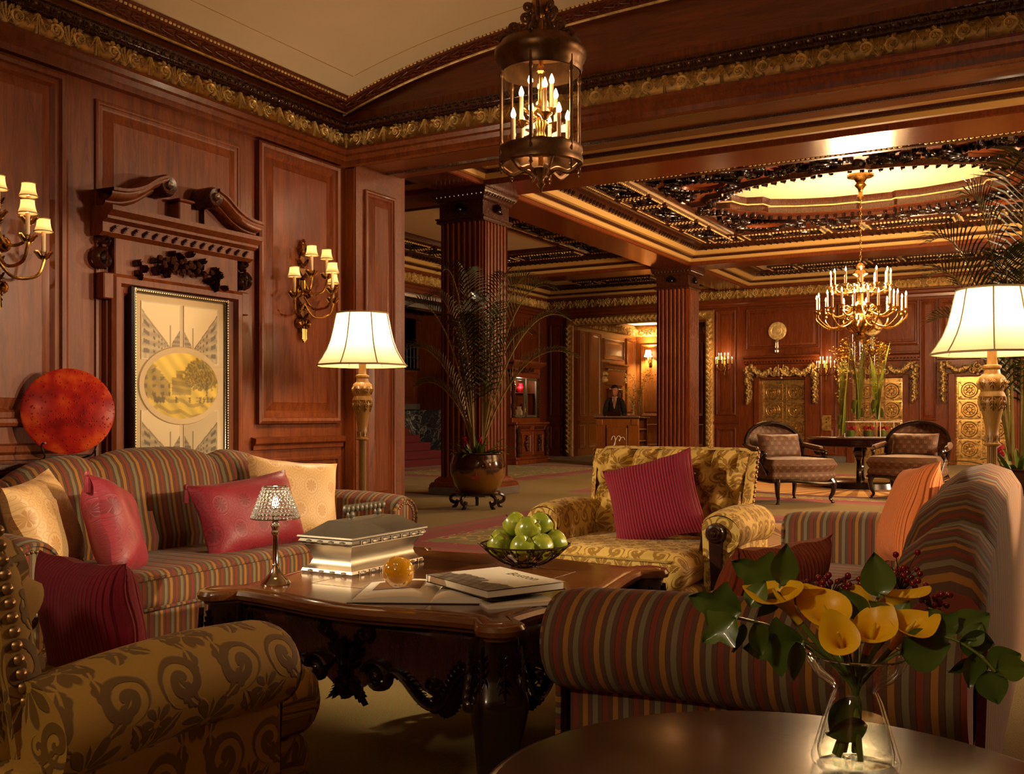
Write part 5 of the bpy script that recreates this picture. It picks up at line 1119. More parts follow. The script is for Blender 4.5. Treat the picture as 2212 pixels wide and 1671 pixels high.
def pillow(name, w, h, th, m, loc, rot, label, cat='pillow', group=None, pinch=0.10, sag=0.0, uvrot=False, seed=0, tassel=None):
    n = 26; rd = random.Random(seed); A = np.linspace(-1, 1, n); mb = MB()
    ph = [rd.uniform(0, 6) for _ in range(4)]
    for sd in (1, -1):
        P = []
        for u in A:
            row = []
            for v in A:
                k = (max(0, 1 - u ** 4) * max(0, 1 - v ** 4)) ** 0.6
                sx = 1 - pinch * (1 - v * v) * 0.8 * abs(u); sy = 1 - pinch * (1 - u * u) * 0.8 * abs(v)
                z = sd * th * 0.5 * k * (1 + 0.06 * math.sin(5 * u + ph[0]) * math.sin(4 * v + ph[1])) + sag * (u * u * 0.5)
                z += 0.006 * math.sin(9 * u + 7 * v + ph[2]) * (1 - k)
                row.append((u * w / 2 * sx, v * h / 2 * sy, z))
            P.append(row)
        mb.grid(P, A * w / 2, A * h / 2)
    if uvrot: mb.uv = [(b, a) for a, b in mb.uv]
    o = part(name, mb, m, None, 60, loc=loc, rot=rot); tag(o, label, cat, group)
    if tassel:
        tm_ = MB().ell((0, 0, 0), (0.012, 0.012, 0.016), 6, 8)
        for k in range(12): a = k * pi / 6; tm_.tube([(0.006 * math.cos(a), 0.006 * math.sin(a), -0.01), (0.012 * math.cos(a), 0.012 * math.sin(a), -0.04), (0.011 * math.cos(a), 0.011 * math.sin(a), -0.075)], 0.0035, 4)
        q = part('tassel', tm_, m, o, loc=(-w / 2 * 0.99, h / 2 * 0.99, -0.01)); q.rotation_euler = Matrix(o.rotation_euler.to_matrix()).inverted().to_euler()
    return o
ba = bergere()
p1 = CP(3.56, 12.65); r1 = YAW + pi + math.radians(17)
ba.location = (p1[0], p1[1], 0); ba.rotation_euler = (0, 0, r1); ba['label'] = 'brown brocade armchair beside the round table, nearer the concierge desk'; ba['group'] = 'brocade armchairs in the hall'
p2 = CP(5.38, 13.25); r2 = YAW + pi - math.radians(38)
ba2 = copy_tree(ba, None, (p2[0], p2[1], 0), r2, 'brown brocade armchair in front of the lift beside the floor lamp')
for o in (ba, ba2): o.scale = (1.1, 1.08, 1.03)
for i, (pp_, rr) in enumerate(((p1, r1), (p2, r2))):
    v = Vector((pp_[0], pp_[1], 0)) + Matrix.Rotation(rr, 3, 'Z') @ Vector((0.0, -0.20, 0.70))
    pillow('lumbar_pillow', 0.62, 0.34, 0.18, BERGERE, v, (pi / 2 - 0.28, 0, rr + pi), ('brown brocade lumbar pillow on the hall armchair nearer the desk', 'brown brocade lumbar pillow on the hall armchair by the floor lamp')[i], 'pillow', 'lumbar pillows on the hall armchairs', 0.06, seed=60 + i)

# round flower table
TB = (-2.86, 15.925)
rt = thing('round_table', 'dark polished round table on carved scroll legs under the chandelier', 'table', (TB[0], TB[1], 0))
part('table_top', MB().lathe([(0.001, 0.77), (0.78, 0.77), (0.80, 0.76), (0.78, 0.74), (0.78, 0.66), (0.80, 0.65), (0.79, 0.635), (0.74, 0.635), (0.001, 0.64)], 48), W_SIDE, rt, 30)
tl = MB().tube(smooth_path([(0.60, 0, 0.64), (0.58, 0, 0.5), (0.44, 0, 0.3), (0.50, 0, 0.12), (0.60, 0, 0.08)], 6), [0.055] * 8 + [0.04] * 9 + [0.045] * 8, 8)
tl.lathe([(0.001, 0.07), (0.02, 0.075), (0.035, 0.06), (0.055, 0.065), (0.075, 0.05), (0.075, -0.05), (0.001, -0.05)], 16, M=Matrix.Translation((0.62, 0, 0.56)) @ Matrix.Rotation(pi / 2, 4, 'X'))
tlm = mesh_from(tl, 'leg', W_BLACK)
for k in range(4): part('leg', tlm, None, rt, rot=(0, 0, YAW + pi / 4 + 0.4 + k * pi / 2))
part('plinth', MB().lathe([(0.001, 0.10), (0.56, 0.10), (0.62, 0.08), (0.64, 0.0), (0.001, 0.0)], 32), W_BLACK, rt, 30)
# tall glass vases with orchids and blade leaves
def blade(L, w, bend, tw=0.0):
    mb = MB(); P = []
    for t in np.linspace(0, 1, 12):
        ww = w * (math.sin(pi * min(1, 0.12 + t * 0.9)) ** 0.8) if t < 0.98 else 0.002
        c = (bend * t * t, 0, L * t); P.append([(c[0], -ww, c[2]), (c[0] + ww * 0.3, 0, c[2]), (c[0], ww, c[2])])
    return mb.grid(P)
def flower_spray(seed, L, n, lean, m=ORCHID):
    rd = random.Random(seed); mb = MB(); st_ = MB()
    for b in range(3):
        a = rd.uniform(0, 2 * pi); pts = smooth_path([(0, 0, 0), (lean * 0.3 * math.cos(a), lean * 0.3 * math.sin(a), L * 0.5), (lean * math.cos(a), lean * math.sin(a), L * 0.85), (lean * 1.6 * math.cos(a), lean * 1.6 * math.sin(a), L * 0.9)], 6)
        st_.tube(pts, 0.004, 4)
        for k in range(n):
            p = pts[rd.randrange(5, len(pts))] + Vector((rd.gauss(0, 0.05), rd.gauss(0, 0.05), rd.gauss(0, 0.06)))
            for j in range(4):
                an = rd.uniform(0, 2 * pi); e = Vector((math.cos(an), math.sin(an), rd.uniform(-.6, .8))) * rd.uniform(0.018, 0.032); s_ = e.cross(Vector((0, 0, 1))).normalized() * 0.011
                mb.add([p, p + e * 0.5 + s_, p + e, p + e * 0.5 - s_], [(0, 1, 2, 3)])
    return mb, st_
def vase(lx, ly, r, h, lab, sh, z0=0.77, seed=1, leaves=(), spray=None):
    px_, py_ = TB[0] + RT[0] * lx + FW[0] * ly, TB[1] + RT[1] * lx + FW[1] * ly
    v = part('glass_vase', MB().lathe([(0.001, 0.0), (r * 0.92, 0.0), (r, 0.012), (r, h), (r * 0.93, h), (r * 0.9, 0.03), (0.001, 0.03)], 28), PANE, None, 40, loc=(px_, py_, z0)); tag(v, lab, 'vase', 'tall glass flower vases')
    wt = part('coiled_leaf', MB().grid([[((r * 0.78) * math.cos(a + k), (r * 0.78) * math.sin(a + k), 0.04 + 0.07 * j + 0.04 * a + 0.02 * math.sin(4 * a)) for a in np.linspace(0, 4.5, 16)] for j, k in ((0, 0), (1, 0.3), (2, 0.5))]), LIME, v)
    for i, (L, w, bend, az) in enumerate(leaves):
        o = part('blade_leaf', blade(L, w, bend), LIME, None, loc=(px_ + 0.01 * i, py_, z0 + 0.04), rot=(0.0, 0.05, az)); tag(o, ('tall', 'shorter')[i] + ' green blade leaf in the ' + sh + ' vase', 'leaf', 'blade leaves in the hall vases')
    if spray:
        fl_, st_ = flower_spray(seed, *spray); s = thing('orchid_spray', 'yellow orchid spray in the ' + sh + ' vase on the round table', 'flower', (px_, py_, z0 + 0.05), 0, 'orchid sprays in the hall vases')
        part('petals', fl_, ORCHID, s, 0)['kind'] = 'stuff'; part('stems', st_, STALK, s)
vase(-0.39, -0.30, 0.085, 0.86, 'slim glass cylinder vase at the edge of the round table', 'slim', 0.77, 3, [(1.30, 0.06, 0.05, 0.2), (1.1, 0.05, -0.1, 1.5)], (1.35, 40, 0.16))
vase(-0.02, 0.08, 0.12, 1.50, 'tallest glass cylinder vase standing on the clear display case', 'tallest', 1.01, 5, [(1.36, 0.07, -0.24, 0.3), (1.2, 0.06, 0.12, 1.2)], (1.30, 70, 0.16))
vase(0.28, 0.05, 0.12, 1.05, 'wide glass cylinder vase with a coiled leaf on the clear display case', 'wide', 1.01, 6, [(1.22, 0.075, 0.14, 0.5), (1.0, 0.06, 0.2, 2.2)], (1.2, 60, 0.18))
def tb(lx, ly): return (TB[0] + RT[0] * lx + FW[0] * ly, TB[1] + RT[1] * lx + FW[1] * ly)
cs = thing('display_case', 'clear acrylic display case of red roses on the round table', 'case', (*tb(0.08, 0.0), 0.77), YAW)
part('pane', MB().box(-0.37, 0.49, -0.13, 0.13, 0.0, 0.24), PANE, cs, 0)
ed = MB()
for y in (-0.13, 0.13):
    for z in (0.0, 0.24): ed.box(-0.37, 0.49, y - 0.005, y + 0.005, z - (0.005 if z else 0), z + 0.005)
    for x in (-0.37, 0.18, 0.49): ed.box(x - 0.005, x + 0.005, y - 0.005, y + 0.005, 0, 0.24)
part('edges', ed, WHITE, cs, 0)
RS = MB(); rd = random.Random(2)
for k in range(16):
    a = rd.uniform(0, 2 * pi); rr = 0.07 * math.sqrt(rd.random()); c = Vector((rr * math.cos(a), rr * math.sin(a), 0.135 + rd.uniform(-.01, .015)))
    for q in range(3): RS.lathe([(0.004 + 0.006 * q, -0.018), (0.014 + 0.005 * q, 0.0), (0.016 + 0.004 * q, 0.018)], 8, c=c)
RSM = mesh_from(RS, 'rose', ROSE); BWL = mesh_from(MB().lathe([(0.001, 0), (0.065, 0.0), (0.07, 0.01), (0.07, 0.1), (0.001, 0.1)], 20), 'bowl', LEAF)
for i, x in enumerate((-0.16, 0.12, 0.34)):
    b = thing('rose_bowl', ('leaf-lined glass bowl of red roses in the display case beside the slim vase', 'leaf-lined glass bowl of red roses in the middle of the display case', 'leaf-lined glass bowl of red roses in the display case toward the armchair before the lift')[i], 'flowers', (*tb(x, 0.0), 0.775), 0, 'rose bowls')
    part('leaf_lining', BWL, None, b); part('roses', RSM, None, b); part('glass', MB().lathe([(0.074, 0), (0.076, 0.105)], 20), PANE, b)
# flowers on the concierge desk
for i, (x, hh, nn) in enumerate(((0.30, 0.42, 40), (0.40, 0.62, 60))):
    v = part('cylinder_vase', MB().lathe([(0.001, 0), (0.06, 0), (0.06, hh), (0.055, hh), (0.055, 0.02), (0.001, 0.02)], 20), PANE, None, 40, loc=(-8.58 + x, 19.8 + 0.12 * i, 1.09)); tag(v, ('short glass vase on the concierge desk', 'tall glass vase on the concierge desk')[i], 'vase', 'desk vases')
    fl_, st_ = flower_spray(30 + i, 0.62 + 0.34 * i, nn, 0.16); s = thing('orchid_spray', ('yellow orchids in the short vase on the concierge desk', 'tall arching yellow orchids on the concierge desk')[i], 'flower', (-8.58 + x, 19.8 + 0.12 * i, 1.12), 0, 'desk orchids')
    part('petals', fl_, ORCHID, s, 0)['kind'] = 'stuff'; part('stems', st_, STALK, s)
    s2 = MB(); rd = random.Random(i)
    for k in range(14): a = rd.uniform(0, 2 * pi); z = rd.uniform(0.05, hh); leaf2d(s2, (0, 0), (0.05, 0.02), 0.01, 0.02, 0.006, lambda p, q, h_, a=a, z=z: (p * math.cos(a), p * math.sin(a), z + q + h_), 2)
    part('leaves', s2, LEAF, s)

# potted palms
def frond(tip, base=(0, 0, 0), seed=0, lean=0.0, ll=0.34, start=0.22, nl=34):
    rd = random.Random(seed); b = Vector(base); t = Vector(tip); d = t - b; hor = Vector((d.x, d.y, 0)).length
    c1_ = b + Vector((d.x * 0.12, d.y * 0.12, max(d.z * 0.55, 0.4))); c2_ = b + Vector((d.x * 0.55, d.y * 0.55, max(d.z, 0.2) * 1.05 + 0.28 * hor))
    pts = [Vector(p) for p in bez(tuple(b), tuple(c1_), tuple(c2_), tuple(t), n=40)]
    rac = MB().tube(pts[::2] + [pts[-1]], [0.016 * (1 - 0.85 * i / 20) for i in range(21)], 5)
    lf = MB()
    for i in range(nl):
        f = start + (1 - start) * i / nl; k = f * 39; p = pts[int(k)].lerp(pts[min(39, int(k) + 1)], k - int(k)); tg = (pts[min(39, int(k) + 2)] - pts[max(0, int(k) - 1)]).normalized()
        sv = tg.cross(Vector((0, 0, 1)));  sv = sv.normalized() if sv.length > 0.05 else Vector((1, 0, 0)); nv = sv.cross(tg)
        L = ll * (0.35 + 0.65 * math.sin(pi * min(1, 0.18 + 0.80 * (i / nl)))) * rd.uniform(0.85, 1.1)
        for s in (-1, 1):
            dr = (sv * s * 0.85 + tg * 0.6 + nv * 0.28).normalized(); q0 = p; q1 = p + dr * L * 0.5; q2 = p + dr * L + Vector((0, 0, -0.18 * L)); wv = tg * (0.0095)
            lf.add([q0 - wv * 0.4, q0 + wv * 0.4, q1 + wv, q1 - wv, q2], [(0, 1, 2, 3), (3, 2, 4)])
    return rac, lf
def palm(lab, loc, tips, rz, seeds=0, ll=0.34, bz=0.72, base_r=0.10):
    t = thing('potted_palm', lab, 'palm', loc, rz, 'potted palms')
    for i, tip in enumerate(tips):
        a = math.atan2(tip[1], tip[0]); r, l = frond(tip, (base_r * 0.6 * math.cos(a), base_r * 0.6 * math.sin(a), bz), seeds + i, ll=ll)
        f = part('frond', l, PALM, t, 0); part('stalk', r, PALMSTEM, f)
    return t
PD = 11.75; p = CP((1032 - 1106) / 2120 * PD, PD); sc_ = PD / 2120
tips = []
for k, (x, y) in enumerate(((960, 592), (1003, 588), (1048, 650), (1100, 596), (1152, 612), (884, 668), (866, 760), (900, 835), (1236, 690), (1246, 776), (1196, 632), (925, 640), (1080, 690), (1150, 720), (985, 700))):
    tips.append(((x - 1032) * sc_, (-0.25, 0.1, -0.05, 0.2, -0.2)[k % 5], EYE + (898 - y) * sc_))
palm('tall feathery palm in the glazed pot in front of the fluted column', (p[0], p[1], 0), tips, YAW, 100, 0.44)
def planter(lab, slab_, loc, s=1.0):
    st_ = thing('plant_stand', slab_, 'stand', (loc[0], loc[1], 0), 0, 'lacquered plant stands')
    part('ring', MB().lathe([(0.14, 0.20), (0.27, 0.20), (0.285, 0.185), (0.27, 0.17), (0.24, 0.155), (0.14, 0.155)], 28), W_BLACK, st_)
    lg = mesh_from(MB().tube(smooth_path([(0.24, 0, 0.175), (0.33, 0, 0.14), (0.33, 0, 0.08), (0.26, 0, 0.06), (0.25, 0, 0.09), (0.27, 0, 0.03), (0.31, 0, 0.0)], 4), [0.022] * 25, 7), 'leg', W_BLACK)
    for k in range(5): part('leg', lg, None, st_, rot=(0, 0, k * 2 * pi / 5 + 0.9))
    pt = thing('planter_pot', lab, 'pot', (loc[0], loc[1], 0.20), 0, 'glazed planter pots')
    part('bowl', MB().lathe([(0.001, 0.0), (0.20, 0.0), (0.27, 0.06), (0.325, 0.2), (0.335, 0.32), (0.31, 0.40), (0.30, 0.44), (0.325, 0.455), (0.32, 0.465), (0.29, 0.46), (0.285, 0.40)], 36), POT, pt)
    part('soil', MB().lathe([(0.001, 0.415), (0.29, 0.405)], 20), SOIL, pt)
    if s == 1.0: 
        part('painted_fan', MB().add([(x, y, z) for x, y, z in [(0.340 * math.sin(a), -0.340 * math.cos(a), zz) for a, zz in ((0.15, 0.22), (0.35, 0.17), (0.62, 0.14), (0.58, 0.19), (0.50, 0.26), (0.47, 0.20), (0.33, 0.20))]], [tuple(range(7))]), CORD_RUST, pt, 0)
planter('brown glazed pot with a painted fan on the stand before the column', 'black lacquered stand with scrolled feet under the glazed pot before the column', p)
def bromeliad(loc, lab, seed, n=26, L=0.42, red=True, grp='bromeliads in the planters'):
    rd = random.Random(seed); t = thing('bromeliad_plant', lab, 'plant', loc, 0, grp)
    for k in range(n):
        a = k * 2.4 + rd.uniform(-.2, .2); rr = rd.uniform(0.02, 0.16); l = L * rd.uniform(0.7, 1.1); P = []
        el = rd.uniform(0.35, 1.25)
        for f in np.linspace(0, 1, 8):
            w_ = 0.022 * (1 - f ** 2.2) + 0.001; x = rr + l * f * math.cos(el); z = l * f * math.sin(el) - 0.35 * l * f * f
            P.append([(x * math.cos(a) - s * w_ * math.sin(a), x * math.sin(a) + s * w_ * math.cos(a), z + abs(s) * 0.008) for s in (-1, 0, 1)])
        part('leaf', MB().grid(P), LEAF, t)
    if red:
        for x, y in ((-0.13, -0.08), (0.10, -0.10)):
            mb = MB(); z0 = 0.16
            for k in range(9): a = k * 0.7; mb.ell((x + 0.018 * math.cos(a), y + 0.018 * math.sin(a), z0 + 0.008 * k), (0.016, 0.016, 0.022), 4, 6)
            part('flower_spike', mb, ROSE, t)
bromeliad((p[0], p[1], 0.615), 'strap-leaved plant with small red flowers in the pot before the column', 4)
PD2 = 8.3; q_ = CP((2200 - 1106) / 2120 * PD2, PD2); s2_ = PD2 / 2120; tips = []
for k, (x, y) in enumerate(((2105, 420), (2018, 520), (2000, 600), (2040, 690), (2230, 330), (2300, 420), (2380, 560), (2160, 560), (2390, 700), (2250, 600))):
    tips.append(((x - 2200) * s2_, (0.15, 0.1, -0.05, 0.25, 0.1)[k % 5], EYE + (898 - y) * s2_))
palm('dark feathery palm rising behind the floor lamp and striped sofa', (q_[0], q_[1], 0), tips, YAW, 300, 0.52)
planter('dark glazed pot of the palm behind the striped sofa', 'black lacquered stand of the palm behind the striped sofa', q_, 0.9)
bromeliad((q_[0], q_[1], 0.615), 'broad strap-leaved plant in the pot behind the striped sofa', 8, 20, 0.5, True)
# ------------------------------------------------------------------ lounge seating
def rrect(b0, b1, c0, c1, r, n=5):
    o = []
    for cx, cy, a in ((b1 - r, c0 + r, -pi / 2), (b1 - r, c1 - r, 0), (b0 + r, c1 - r, pi / 2), (b0 + r, c0 + r, pi)):
        o += [(cx + r * math.cos(a + q), cy + r * math.sin(a + q)) for q in np.linspace(0, pi / 2, n)]
    return o
def soft(a0, a1, b0, b1, c0, c1, r=0.04, order='abc', puff=0.0, na=14, stripe=True):
    """upholstered block: loops around axis a, rounded ends, crowned top; order maps (a, b, c) to (x, y, z)"""
    st = [(a0 + r * (1 - math.cos(q)), r * (1 - math.sin(q))) for q in np.linspace(0, pi / 2, 4)]
    st += [(a, 0) for a in np.linspace(a0 + r, a1 - r, na)[1:-1]] + [(a1 - x + a0, i) for x, i in reversed(st)]
    rows = []; U = []
    for a, ins in st:
        ins = min(ins, (b1 - b0) * 0.35, (c1 - c0) * 0.35); lp = rrect(b0 + ins, b1 - ins, c0 + ins, c1 - ins, min(r * 0.95, 0.48 * (b1 - b0 - 2 * ins), 0.48 * (c1 - c0 - 2 * ins))); ta = (a - a0) / (a1 - a0); row = []
        for b, c in lp:
            tb_ = (b - b0) / (b1 - b0); k = math.sin(pi * min(max(ta, 0), 1)) ** 0.5 * math.sin(pi * min(max(tb_, 0), 1)) ** 0.5
            tc = (c - c0) / (c1 - c0); c += puff * k * (tc - 0.35); row.append((a, b, c))
        rows.append(row); U.append(a)
    V = [0]
    for p, q in zip(rows[5], rows[5][1:]): V.append(V[-1] + math.dist(p, q))
    V.append(V[-1] + 0.02)
    ix = [order.index(k) for k in 'abc']
    def pm(p): d = {order[i]: None for i in range(3)}; return tuple({'a': p[0], 'b': p[1], 'c': p[2]}[k] for k in order)
    rows = [[pm(p) for p in r_] for r_ in rows]
    mb = MB(); b = len(mb.v); mb.grid(rows, U, V, cv=True); n1 = len(V)
    for k in (0, len(rows) - 1):
        c = np.mean(np.array(rows[k]), 0); i = len(mb.v); mb.v.append(tuple(c)); mb.uv.append((U[k], 0))
        for j in range(n1 - 1): mb.f.append((k * n1 + j, k * n1 + j + 1, i))
    return mb
NH = mesh_from(MB().lathe([(0.0001, 0.5), (0.35, 0.42), (0.7, 0.2), (0.9, -0.15), (0.8, -0.3)], 10), 'nail_head', NAIL)
def nail(par, p, d, r=0.009):
    o = part('nail_head', NH, None, par, loc=p, rot=Vector(d).to_track_quat('Z', 'Y').to_euler()); o.scale = (r, r, r); return o
def sofa(lab, loc, rz, hl, ext=0.0):
    """faces +x, length along y"""
    t = thing('striped_sofa', lab, 'sofa', loc, rz, 'facing striped sofas')
    part('base', soft(-hl + 0.02, hl - 0.02, -0.40 - ext, 0.36, 0.09, 0.275, 0.03, 'bac'), STRIPE, t, 60)
    part('seat_cushion', soft(-hl + 0.12, hl - 0.12, -0.22 - ext, 0.42, 0.265, 0.43, 0.055, 'bac', 0.03), STRIPE, t, 60)
    cuts = [-hl + 0.03, -hl * 0.72, -hl * 0.335, hl * 0.335, hl * 0.72, hl - 0.03]
    zt = lambda y: 0.70 + 0.225 * math.cos(min(1, abs(y) / hl) ** 1.35 * pi / 2) ** 0.75 * (1 if abs(y) < hl else 0)
    for a, b in zip(cuts, cuts[1:]):
        ys = np.linspace(a, b, 15); P = []; U = []
        for y in ys:
            q = (y - a) / (b - a) * 2 - 1; pf = 0.05 * (1 - abs(q) ** 2.6); z1 = zt(y) - 0.03 * abs(q) ** 4
            col = [(-0.16 + pf * 0.5, 0.40), (-0.17 + pf, 0.50), (-0.20 + pf, 0.62), (-0.235 + pf, z1 - 0.12), (-0.262 + pf * 0.9, z1 - 0.05), (-0.30 + pf * 0.5, z1 - 0.012 + pf * 0.2), (-0.345, z1 + pf * 0.3), (-0.39, z1 - 0.012 + pf * 0.2), (-0.42, z1 - 0.05), (-0.425, z1 - 0.15), (-0.42, 0.4), (-0.41, 0.12)]
            P.append([(x - ext, y, z) for x, z in col]); U.append(y)
        V = [0]
        for p, q in zip(P[7], P[7][1:]): V.append(V[-1] + math.dist(p, q))
        bs = MB().grid(P, U, V)
        for k in (0, -1): bs.add(P[k], [tuple(range(len(P[k])))], [(U[k], v) for v in V])
        part('back_section', bs, STRIPE, t, 70)
    for s in (-1, 1):
        yc = s * (hl + 0.02); rows = []; xs_ = np.concatenate([[-0.40 - ext, -0.395 - ext], np.linspace(-0.37 - ext, 0.36, 16), [0.385, 0.402, 0.408]]); rr = []
        for x in xs_:
            e = 1 - 0.08 * max(0, (x - 0.36) / 0.05) ** 2
            R = 0.134 * e; k = (x + 0.4 + ext) / (0.8 + ext); dz = 0.018 * math.sin(k * pi) - 0.006
            loop = [(yc + s * (0.028 + R * math.cos(a) * 1.06), 0.508 + dz + R * math.sin(a)) for a in np.linspace(-2.2, 2.2 + 0.2, 22)]
            loop = loop + [(yc - s * 0.085, 0.41)]
            rows.append([(x, y, z) for y, z in loop])
        V = [0]
        for p, q in zip(rows[5], rows[5][1:]): V.append(V[-1] + math.dist(p, q))
        am_ = MB().grid(rows, xs_, V); am_.add(rows[0], [tuple(range(len(rows[0])))], [(xs_[0], v) for v in V]); part('arm', am_, STRIPE, t, 60)
        part('arm_panel', soft(-0.40 - ext, 0.385, yc - 0.075 - 0.01 * s, yc + 0.06 - 0.01 * s, 0.09, 0.52, 0.02, 'abc'), STRIPE, t, 60)
        fc = [(yc + s * (0.028 + 0.108 * math.cos(a) * 1.06), 0.508 + 0.11 * math.sin(a)) for a in np.linspace(-1.9, 2.7, 20)] + [(yc - s * 0.07, 0.46), (yc - s * 0.065, 0.12), (yc + s * 0.055, 0.12), (yc + s * 0.05, 0.40)]
        mb = MB().add([(0.412, y, z) for y, z in fc], [tuple(range(len(fc)))]); mb.uv = [(y, z) for y, z in fc]
        part('arm_facing', mb, STRIPE, t, 0)
        part('piping', MB().tube([(0.412, y, z) for y, z in fc], 0.009, 6, closed=True), STRIPE, t)
        for k in range(19):
            a = -1.5 + k * 0.215; nail(t, (0.416, yc + s * (0.028 + 0.083 * math.cos(a)), 0.508 + 0.083 * math.sin(a)), (1, 0, 0), 0.0085)
        for k in range(9): nail(t, (0.416, yc - s * (0.045 - 0.004 * k), 0.44 - 0.032 * k), (1, 0, 0), 0.0085)
        for x in (-0.36, 0.32): part('leg', MB().lathe([(0.025, 0.0), (0.035, 0.02), (0.028, 0.05), (0.04, 0.10)], 12, c=(x, s * (hl - 0.1), 0)), W_BLACK, t)
    part('welt', MB().tube([(0.424, y, 0.415) for y in np.linspace(-hl + 0.15, hl - 0.15, 12)], 0.008, 6), STRIPE, t); part('welt', MB().tube([(0.422, y, 0.285) for y in np.linspace(-hl + 0.15, hl - 0.15, 12)], 0.007, 6), STRIPE, t)
    return t
SL = (-3.79, 3.48); sofa('long striped camelback sofa against the panelled wall', (SL[0], SL[1], 0), 0, 1.13)
SR = (-0.79, 3.60); sofa('striped sofa with rust and orange pillows behind the flower vase', (SR[0], SR[1], 0), pi, 1.17, 0.20)

def club(lab, loc, rz, dm):
    """rolled-arm armchair, front is +y"""
    t = thing('damask_armchair', lab, 'armchair', loc, rz, 'gold damask armchairs')
    AF = 0.27
    part('base', soft(-0.42, 0.42, -0.30, 0.52, 0.11, 0.285, 0.05, 'abc', 0.03), dm, t, 60)
    mb = soft(-0.41, 0.41, -0.22, 0.585, 0.27, 0.44, 0.065, 'abc', 0.05); part('seat_cushion', mb, dm, t, 60)
    part('welt', MB().tube([(-0.36, 0.55, 0.42)] + [(x, 0.586, 0.418) for x in np.linspace(-0.34, 0.34, 8)] + [(0.36, 0.55, 0.42)], 0.006, 5), dm, t)
    nx_, ny_ = 57, 45; P = []; hw = 0.44
    def bp(s, tt):
        w_ = hw + 0.03 * tt; z = 0.38 + 0.53 * tt; y = -0.19 - 0.15 * tt
        if tt > 0.86: k = (tt - 0.86) / 0.14; y -= 0.055 * k * k; 
        cor = max(0, (abs(s) - 0.86) / 0.14); z -= 0.04 * cor ** 2 * tt; y -= 0.055 * cor ** 2
        p_, q_ = s * 3.0 + tt * 2.05 + 0.5, s * 3.0 - tt * 2.05 + 0.5
        pf = (abs(math.sin(pi * p_) * math.sin(pi * q_))) ** 0.7
        if tt > 0.76: pf = pf + (abs(math.sin(pi * (s * 3 + 0.5))) ** 0.75 - pf) * min(1, (tt - 0.76) / 0.06)
        edge = min(1, (1 - abs(s)) / 0.08, (1.06 - tt) / 0.08)
        return (s * w_, y + 0.115 * pf * max(0.25, edge) - 0.055, z)
    G = [[bp(s, tt) for s in np.linspace(-1, 1, nx_)] for tt in np.linspace(0, 1, ny_)]
    mb = MB().grid(G, np.linspace(0, 0.58, ny_), np.linspace(0, 1.0, nx_)); mb.uv = [(b, a) for a, b in mb.uv]
    part('tufted_back', mb, dm, t, 70)
    bt = mesh_from(MB().ell((0, 0, 0), (0.016, 0.010, 0.016), 5, 8), 'button', dm)
    for j in range(0, 4):
        tt = (j * 0.5) / 2.05 + 0.0
        for i in range(-3, 4):
            s = (i + (0.5 if j % 2 == 0 else 0.0) + (0.0)) / 3.0
            s = (i + (0 if j % 2 else 0.5)) / 3.0
            if abs(s) < 0.93 and 0.15 < tt < 0.8: x, y, z = bp(s, tt); part('button', bt, None, t, loc=(x, y + 0.006, z))
    rear = [[(s * (hw + 0.03 * k) , -0.40 - 0.06 * k + 0.03 * abs(s) ** 4, 0.1 + 0.80 * k - 0.04 * max(0, (abs(s) - 0.86) / 0.14) ** 2 * k) for s in np.linspace(-1, 1, 21)] for k in np.linspace(0, 1, 9)]
    mb = MB().grid(rear, np.linspace(0, 0.8, 9), np.linspace(0, 1, 21)); mb.uv = [(b, a) for a, b in mb.uv]; part('back_rear', mb, dm, t, 60)
    top = [[(s * (hw + 0.03), y, z - 0.04 * max(0, (abs(s) - 0.86) / 0.14) ** 2) for s in np.linspace(-1, 1, 21)] for y, z in ((-0.395, 0.91), (-0.42, 0.925), (-0.45, 0.918), (-0.462, 0.90))]
    mb = MB().grid(top, np.linspace(0, 0.1, 4), np.linspace(0, 1, 21)); mb.uv = [(b, a) for a, b in mb.uv]; part('top_roll', mb, dm, t, 60)
    for s in (-1, 1):
        sp = []
        for k in np.linspace(0, 1, 14):
            z = 0.36 + 0.545 * k; yf = -0.205 - 0.15 * k - 0.05 * max(0, (k - 0.8) / 0.2) ** 2; yr = -0.405 - 0.055 * k; w_ = hw + 0.03 * k
            sp.append([(s * (w_ + o), yf + (yr - yf) * f, z) for f, o in ((0.0, -0.02), (0.12, 0.012), (0.35, 0.022), (0.6, 0.022), (0.62, 0.008), (0.85, 0.006), (1.0, -0.008))])
        mb = MB().grid(sp, np.linspace(0, 0.55, 14), np.linspace(0, 0.22, 7)); mb.uv = [(b, a) for a, b in mb.uv]; part('back_side', mb, dm, t, 60)
        for k in range(20):
            f = k / 19; z = 0.40 + 0.50 * f; kk = (z - 0.36) / 0.545; yf = -0.205 - 0.15 * kk; yr = -0.405 - 0.055 * kk
            nail(t, (s * (hw + 0.03 * kk + 0.026), yf + (yr - yf) * 0.42, z), (s, 0, 0.1), 0.0125)
        yc = s * 0.475; rows = []; ys_ = np.concatenate([np.linspace(-0.34, AF - 0.045, 14), [AF - 0.02, AF - 0.005, AF]])
        for y in ys_:
            k = (y + 0.34) / 0.66; R = 0.102 * (1 - 0.10 * max(0, (y - AF + 0.045) / 0.045) ** 2); lift = 0.02 * math.sin(k * pi)
            lp = [(yc + s * (0.012 + R * math.cos(a) * 1.1), 0.52 + lift + R * math.sin(a)) for a in np.linspace(-2.3, 2.5, 24)] + [(yc - s * 0.095, 0.42), (yc - s * 0.09, 0.28)]
            rows.append([(x, y, z) for x, z in lp])
        V = [0]
        for p_, q_ in zip(rows[5], rows[5][1:]): V.append(V[-1] + math.dist(p_, q_))
        am_ = MB().grid(rows, ys_, V); am_.add(rows[0], [tuple(range(len(rows[0])))]); part('arm', am_, dm, t, 60)
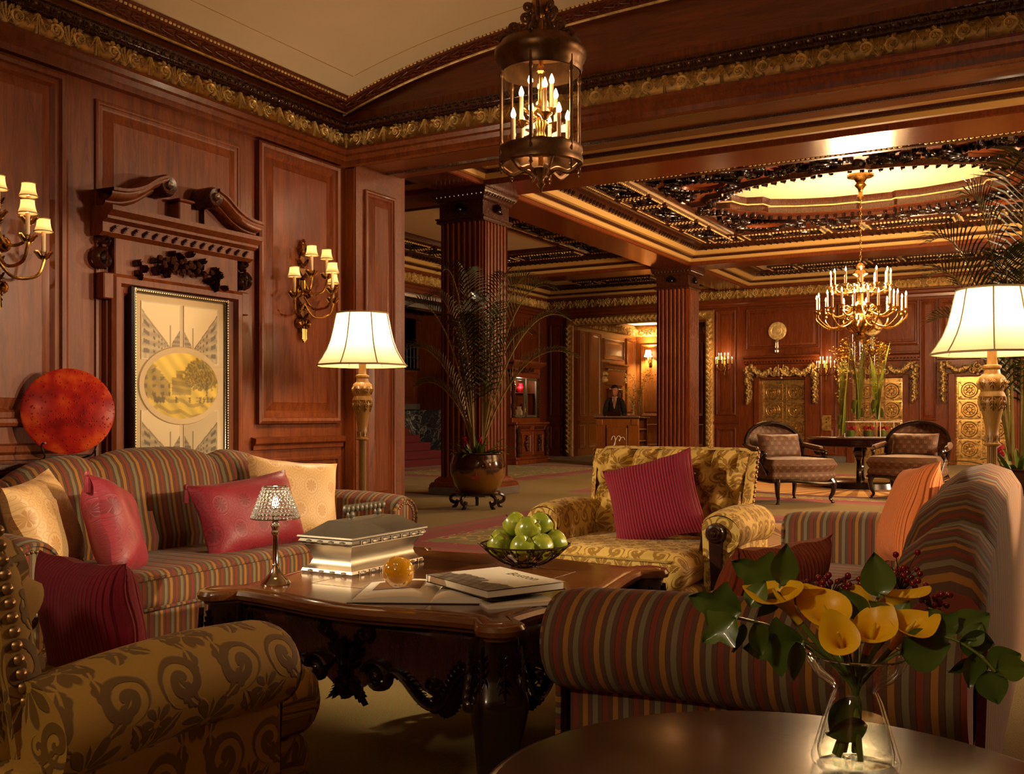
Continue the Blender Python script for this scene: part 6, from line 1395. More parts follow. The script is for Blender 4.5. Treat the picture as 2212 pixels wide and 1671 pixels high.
        part('arm_panel', soft(-0.40, AF - 0.01, yc - 0.075, yc + 0.07, 0.09, 0.48, 0.02, 'bac'), dm, t, 60)
        fc = [(yc + s * (0.012 + 0.094 * math.cos(a) * 1.1), 0.52 + 0.092 * math.sin(a)) for a in np.linspace(-2.0, 2.6, 20)] + [(yc - s * 0.06, 0.14), (yc + s * 0.05, 0.14)]
        mb = MB().add([(x, AF + 0.001, z) for x, z in fc], [tuple(range(len(fc)))]); mb.uv = [(x, z) for x, z in fc]; part('arm_facing', mb, dm, t, 0)
        part('arm_post', MB().prism([(yc + 0.028 * q - s * 0.0, z) for q, z in ((-1, 0.10), (1, 0.10), (0.8, 0.3), (1.1, 0.45), (1.2, 0.55), (-1.2, 0.55), (-1.1, 0.45), (-0.8, 0.3))], AF - 0.005, AF + 0.03, lambda a, z, h: (a, h, z)), W_SIDE, t, 30)
        part('knob', MB().lathe([(0.001, 0.075), (0.012, 0.074), (0.016, 0.066), (0.026, 0.066), (0.032, 0.056), (0.043, 0.052), (0.048, 0.04), (0.046, 0.025), (0.05, 0.012), (0.05, 0.0)], 22, M=Matrix.Translation((yc, AF - 0.005, 0.53)) @ Matrix.Rotation(-pi / 2, 4, 'X')), W_SIDE, t)
        for y in (-0.36, 0.42): part('leg', MB().lathe([(0.02, 0.0), (0.03, 0.02), (0.024, 0.05), (0.038, 0.12)], 12, c=(s * 0.40, y, 0)), W_BLACK, t)
    return t
NC = (-2.12, 1.44); club('gold damask armchair with brass nailheads and a burgundy pillow beside the side table', (NC[0], NC[1], 0), 0.0, DAMASK)
FC = (-1.98, 4.92); FR = math.radians(180); club('gold damask armchair with buttoned back and burgundy cushion facing the coffee table', (FC[0], FC[1], 0), FR, DAMASK_FAR)

# cushions; rot: stand the pillow up (x tilt), then turn it
def up(lx, ly, z): return (lx, ly, z)
def cush(lab, w, h, th, m, loc, face, lean=0.25, roll=0.0, **kw):
    """face: direction (angle) the front looks to; lean back by lean; roll in its own plane"""
    M = Matrix.Rotation(face - pi / 2 + pi, 4, 'Z') @ Matrix.Rotation(pi / 2 - lean, 4, 'X') @ Matrix.Rotation(roll, 4, 'Z')
    o = pillow('throw_pillow', w, h, th, m, loc, M.to_euler(), lab, 'pillow', 'throw pillows', **kw); return o
a_ = 0.0
cush('pale gold brocade pillow on the wall sofa below the glass disc', 0.46, 0.44, 0.17, SILK_GOLD, (-3.74, 2.60, 0.635), 0.55, 0.32, 0.12, seed=1)
cush('crimson brocade pillow leaning on the pale gold pillow of the wall sofa', 0.46, 0.44, 0.19, SILK_RED, (-3.60, 2.84, 0.61), 0.75, 0.28, -0.22, seed=2, tassel=True)
cush('pale gold brocade pillow on the wall sofa beside the floor lamp', 0.56, 0.46, 0.16, SILK_GOLD, (-3.78, 4.16, 0.635), -0.35, 0.25, -0.12, seed=3)
cush('crimson brocade pillow lying in front of the pale gold one on the wall sofa', 0.62, 0.40, 0.17, SILK_RED, (-3.62, 3.66, 0.60), -0.15, 0.34, 0.10, seed=4, tassel=True)
f_ = FR + pi / 2
lc = Vector((FC[0], FC[1], 0)) + Matrix.Rotation(FR, 3, 'Z') @ Vector((-0.05, 0.02, 0.655))
cush('large burgundy corduroy pillow on the buttoned gold armchair', 0.50, 0.48, 0.17, CORD_RED, lc, f_ + 0.1, 0.42, 0.30, seed=5)
cush('burgundy corduroy pillow standing on the gold armchair seat by the side table', 0.42, 0.40, 0.16, CORD_RED, (-2.19, 1.66, 0.545), pi / 2 - 0.15, 0.18, 0.0, seed=6)
cush('rust corduroy pillow lying on the striped sofa behind the flowers', 0.46, 0.46, 0.16, CORD_RUST, (-0.76, 2.74, 0.545), pi - 0.35, 0.40, 0.0, seed=7)
cush('orange corduroy pillow leaning on the back of the striped sofa', 0.46, 0.44, 0.16, CORD_ORANGE, (-0.60, 4.42, 0.685), pi + 0.35, 0.30, 0.12, seed=8)

# ------------------------------------------------------------------ carved coffee table
TH = 0.54; TX, TY, HX, HY = -1.885, 2.855, 0.56, 0.585
ct = thing('coffee_table', 'large carved walnut coffee table with serpentine top between the sofas', 'table', (TX, TY, 0))
def serp(k=0.0):
    pts = []
    def side(p0, p1, nrm, L):
        o = []
        for t in np.linspace(-0.80, 0.80, 25):
            d = 0.028 * math.cos(t / 0.80 * pi * 1.0) - 0.012
            o.append((p0[0] + (p1[0] - p0[0]) * (t + 1) / 2 + nrm[0] * (d + k), p0[1] + (p1[1] - p0[1]) * (t + 1) / 2 + nrm[1] * (d + k)))
        return o
    cs_ = [(-HX, -HY), (HX, -HY), (HX, HY), (-HX, HY)]; nr = [(0, -1), (1, 0), (0, 1), (-1, 0)]
    for i in range(4):
        p0, p1 = cs_[i], cs_[(i + 1) % 4]; s_ = side(p0, p1, nr[i], 0)
        pts += s_
        c = cs_[(i + 1) % 4]; dg = Vector((c[0] / abs(c[0]), c[1] / abs(c[1]))).normalized(); a0 = math.atan2(nr[i][1], nr[i][0])
        cc = (c[0] - dg.x * 0.055, c[1] - dg.y * 0.055)
        pts += [(cc[0] + (0.068 + k) * math.cos(a), cc[1] + (0.068 + k) * math.sin(a)) for a in np.linspace(a0 - 0.35, a0 + pi / 2 + 0.35, 11)]
    return pts
OUT = serp(0.0); n_ = len(OUT)
mb = MB(); prof = [(-0.06, TH), (-0.030, TH + 0.001), (-0.022, TH - 0.004), (-0.012, TH), (0.004, TH - 0.004), (0.012, TH - 0.016), (0.008, TH - 0.030), (-0.008, TH - 0.036), (-0.012, TH - 0.046), (-0.03, TH - 0.05), (-0.10, TH - 0.05)]
mb.grid([[(x, y, z) for x, y in serp(k)] for k, z in prof], cv=True)
part('top_edge', mb, W_TABLE, ct, 40)
inn = serp(-0.06); mb = MB().add([(x, y, TH) for x, y in inn], [tuple(range(len(inn)))]); part('table_top', mb, W_TABLE, ct, 0)
mb = MB(); Z0 = TH - 0.05
def apz(x, y):                                           # scalloped lower edge
    t = (x / HX if abs(abs(y) - HY) < 0.14 and abs(y) / HY >= abs(x) / HX else y / HY)
    return 0.335 - 0.075 * max(0, 1 - abs(t) / 0.22) - 0.055 * math.exp(-((abs(t) - 0.58) / 0.15) ** 2)
apr = serp(-0.045)
mb.grid([[(x * (1 - f), y * (1 - f), Z0 + (apz(x, y) - Z0) * q) for x, y in apr] for q, f in ((0, 0.02), (0.12, 0.0), (0.25, 0.012), (0.5, 0.03), (0.75, 0.03), (1.0, 0.012), (1.0, 0.06))], cv=True)
part('apron', mb, W_DARK, ct, 40)
def carve_side(rot, L):
    cv = MB(); D = (HY if rot % 2 == 0 else HX) - 0.055
    R = Matrix.Rotation(rot * pi / 2, 4, 'Z')
    def mp(a, z, h): return tuple(R @ Vector((a, -(D + 0.012 * math.cos(a / L * pi) + h), z)))
    for s in (-1, 1):
        leaf2d(cv, (s * 0.008, 0.36), (s * 0.055, 0.47), s * -0.02, 0.030, 0.03, mp, 4)
        cv.stroke(spiral((s * 0.075, 0.462), 0.028, 0.006, pi / 2, -s * 1.2), 0.009, 0.03, mp)
        cv.stroke(spiral((s * 0.115, 0.335), 0.05, 0.008, pi * (0.9 if s > 0 else 0.1), -s * 1.5), 0.013, 0.034, mp)
        cv.ell(mp(s * 0.115, 0.335, 0.015), (0.018, 0.018, 0.018), 6, 8)
        for k in range(3): leaf2d(cv, (s * 0.02, 0.32 - 0.012 * k), (s * (0.05 + 0.012 * k), 0.27 - 0.012 * k), 0.005, 0.02, 0.025, mp, 3)
        sw = bez((s * 0.15, 0.345), (s * 0.20, 0.40), (s * 0.24, 0.26), (s * 0.31, 0.268), n=12)
        cv.stroke(sw, lambda t: 0.016 * (1 - 0.3 * t), 0.03, mp)
        for k in range(2, 11): p, q = sw[k], sw[k - 1]; leaf2d(cv, p, (p[0] + s * 0.035, p[1] - 0.026 + 0.002 * k), 0.004, 0.018, 0.026, mp, 2)
        sw = bez((s * 0.31, 0.268), (s * 0.37, 0.27), (s * 0.36, 0.36), (s * 0.425, 0.39), n=12)
        cv.stroke(sw, lambda t: 0.014 * (1 - 0.2 * t), 0.032, mp)
        for k in range(1, 11):
            p = sw[k]; leaf2d(cv, p, (p[0] + s * 0.035, p[1] - 0.02), 0.004, 0.018, 0.028, mp, 2); leaf2d(cv, p, (p[0] - s * 0.022, p[1] + 0.03), 0.004, 0.014, 0.022, mp, 2)
        cv.stroke(spiral((s * 0.43, 0.385), 0.03, 0.006, 0, s * 1.3), 0.010, 0.03, mp); cv.stroke(spiral((s * 0.30, 0.335), 0.022, 0.005, -pi / 2, -s * 1.2), 0.007, 0.02, mp)
    for k in range(3): leaf2d(cv, (0, 0.36 - 0.05 * k), (0, 0.445 - 0.06 * k), 0, 0.026, 0.036, mp, 4)
    cv.stroke(spiral((0, 0.31), 0.022, 0.006, pi / 2, 1.1), 0.008, 0.036, mp)
    part('carving', cv, W_BLACK, ct, 50)
for r_, L in ((0, HX), (1, HY), (2, HX), (3, HY)): carve_side(r_, L)
lg = MB(); path = smooth_path([(0.0, 0, 0.50), (0.008, 0, 0.40), (0.028, 0, 0.33), (0.02, 0, 0.22), (-0.005, 0, 0.10), (0.0, 0, 0.03), (0.03, 0, 0.0)], 5); rr = np.interp(np.linspace(0, 1, len(path)), [0, 0.2, 0.35, 0.6, 0.85, 1], [0.058, 0.062, 0.078, 0.052, 0.036, 0.045])
P = []
for p, r in zip(path, rr):
    P.append([(p.x + r * math.copysign(abs(math.cos(a)) ** 0.55, math.cos(a)), p.y + r * math.copysign(abs(math.sin(a)) ** 0.55, math.sin(a)), p.z) for a in np.linspace(0, 2 * pi, 25)[:-1]])
lg.grid(P, cv=True); lgm = mesh_from(lg, 'leg', W_BLACK, 50)
lc_ = MB()
for a in np.linspace(0, 2 * pi, 9)[:-1]:
    def mp(u, z, h, a=a): r = np.interp(z, [0.2, 0.33, 0.42, 0.5], [0.056, 0.079, 0.066, 0.06]) + h; return ((r + 0.01) * math.cos(a + u / 0.07), (r + 0.004) * math.sin(a + u / 0.07), z)
    leaf2d(lc_, (0, 0.40), (0, 0.30), 0.0, 0.022, 0.014, mp, 3); leaf2d(lc_, (0, 0.40), (0.0, 0.48), 0.0, 0.02, 0.016, mp, 3)
    if abs(math.sin(2 * a)) < 0.1: lc_.stroke(spiral((0, 0.315), 0.026, 0.005, pi / 2, 1.3), 0.008, 0.014, mp)
lcm = mesh_from(lc_, 'leg_carving', W_BLACK, 50)
for sx, sy in ((-1, -1), (1, -1), (1, 1), (-1, 1)):
    o = part('leg', lgm, None, ct, loc=(sx * (HX - 0.05), sy * (HY - 0.05), 0), rot=(0, 0, math.atan2(sy, sx))); part('leg_carving', lcm, None, o)
for (x0, y0, x1, y1) in ((-0.33, -0.33, 0.33, -0.33), (0.33, -0.33, 0.33, 0.33), (0.33, 0.33, -0.33, 0.33), (-0.33, 0.33, -0.33, -0.33)):
    part('inlay_line', MB().box(min(x0, x1) - 0.0015, max(x0, x1) + 0.0015, min(y0, y1) - 0.0015, max(y0, y1) + 0.0015, TH - 0.002, TH + 0.0006), W_DARK, ct, 0)
# near side table
s_t = thing('side_table', 'round dark mahogany side table under the flower vase', 'table', (-0.32, 1.33, 0))
part('table_top', MB().lathe([(0.001, 0.58), (0.42, 0.58), (0.435, 0.575), (0.445, 0.562), (0.435, 0.55), (0.40, 0.545), (0.001, 0.545)], 64), W_SIDE, s_t, 40)
part('pedestal', MB().lathe([(0.03, 0.55), (0.06, 0.5), (0.035, 0.42), (0.05, 0.3), (0.07, 0.2), (0.05, 0.12), (0.08, 0.09), (0.001, 0.08)], 20), W_SIDE, s_t)
fm = mesh_from(MB().tube(smooth_path([(0.05, 0, 0.16), (0.18, 0, 0.12), (0.28, 0, 0.03), (0.34, 0, 0.015)], 5), [0.03] * 8 + [0.022] * 8, 8), 'foot', W_SIDE)
for k in range(3): part('foot', fm, None, s_t, rot=(0, 0, k * 2 * pi / 3))
# ------------------------------------------------------------------ things on the coffee table
bx_ = thing('pewter_box', 'pewter-coloured casket with a beaded handle on the coffee table', 'box', (-2.288, 2.90, TH), 0)
def boxsweep(prof): # offsets outward from a 0.20 x 0.42 core
    return MB().sweep([(-0.10, -0.205), (0.10, -0.205), (0.10, 0.205), (-0.10, 0.205)], [(-o, z) for o, z in prof], closed=True)
mb = boxsweep([(0.0, 0.0), (0.022, 0.0), (0.026, 0.008), (0.022, 0.018), (0.012, 0.022), (0.0, 0.035), (-0.006, 0.052), (-0.002, 0.075), (0.014, 0.10), (0.024, 0.108), (0.024, 0.112), (0.0, 0.112)])
mb.add([(-0.1, -0.205, 0), (0.1, -0.205, 0), (0.1, 0.205, 0), (-0.1, 0.205, 0)], [(0, 3, 2, 1)]); part('body', mb, PEWTER, bx_, 30)
mb = boxsweep([(0.0, 0.113), (0.028, 0.113), (0.034, 0.120), (0.028, 0.130), (0.038, 0.136), (0.036, 0.142), (0.02, 0.145), (-0.045, 0.190), (-0.05, 0.192)])
mb.add([(-0.05, -0.155, 0.192), (0.05, -0.155, 0.192), (0.05, 0.155, 0.192), (-0.05, 0.155, 0.192)], [(0, 1, 2, 3)]); part('lid', mb, PEWTERD, bx_, 30)
be = MB()
for sgn in (-1, 1):
    for z, o in ((0.121, 0.032), (0.009, 0.024)):
        for k in range(7): be.box(sgn * (0.10 + o) - 0.004, sgn * (0.10 + o) + 0.004, -0.19 + 0.063 * k, -0.19 + 0.063 * k + 0.004, z - 0.007, z + 0.007); be.ell((sgn * (0.10 + o), -0.162 + 0.063 * k, z), (0.006, 0.020, 0.007), 4, 6)
        for k in range(4): be.ell((-0.08 + 0.055 * k, sgn * (0.205 + o), z), (0.018, 0.006, 0.007), 4, 6)
part('beading', be, PEWTER, bx_)['kind'] = 'stuff'
bx_.scale = (0.92, 0.94, 0.95)
hn = part('handle', MB().tube([(0, -0.12, 0.235), (0, 0.12, 0.235)], 0.007, 8), PEWTERD, bx_)
bl = mesh_from(MB().ell((0, 0, 0), (0.016, 0.0145, 0.016), 7, 12), 'bead', PEWTERD)
for k in range(9): part('bead', bl, None, hn, loc=(0, -0.112 + 0.028 * k, 0.235))
for y in (-0.085, 0.085): part('post', MB().lathe([(0.014, 0.19), (0.008, 0.197), (0.016, 0.207), (0.016, 0.215), (0.008, 0.225)], 12, c=(0, y, 0)), PEWTERD, hn)

# crystal-shaded candle lamp
kl = thing('table_lamp', 'small chrome table lamp with a crystal bead shade on the coffee table', 'lamp', (-2.30, 2.442, TH), 0)
part('base', MB().lathe([(0.001, 0.0), (0.048, 0.0), (0.05, 0.006), (0.046, 0.012), (0.030, 0.026), (0.018, 0.042), (0.011, 0.062), (0.010, 0.065)], 30), CHROME, kl)
part('stem', MB().lathe([(0.010, 0.062), (0.012, 0.066), (0.0095, 0.07), (0.0095, 0.165), (0.012, 0.168), (0.014, 0.175), (0.010, 0.182), (0.013, 0.19), (0.016, 0.196), (0.011, 0.203), (0.010, 0.225), (0.013, 0.23), (0.008, 0.24), (0.006, 0.27)], 22), CHROME, kl)
part('shade_ring', MB().tube([(0.040 * math.cos(a), 0.040 * math.sin(a), 0.325) for a in np.linspace(0, 2 * pi, 25)[:-1]], 0.0022, 5, closed=True), CHROME, kl)
sd_ = part('crystal_shade', MB().tube([(0.080 * math.cos(a), 0.080 * math.sin(a), 0.222) for a in np.linspace(0, 2 * pi, 25)[:-1]], 0.0022, 5, closed=True), CHROME, kl)
cb_ = mesh_from(MB().lathe([(0.0005, 0.0035), (0.003, 0.003), (0.0062, 0.0), (0.003, -0.003), (0.0005, -0.0035)], 7), 'crystal_bead', CRYSTAL, 0)
for r_ in range(9):
    z = 0.228 + 0.0115 * r_; rad = 0.080 - 0.040 * (z - 0.222) / 0.103; n = int(2 * pi * rad / 0.0128)
    for k in range(n):
        a = 2 * pi * (k + 0.5 * (r_ % 2)) / n
        part('crystal_bead', cb_, None, sd_, loc=(rad * math.cos(a), rad * math.sin(a), z), rot=(0, pi / 2 - 0.37, a))
part('bulb', MB().lathe([(0.004, 0.25), (0.010, 0.262), (0.011, 0.272), (0.006, 0.288), (0.001, 0.297)], 12), BULB, kl)
light('table_lamp_light', 'POINT', (0, 0, 0.275), 0.9, (1, 0.72, 0.42), size=0.015, parent=kl)

# books and amber ball
def quadbook(lab, loc, rz, L, Wd, th, group=None):
    t = thing('hardcover_book', lab, 'book', loc, rz, group)
    part('pages', MB().box(-L / 2 + 0.006, L / 2 - 0.004, -Wd / 2 + 0.004, Wd / 2 - 0.004, 0.003, th - 0.003), PAPER, t, 0)
    part('cover_back', MB().box(-L / 2, L / 2, -Wd / 2, Wd / 2, 0, 0.003), W_BLACK if 'open' in lab else WHITE, t, 0)
    part('spine', MB().box(-L / 2, -L / 2 + 0.005, -Wd / 2, Wd / 2, 0, th), WHITE, t, 0)
    return t
quadbook('thin book with a tan edge under the large photo book', (-1.50, 2.60, TH), math.radians(-40), 0.27, 0.22, 0.014, 'books on the coffee table')
bk = quadbook('large hardcover photo book titled Boston, lying closed on the open book', (-1.575, 2.645, TH + 0.028), math.radians(-26), 0.36, 0.285, 0.024, 'books on the coffee table')
def cover(u, v):                                           # u along the book, v up the cover: pale sky, skyline silhouette
    sky = np.array((0.80, 0.69, 0.55)); h_ = 0.30 + 0.06 * math.sin(u * 9) * (u > 0.55) + (0.10 if 0.15 < u < 0.52 else 0.0) + (0.12 if 0.52 < u < 0.62 and abs(u - 0.57) < 0.03 else 0)
    h_ += 0.03 * math.sin(u * 60) * 0.3
    if v < h_:
        k = 0.10 + 0.10 * ((math.sin(u * 110) > 0.3) and (math.sin(v * 70) > 0)) + 0.08 * math.sin(u * 31 + v * 17) ** 2
        if v < 0.12: k += 0.12 * math.sin(u * 14 + 4 * v) ** 2
        return (k * 1.05, k * 0.82, k * 0.62)
    return tuple(sky * (0.92 + 0.08 * v))
def sheet(name, w_, h_, fn, parent, nu, nv, loc, rot=(0, 0, 0)):
    U = np.linspace(0, 1, nu); V = np.linspace(0, 1, nv); P = [[((u - 0.5) * w_, (v - 0.5) * h_, 0) for v in V] for u in U]
    return part(name, MB().grid(P, U, V, col=[fn(u, v) for u in U for v in V]), PRINT, parent, 0, loc=loc, rot=rot)
sheet('cover_front', 0.36, 0.285, cover, bk, 110, 80, (0, 0, 0.0245))
fc_ = bpy.data.curves.new('title', 'FONT'); fc_.body = 'Boston'; fc_.size = 0.055; fc_.align_x = 'CENTER'; fc_.extrude = 0.0002
tmp = bpy.data.objects.new('tmp', fc_); C.objects.link(tmp); bpy.context.view_layer.update(); tm = bpy.data.meshes.new_from_object(tmp.evaluated_get(bpy.context.evaluated_depsgraph_get())); bpy.data.objects.remove(tmp)
tm.materials.clear(); tm.materials.append(W_DARK); tt = part('title_lettering', tm, None, bk, loc=(0.03, 0.075, 0.0247))
ob = thing('open_book', 'open book with curling pages under the amber glass ball', 'book', (-1.735, 2.560, TH), math.radians(27), 'books on the coffee table')
part('cover', MB().box(-0.25, 0.25, -0.165, 0.165, 0, 0.003), W_BLACK, ob, 0)
for s in (-1, 1):
    xs_ = np.linspace(0, 0.235, 14); P = [[(s * x, y, 0.004 + 0.022 * math.sin(min(1, x / 0.10) * pi / 2) ** 0.6 * (1 - 0.75 * (x / 0.235) ** 1.6)) for y in (-0.155, 0.155)] for x in xs_]
    part('page_block', MB().grid(P), PAPER, ob)
    mbp = MB()
    for y in (-0.155, 0.155): mbp.add([P[i][0 if y < 0 else 1] for i in range(14)] + [(s * x, y, 0.003) for x in xs_[::-1]], [tuple(range(28))])
    part('page_edges', mbp, PAPER, ob, 0)
    part('picture', MB().grid([[(s * x, y, 0.0055 + 0.022 * math.sin(min(1, x / 0.10) * pi / 2) ** 0.6 * (1 - 0.75 * (x / 0.235) ** 1.6)) for y in (-0.02, 0.12)] for x in np.linspace(0.05, 0.2, 10)]), W_HONEY, ob)
am = part('glass_ball', MB().lathe([(0.0005, -0.05)] + [(0.05 * math.sin(a), -0.05 * math.cos(a)) for a in np.linspace(0.15, pi - 0.15, 18)] + [(0.0005, 0.05)], 32), AMBER, None, loc=(-1.833, 2.492, TH + 0.072)); tag(am, 'amber glass ball full of bubbles resting on the open book', 'ornament')
bu = MB(); rd = random.Random(8)
for k in range(120):
    d = Vector((rd.gauss(0, 1), rd.gauss(0, 1), rd.gauss(0, 1))).normalized() * 0.044 * rd.random() ** 0.4; bu.ell(d, (rd.uniform(0.0012, 0.003),) * 3, 4, 6)
b_ = part('bubbles', bu, mat('bubble', lambda t: dict(c=lin(255, 226, 130), r=0.1, m=0.6)), am); b_['kind'] = 'stuff'

# apple bowl
BW = (-1.775, 3.205)
bo = thing('wire_bowl', 'shallow brown wire bowl of green apples on the coffee table', 'bowl', (BW[0], BW[1], TH), 0)
part('rim', MB().tube([(0.168 * math.cos(a), 0.168 * math.sin(a), 0.082) for a in np.linspace(0, 2 * pi, 49)[:-1]], 0.0032, 6, closed=True), WIRE, bo)
part('foot_ring', MB().tube([(0.05 * math.cos(a), 0.05 * math.sin(a), 0.004) for a in np.linspace(0, 2 * pi, 29)[:-1]], 0.004, 6, closed=True), WIRE, bo)
mid = MB()
bp_ = [(0.05, 0.004), (0.085, 0.016), (0.125, 0.042), (0.155, 0.07), (0.168, 0.082)]
wr_ = mesh_from(MB().tube([(x, 0, z) for x, z in bp_], 0.002, 5), 'wire', WIRE)
for k in range(20): part('wire', wr_, None, bo, rot=(0, 0, k * 2 * pi / 20))
lw = MB()
for k in range(40):
    a = k * 2 * pi / 40; f = 0.35 + 0.5 * ((k * 7) % 10) / 10; x = np.interp(f, np.linspace(0, 1, 5), [p[0] for p in bp_]); z = np.interp(f, np.linspace(0, 1, 5), [p[1] for p in bp_])
    def mpw(p, q, h, a=a, x=x, z=z): return ((x + q * 0.75) * math.cos(a + p / x), (x + q * 0.75) * math.sin(a + p / x), z + q * 0.6 + h)
    lw.stroke([(0, 0), (0.008, 0.012), (0.004, 0.03)], point(0.010), 0.002, mpw); lw.stroke([(0, 0), (-0.010, 0.010), (-0.010, 0.024)], point(0.009), 0.002, mpw)
part('wire_leaves', lw, WIRE, bo)
apm = mesh_from(MB().lathe([(0.0006, 0.030), (0.004, 0.032), (0.010, 0.041), (0.020, 0.047), (0.034, 0.045), (0.046, 0.030), (0.050, 0.010), (0.047, -0.012), (0.037, -0.034), (0.026, -0.044), (0.016, -0.045), (0.008, -0.040), (0.0006, -0.038)], 24), 'apple', APPLE)
stm = mesh_from(MB().tube([(0, 0, 0.030), (0.002, 0, 0.045), (0.006, 0, 0.058)], [0.0016, 0.0014, 0.002], 5), 'stem', STEM)
ap = [(0, 0, 0.058, 0.3, 0.2, 'green apple in the bottom middle of the wire bowl'), (0.095, -0.045, 0.082, 0.5, 0.6, 'green apple on the bowl rim beside the photo book'), (0.04, -0.095, 0.080, 0.6, -0.2, 'green apple in the bowl nearest the open book'), (-0.055, -0.085, 0.082, 0.7, 0.1, 'green apple with upright stem low in the bowl'), (-0.10, -0.01, 0.084, 0.3, -0.7, 'green apple at the bowl rim nearest the pewter box'), (-0.06, 0.085, 0.084, 0.3, 0.3, 'green apple at the back of the bowl toward the pewter box'), (0.035, 0.098, 0.084, -0.4, 0.2, 'green apple at the back of the bowl toward the armchair'), (0.105, 0.045, 0.088, 0.2, 0.8, 'green apple tilting over the bowl rim toward the armchair'),
      (-0.045, 0.01, 0.150, 0.75, -0.3, 'green apple on top of the pile, nearer the pewter box'), (0.045, 0.035, 0.152, 0.8, 0.25, 'topmost green apple of the pile, turned to show its hollow'), (0.035, -0.045, 0.142, 0.9, 0.2, 'green apple on the pile facing the photo book')]
for x, y, z, rx, ry, lab in ap:
    o = part('apple', apm, None, None, loc=(BW[0] + x, BW[1] + y, TH + z), rot=(rx, ry, x * 30 + YAW)); tag(o, lab, 'apple', 'green apples in the wire bowl'); part('stem', stm, None, o); o.scale = (0.92, 0.92, 0.92)

# ------------------------------------------------------------------ floor lamps
def floor_lamp(lab, loc, rz, pw=22):
    t = thing('floor_lamp', lab, 'lamp', loc, rz, 'pair of floor lamps')
    part('base', MB().lathe([(0.001, 0), (0.15, 0), (0.155, 0.02), (0.13, 0.035), (0.06, 0.06), (0.035, 0.09), (0.03, 0.12)], 28), W_GILTLAMP, t)
    po = []
    for k in range(16):
        a0 = 2 * pi * k / 16; po += [(0.024 * math.cos(a0), 0.024 * math.sin(a0)), (0.024 * math.cos(a0 + 0.2), 0.024 * math.sin(a0 + 0.2)), (0.0195 * math.cos(a0 + 0.29), 0.0195 * math.sin(a0 + 0.29))]
    part('fluted_pole', MB().prism(po, 0.1, 0.955), W_GILTLAMP, t, 30)
    part('upper_stem', MB().lathe([(0.024, 0.945), (0.04, 0.95), (0.042, 0.958), (0.032, 0.966), (0.028, 0.98), (0.033, 0.995), (0.028, 1.01), (0.034, 1.05), (0.048, 1.12), (0.058, 1.16), (0.062, 1.175), (0.056, 1.19), (0.064, 1.20), (0.060, 1.21), (0.052, 1.225), (0.06, 1.245), (0.066, 1.27), (0.058, 1.30), (0.04, 1.315), (0.036, 1.335), (0.044, 1.345), (0.044, 1.356), (0.026, 1.362), (0.023, 1.40), (0.023, 1.45)], 26), W_GILTLAMP, t)
    cv = MB()
    for k in range(8):
        a = 2 * pi * k / 8
        def mp(u, z, h, a=a): r = np.interp(z, [0.96, 1.0, 1.12, 1.17, 1.225, 1.27, 1.31], [0.03, 0.032, 0.047, 0.06, 0.053, 0.066, 0.042]) + h; return (r * math.cos(a + u / 0.06), r * math.sin(a + u / 0.06), z)
        leaf2d(cv, (0, 1.305), (0, 1.235), 0, 0.022, 0.008, mp, 4); leaf2d(cv, (0, 1.20), (0, 1.125), 0, 0.020, 0.008, mp, 4); cv.stroke([(0, 1.0), (0.003, 0.985), (0, 0.967)], 0.008, 0.006, mp)
    part('acanthus_carving', cv, W_GILTLAMP, t)
    ns = 8; tr_ = []; prof = [(0.168, 1.745), (0.178, 1.70), (0.190, 1.64), (0.208, 1.57), (0.232, 1.51), (0.262, 1.46), (0.292, 1.418)]
    def shp(r, a):                                          # panelled bell: flat between ribs
        q = (a % (2 * pi / ns)) - pi / ns; return r * (1 - 0.6 * (1 - math.cos(pi / ns) / math.cos(q)))
    A = np.linspace(0, 2 * pi, ns * 6 + 1)
    part('shade', MB().grid([[(shp(r, a) * math.cos(a), shp(r, a) * math.sin(a), z) for a in A] for r, z in prof], [p[1] for p in prof], A), SHADE, t, 20)
    for k in range(ns):
        a = 2 * pi * k / ns; part('rib', MB().tube([(shp(r, a) * 1.003 * math.cos(a), shp(r, a) * 1.003 * math.sin(a), z) for r, z in prof], 0.004, 5), SHADETRIM, t)
    for r, z in (prof[0], prof[-1]): part('trim', MB().tube([(shp(r, a) * math.cos(a), shp(r, a) * math.sin(a), z) for a in A[:-1]], 0.006, 5, closed=True), SHADETRIM, t)
    part('bulb', MB().lathe([(0.012, 1.46), (0.028, 1.50), (0.03, 1.525), (0.02, 1.55), (0.001, 1.56)], 14), BULB, t)
    part('harp', MB().tube([(0.0, 0, 1.45), (0.05, 0, 1.5), (0.055, 0, 1.6), (0.0, 0, 1.72), (-0.055, 0, 1.6), (-0.05, 0, 1.5), (0.0, 0, 1.45)], 0.003, 5), BRASS, t)
    light('floor_lamp_light', 'POINT', (0, 0, 1.60), pw, (1.0, 0.75, 0.47), size=0.05, parent=t)
    return t
pl_ = CP((783 - 1106) / 2120 * 6.2, 6.2); floor_lamp('floor lamp with cream bell shade in the panelled corner behind the wall sofa', (pl_[0], pl_[1], 0), 0.2)
pr_ = CP((2143 - 1106) / 2120 * 5.0, 5.0); floor_lamp('floor lamp with cream bell shade before the dark palm', (pr_[0], pr_[1], 0), 0.1, 17)

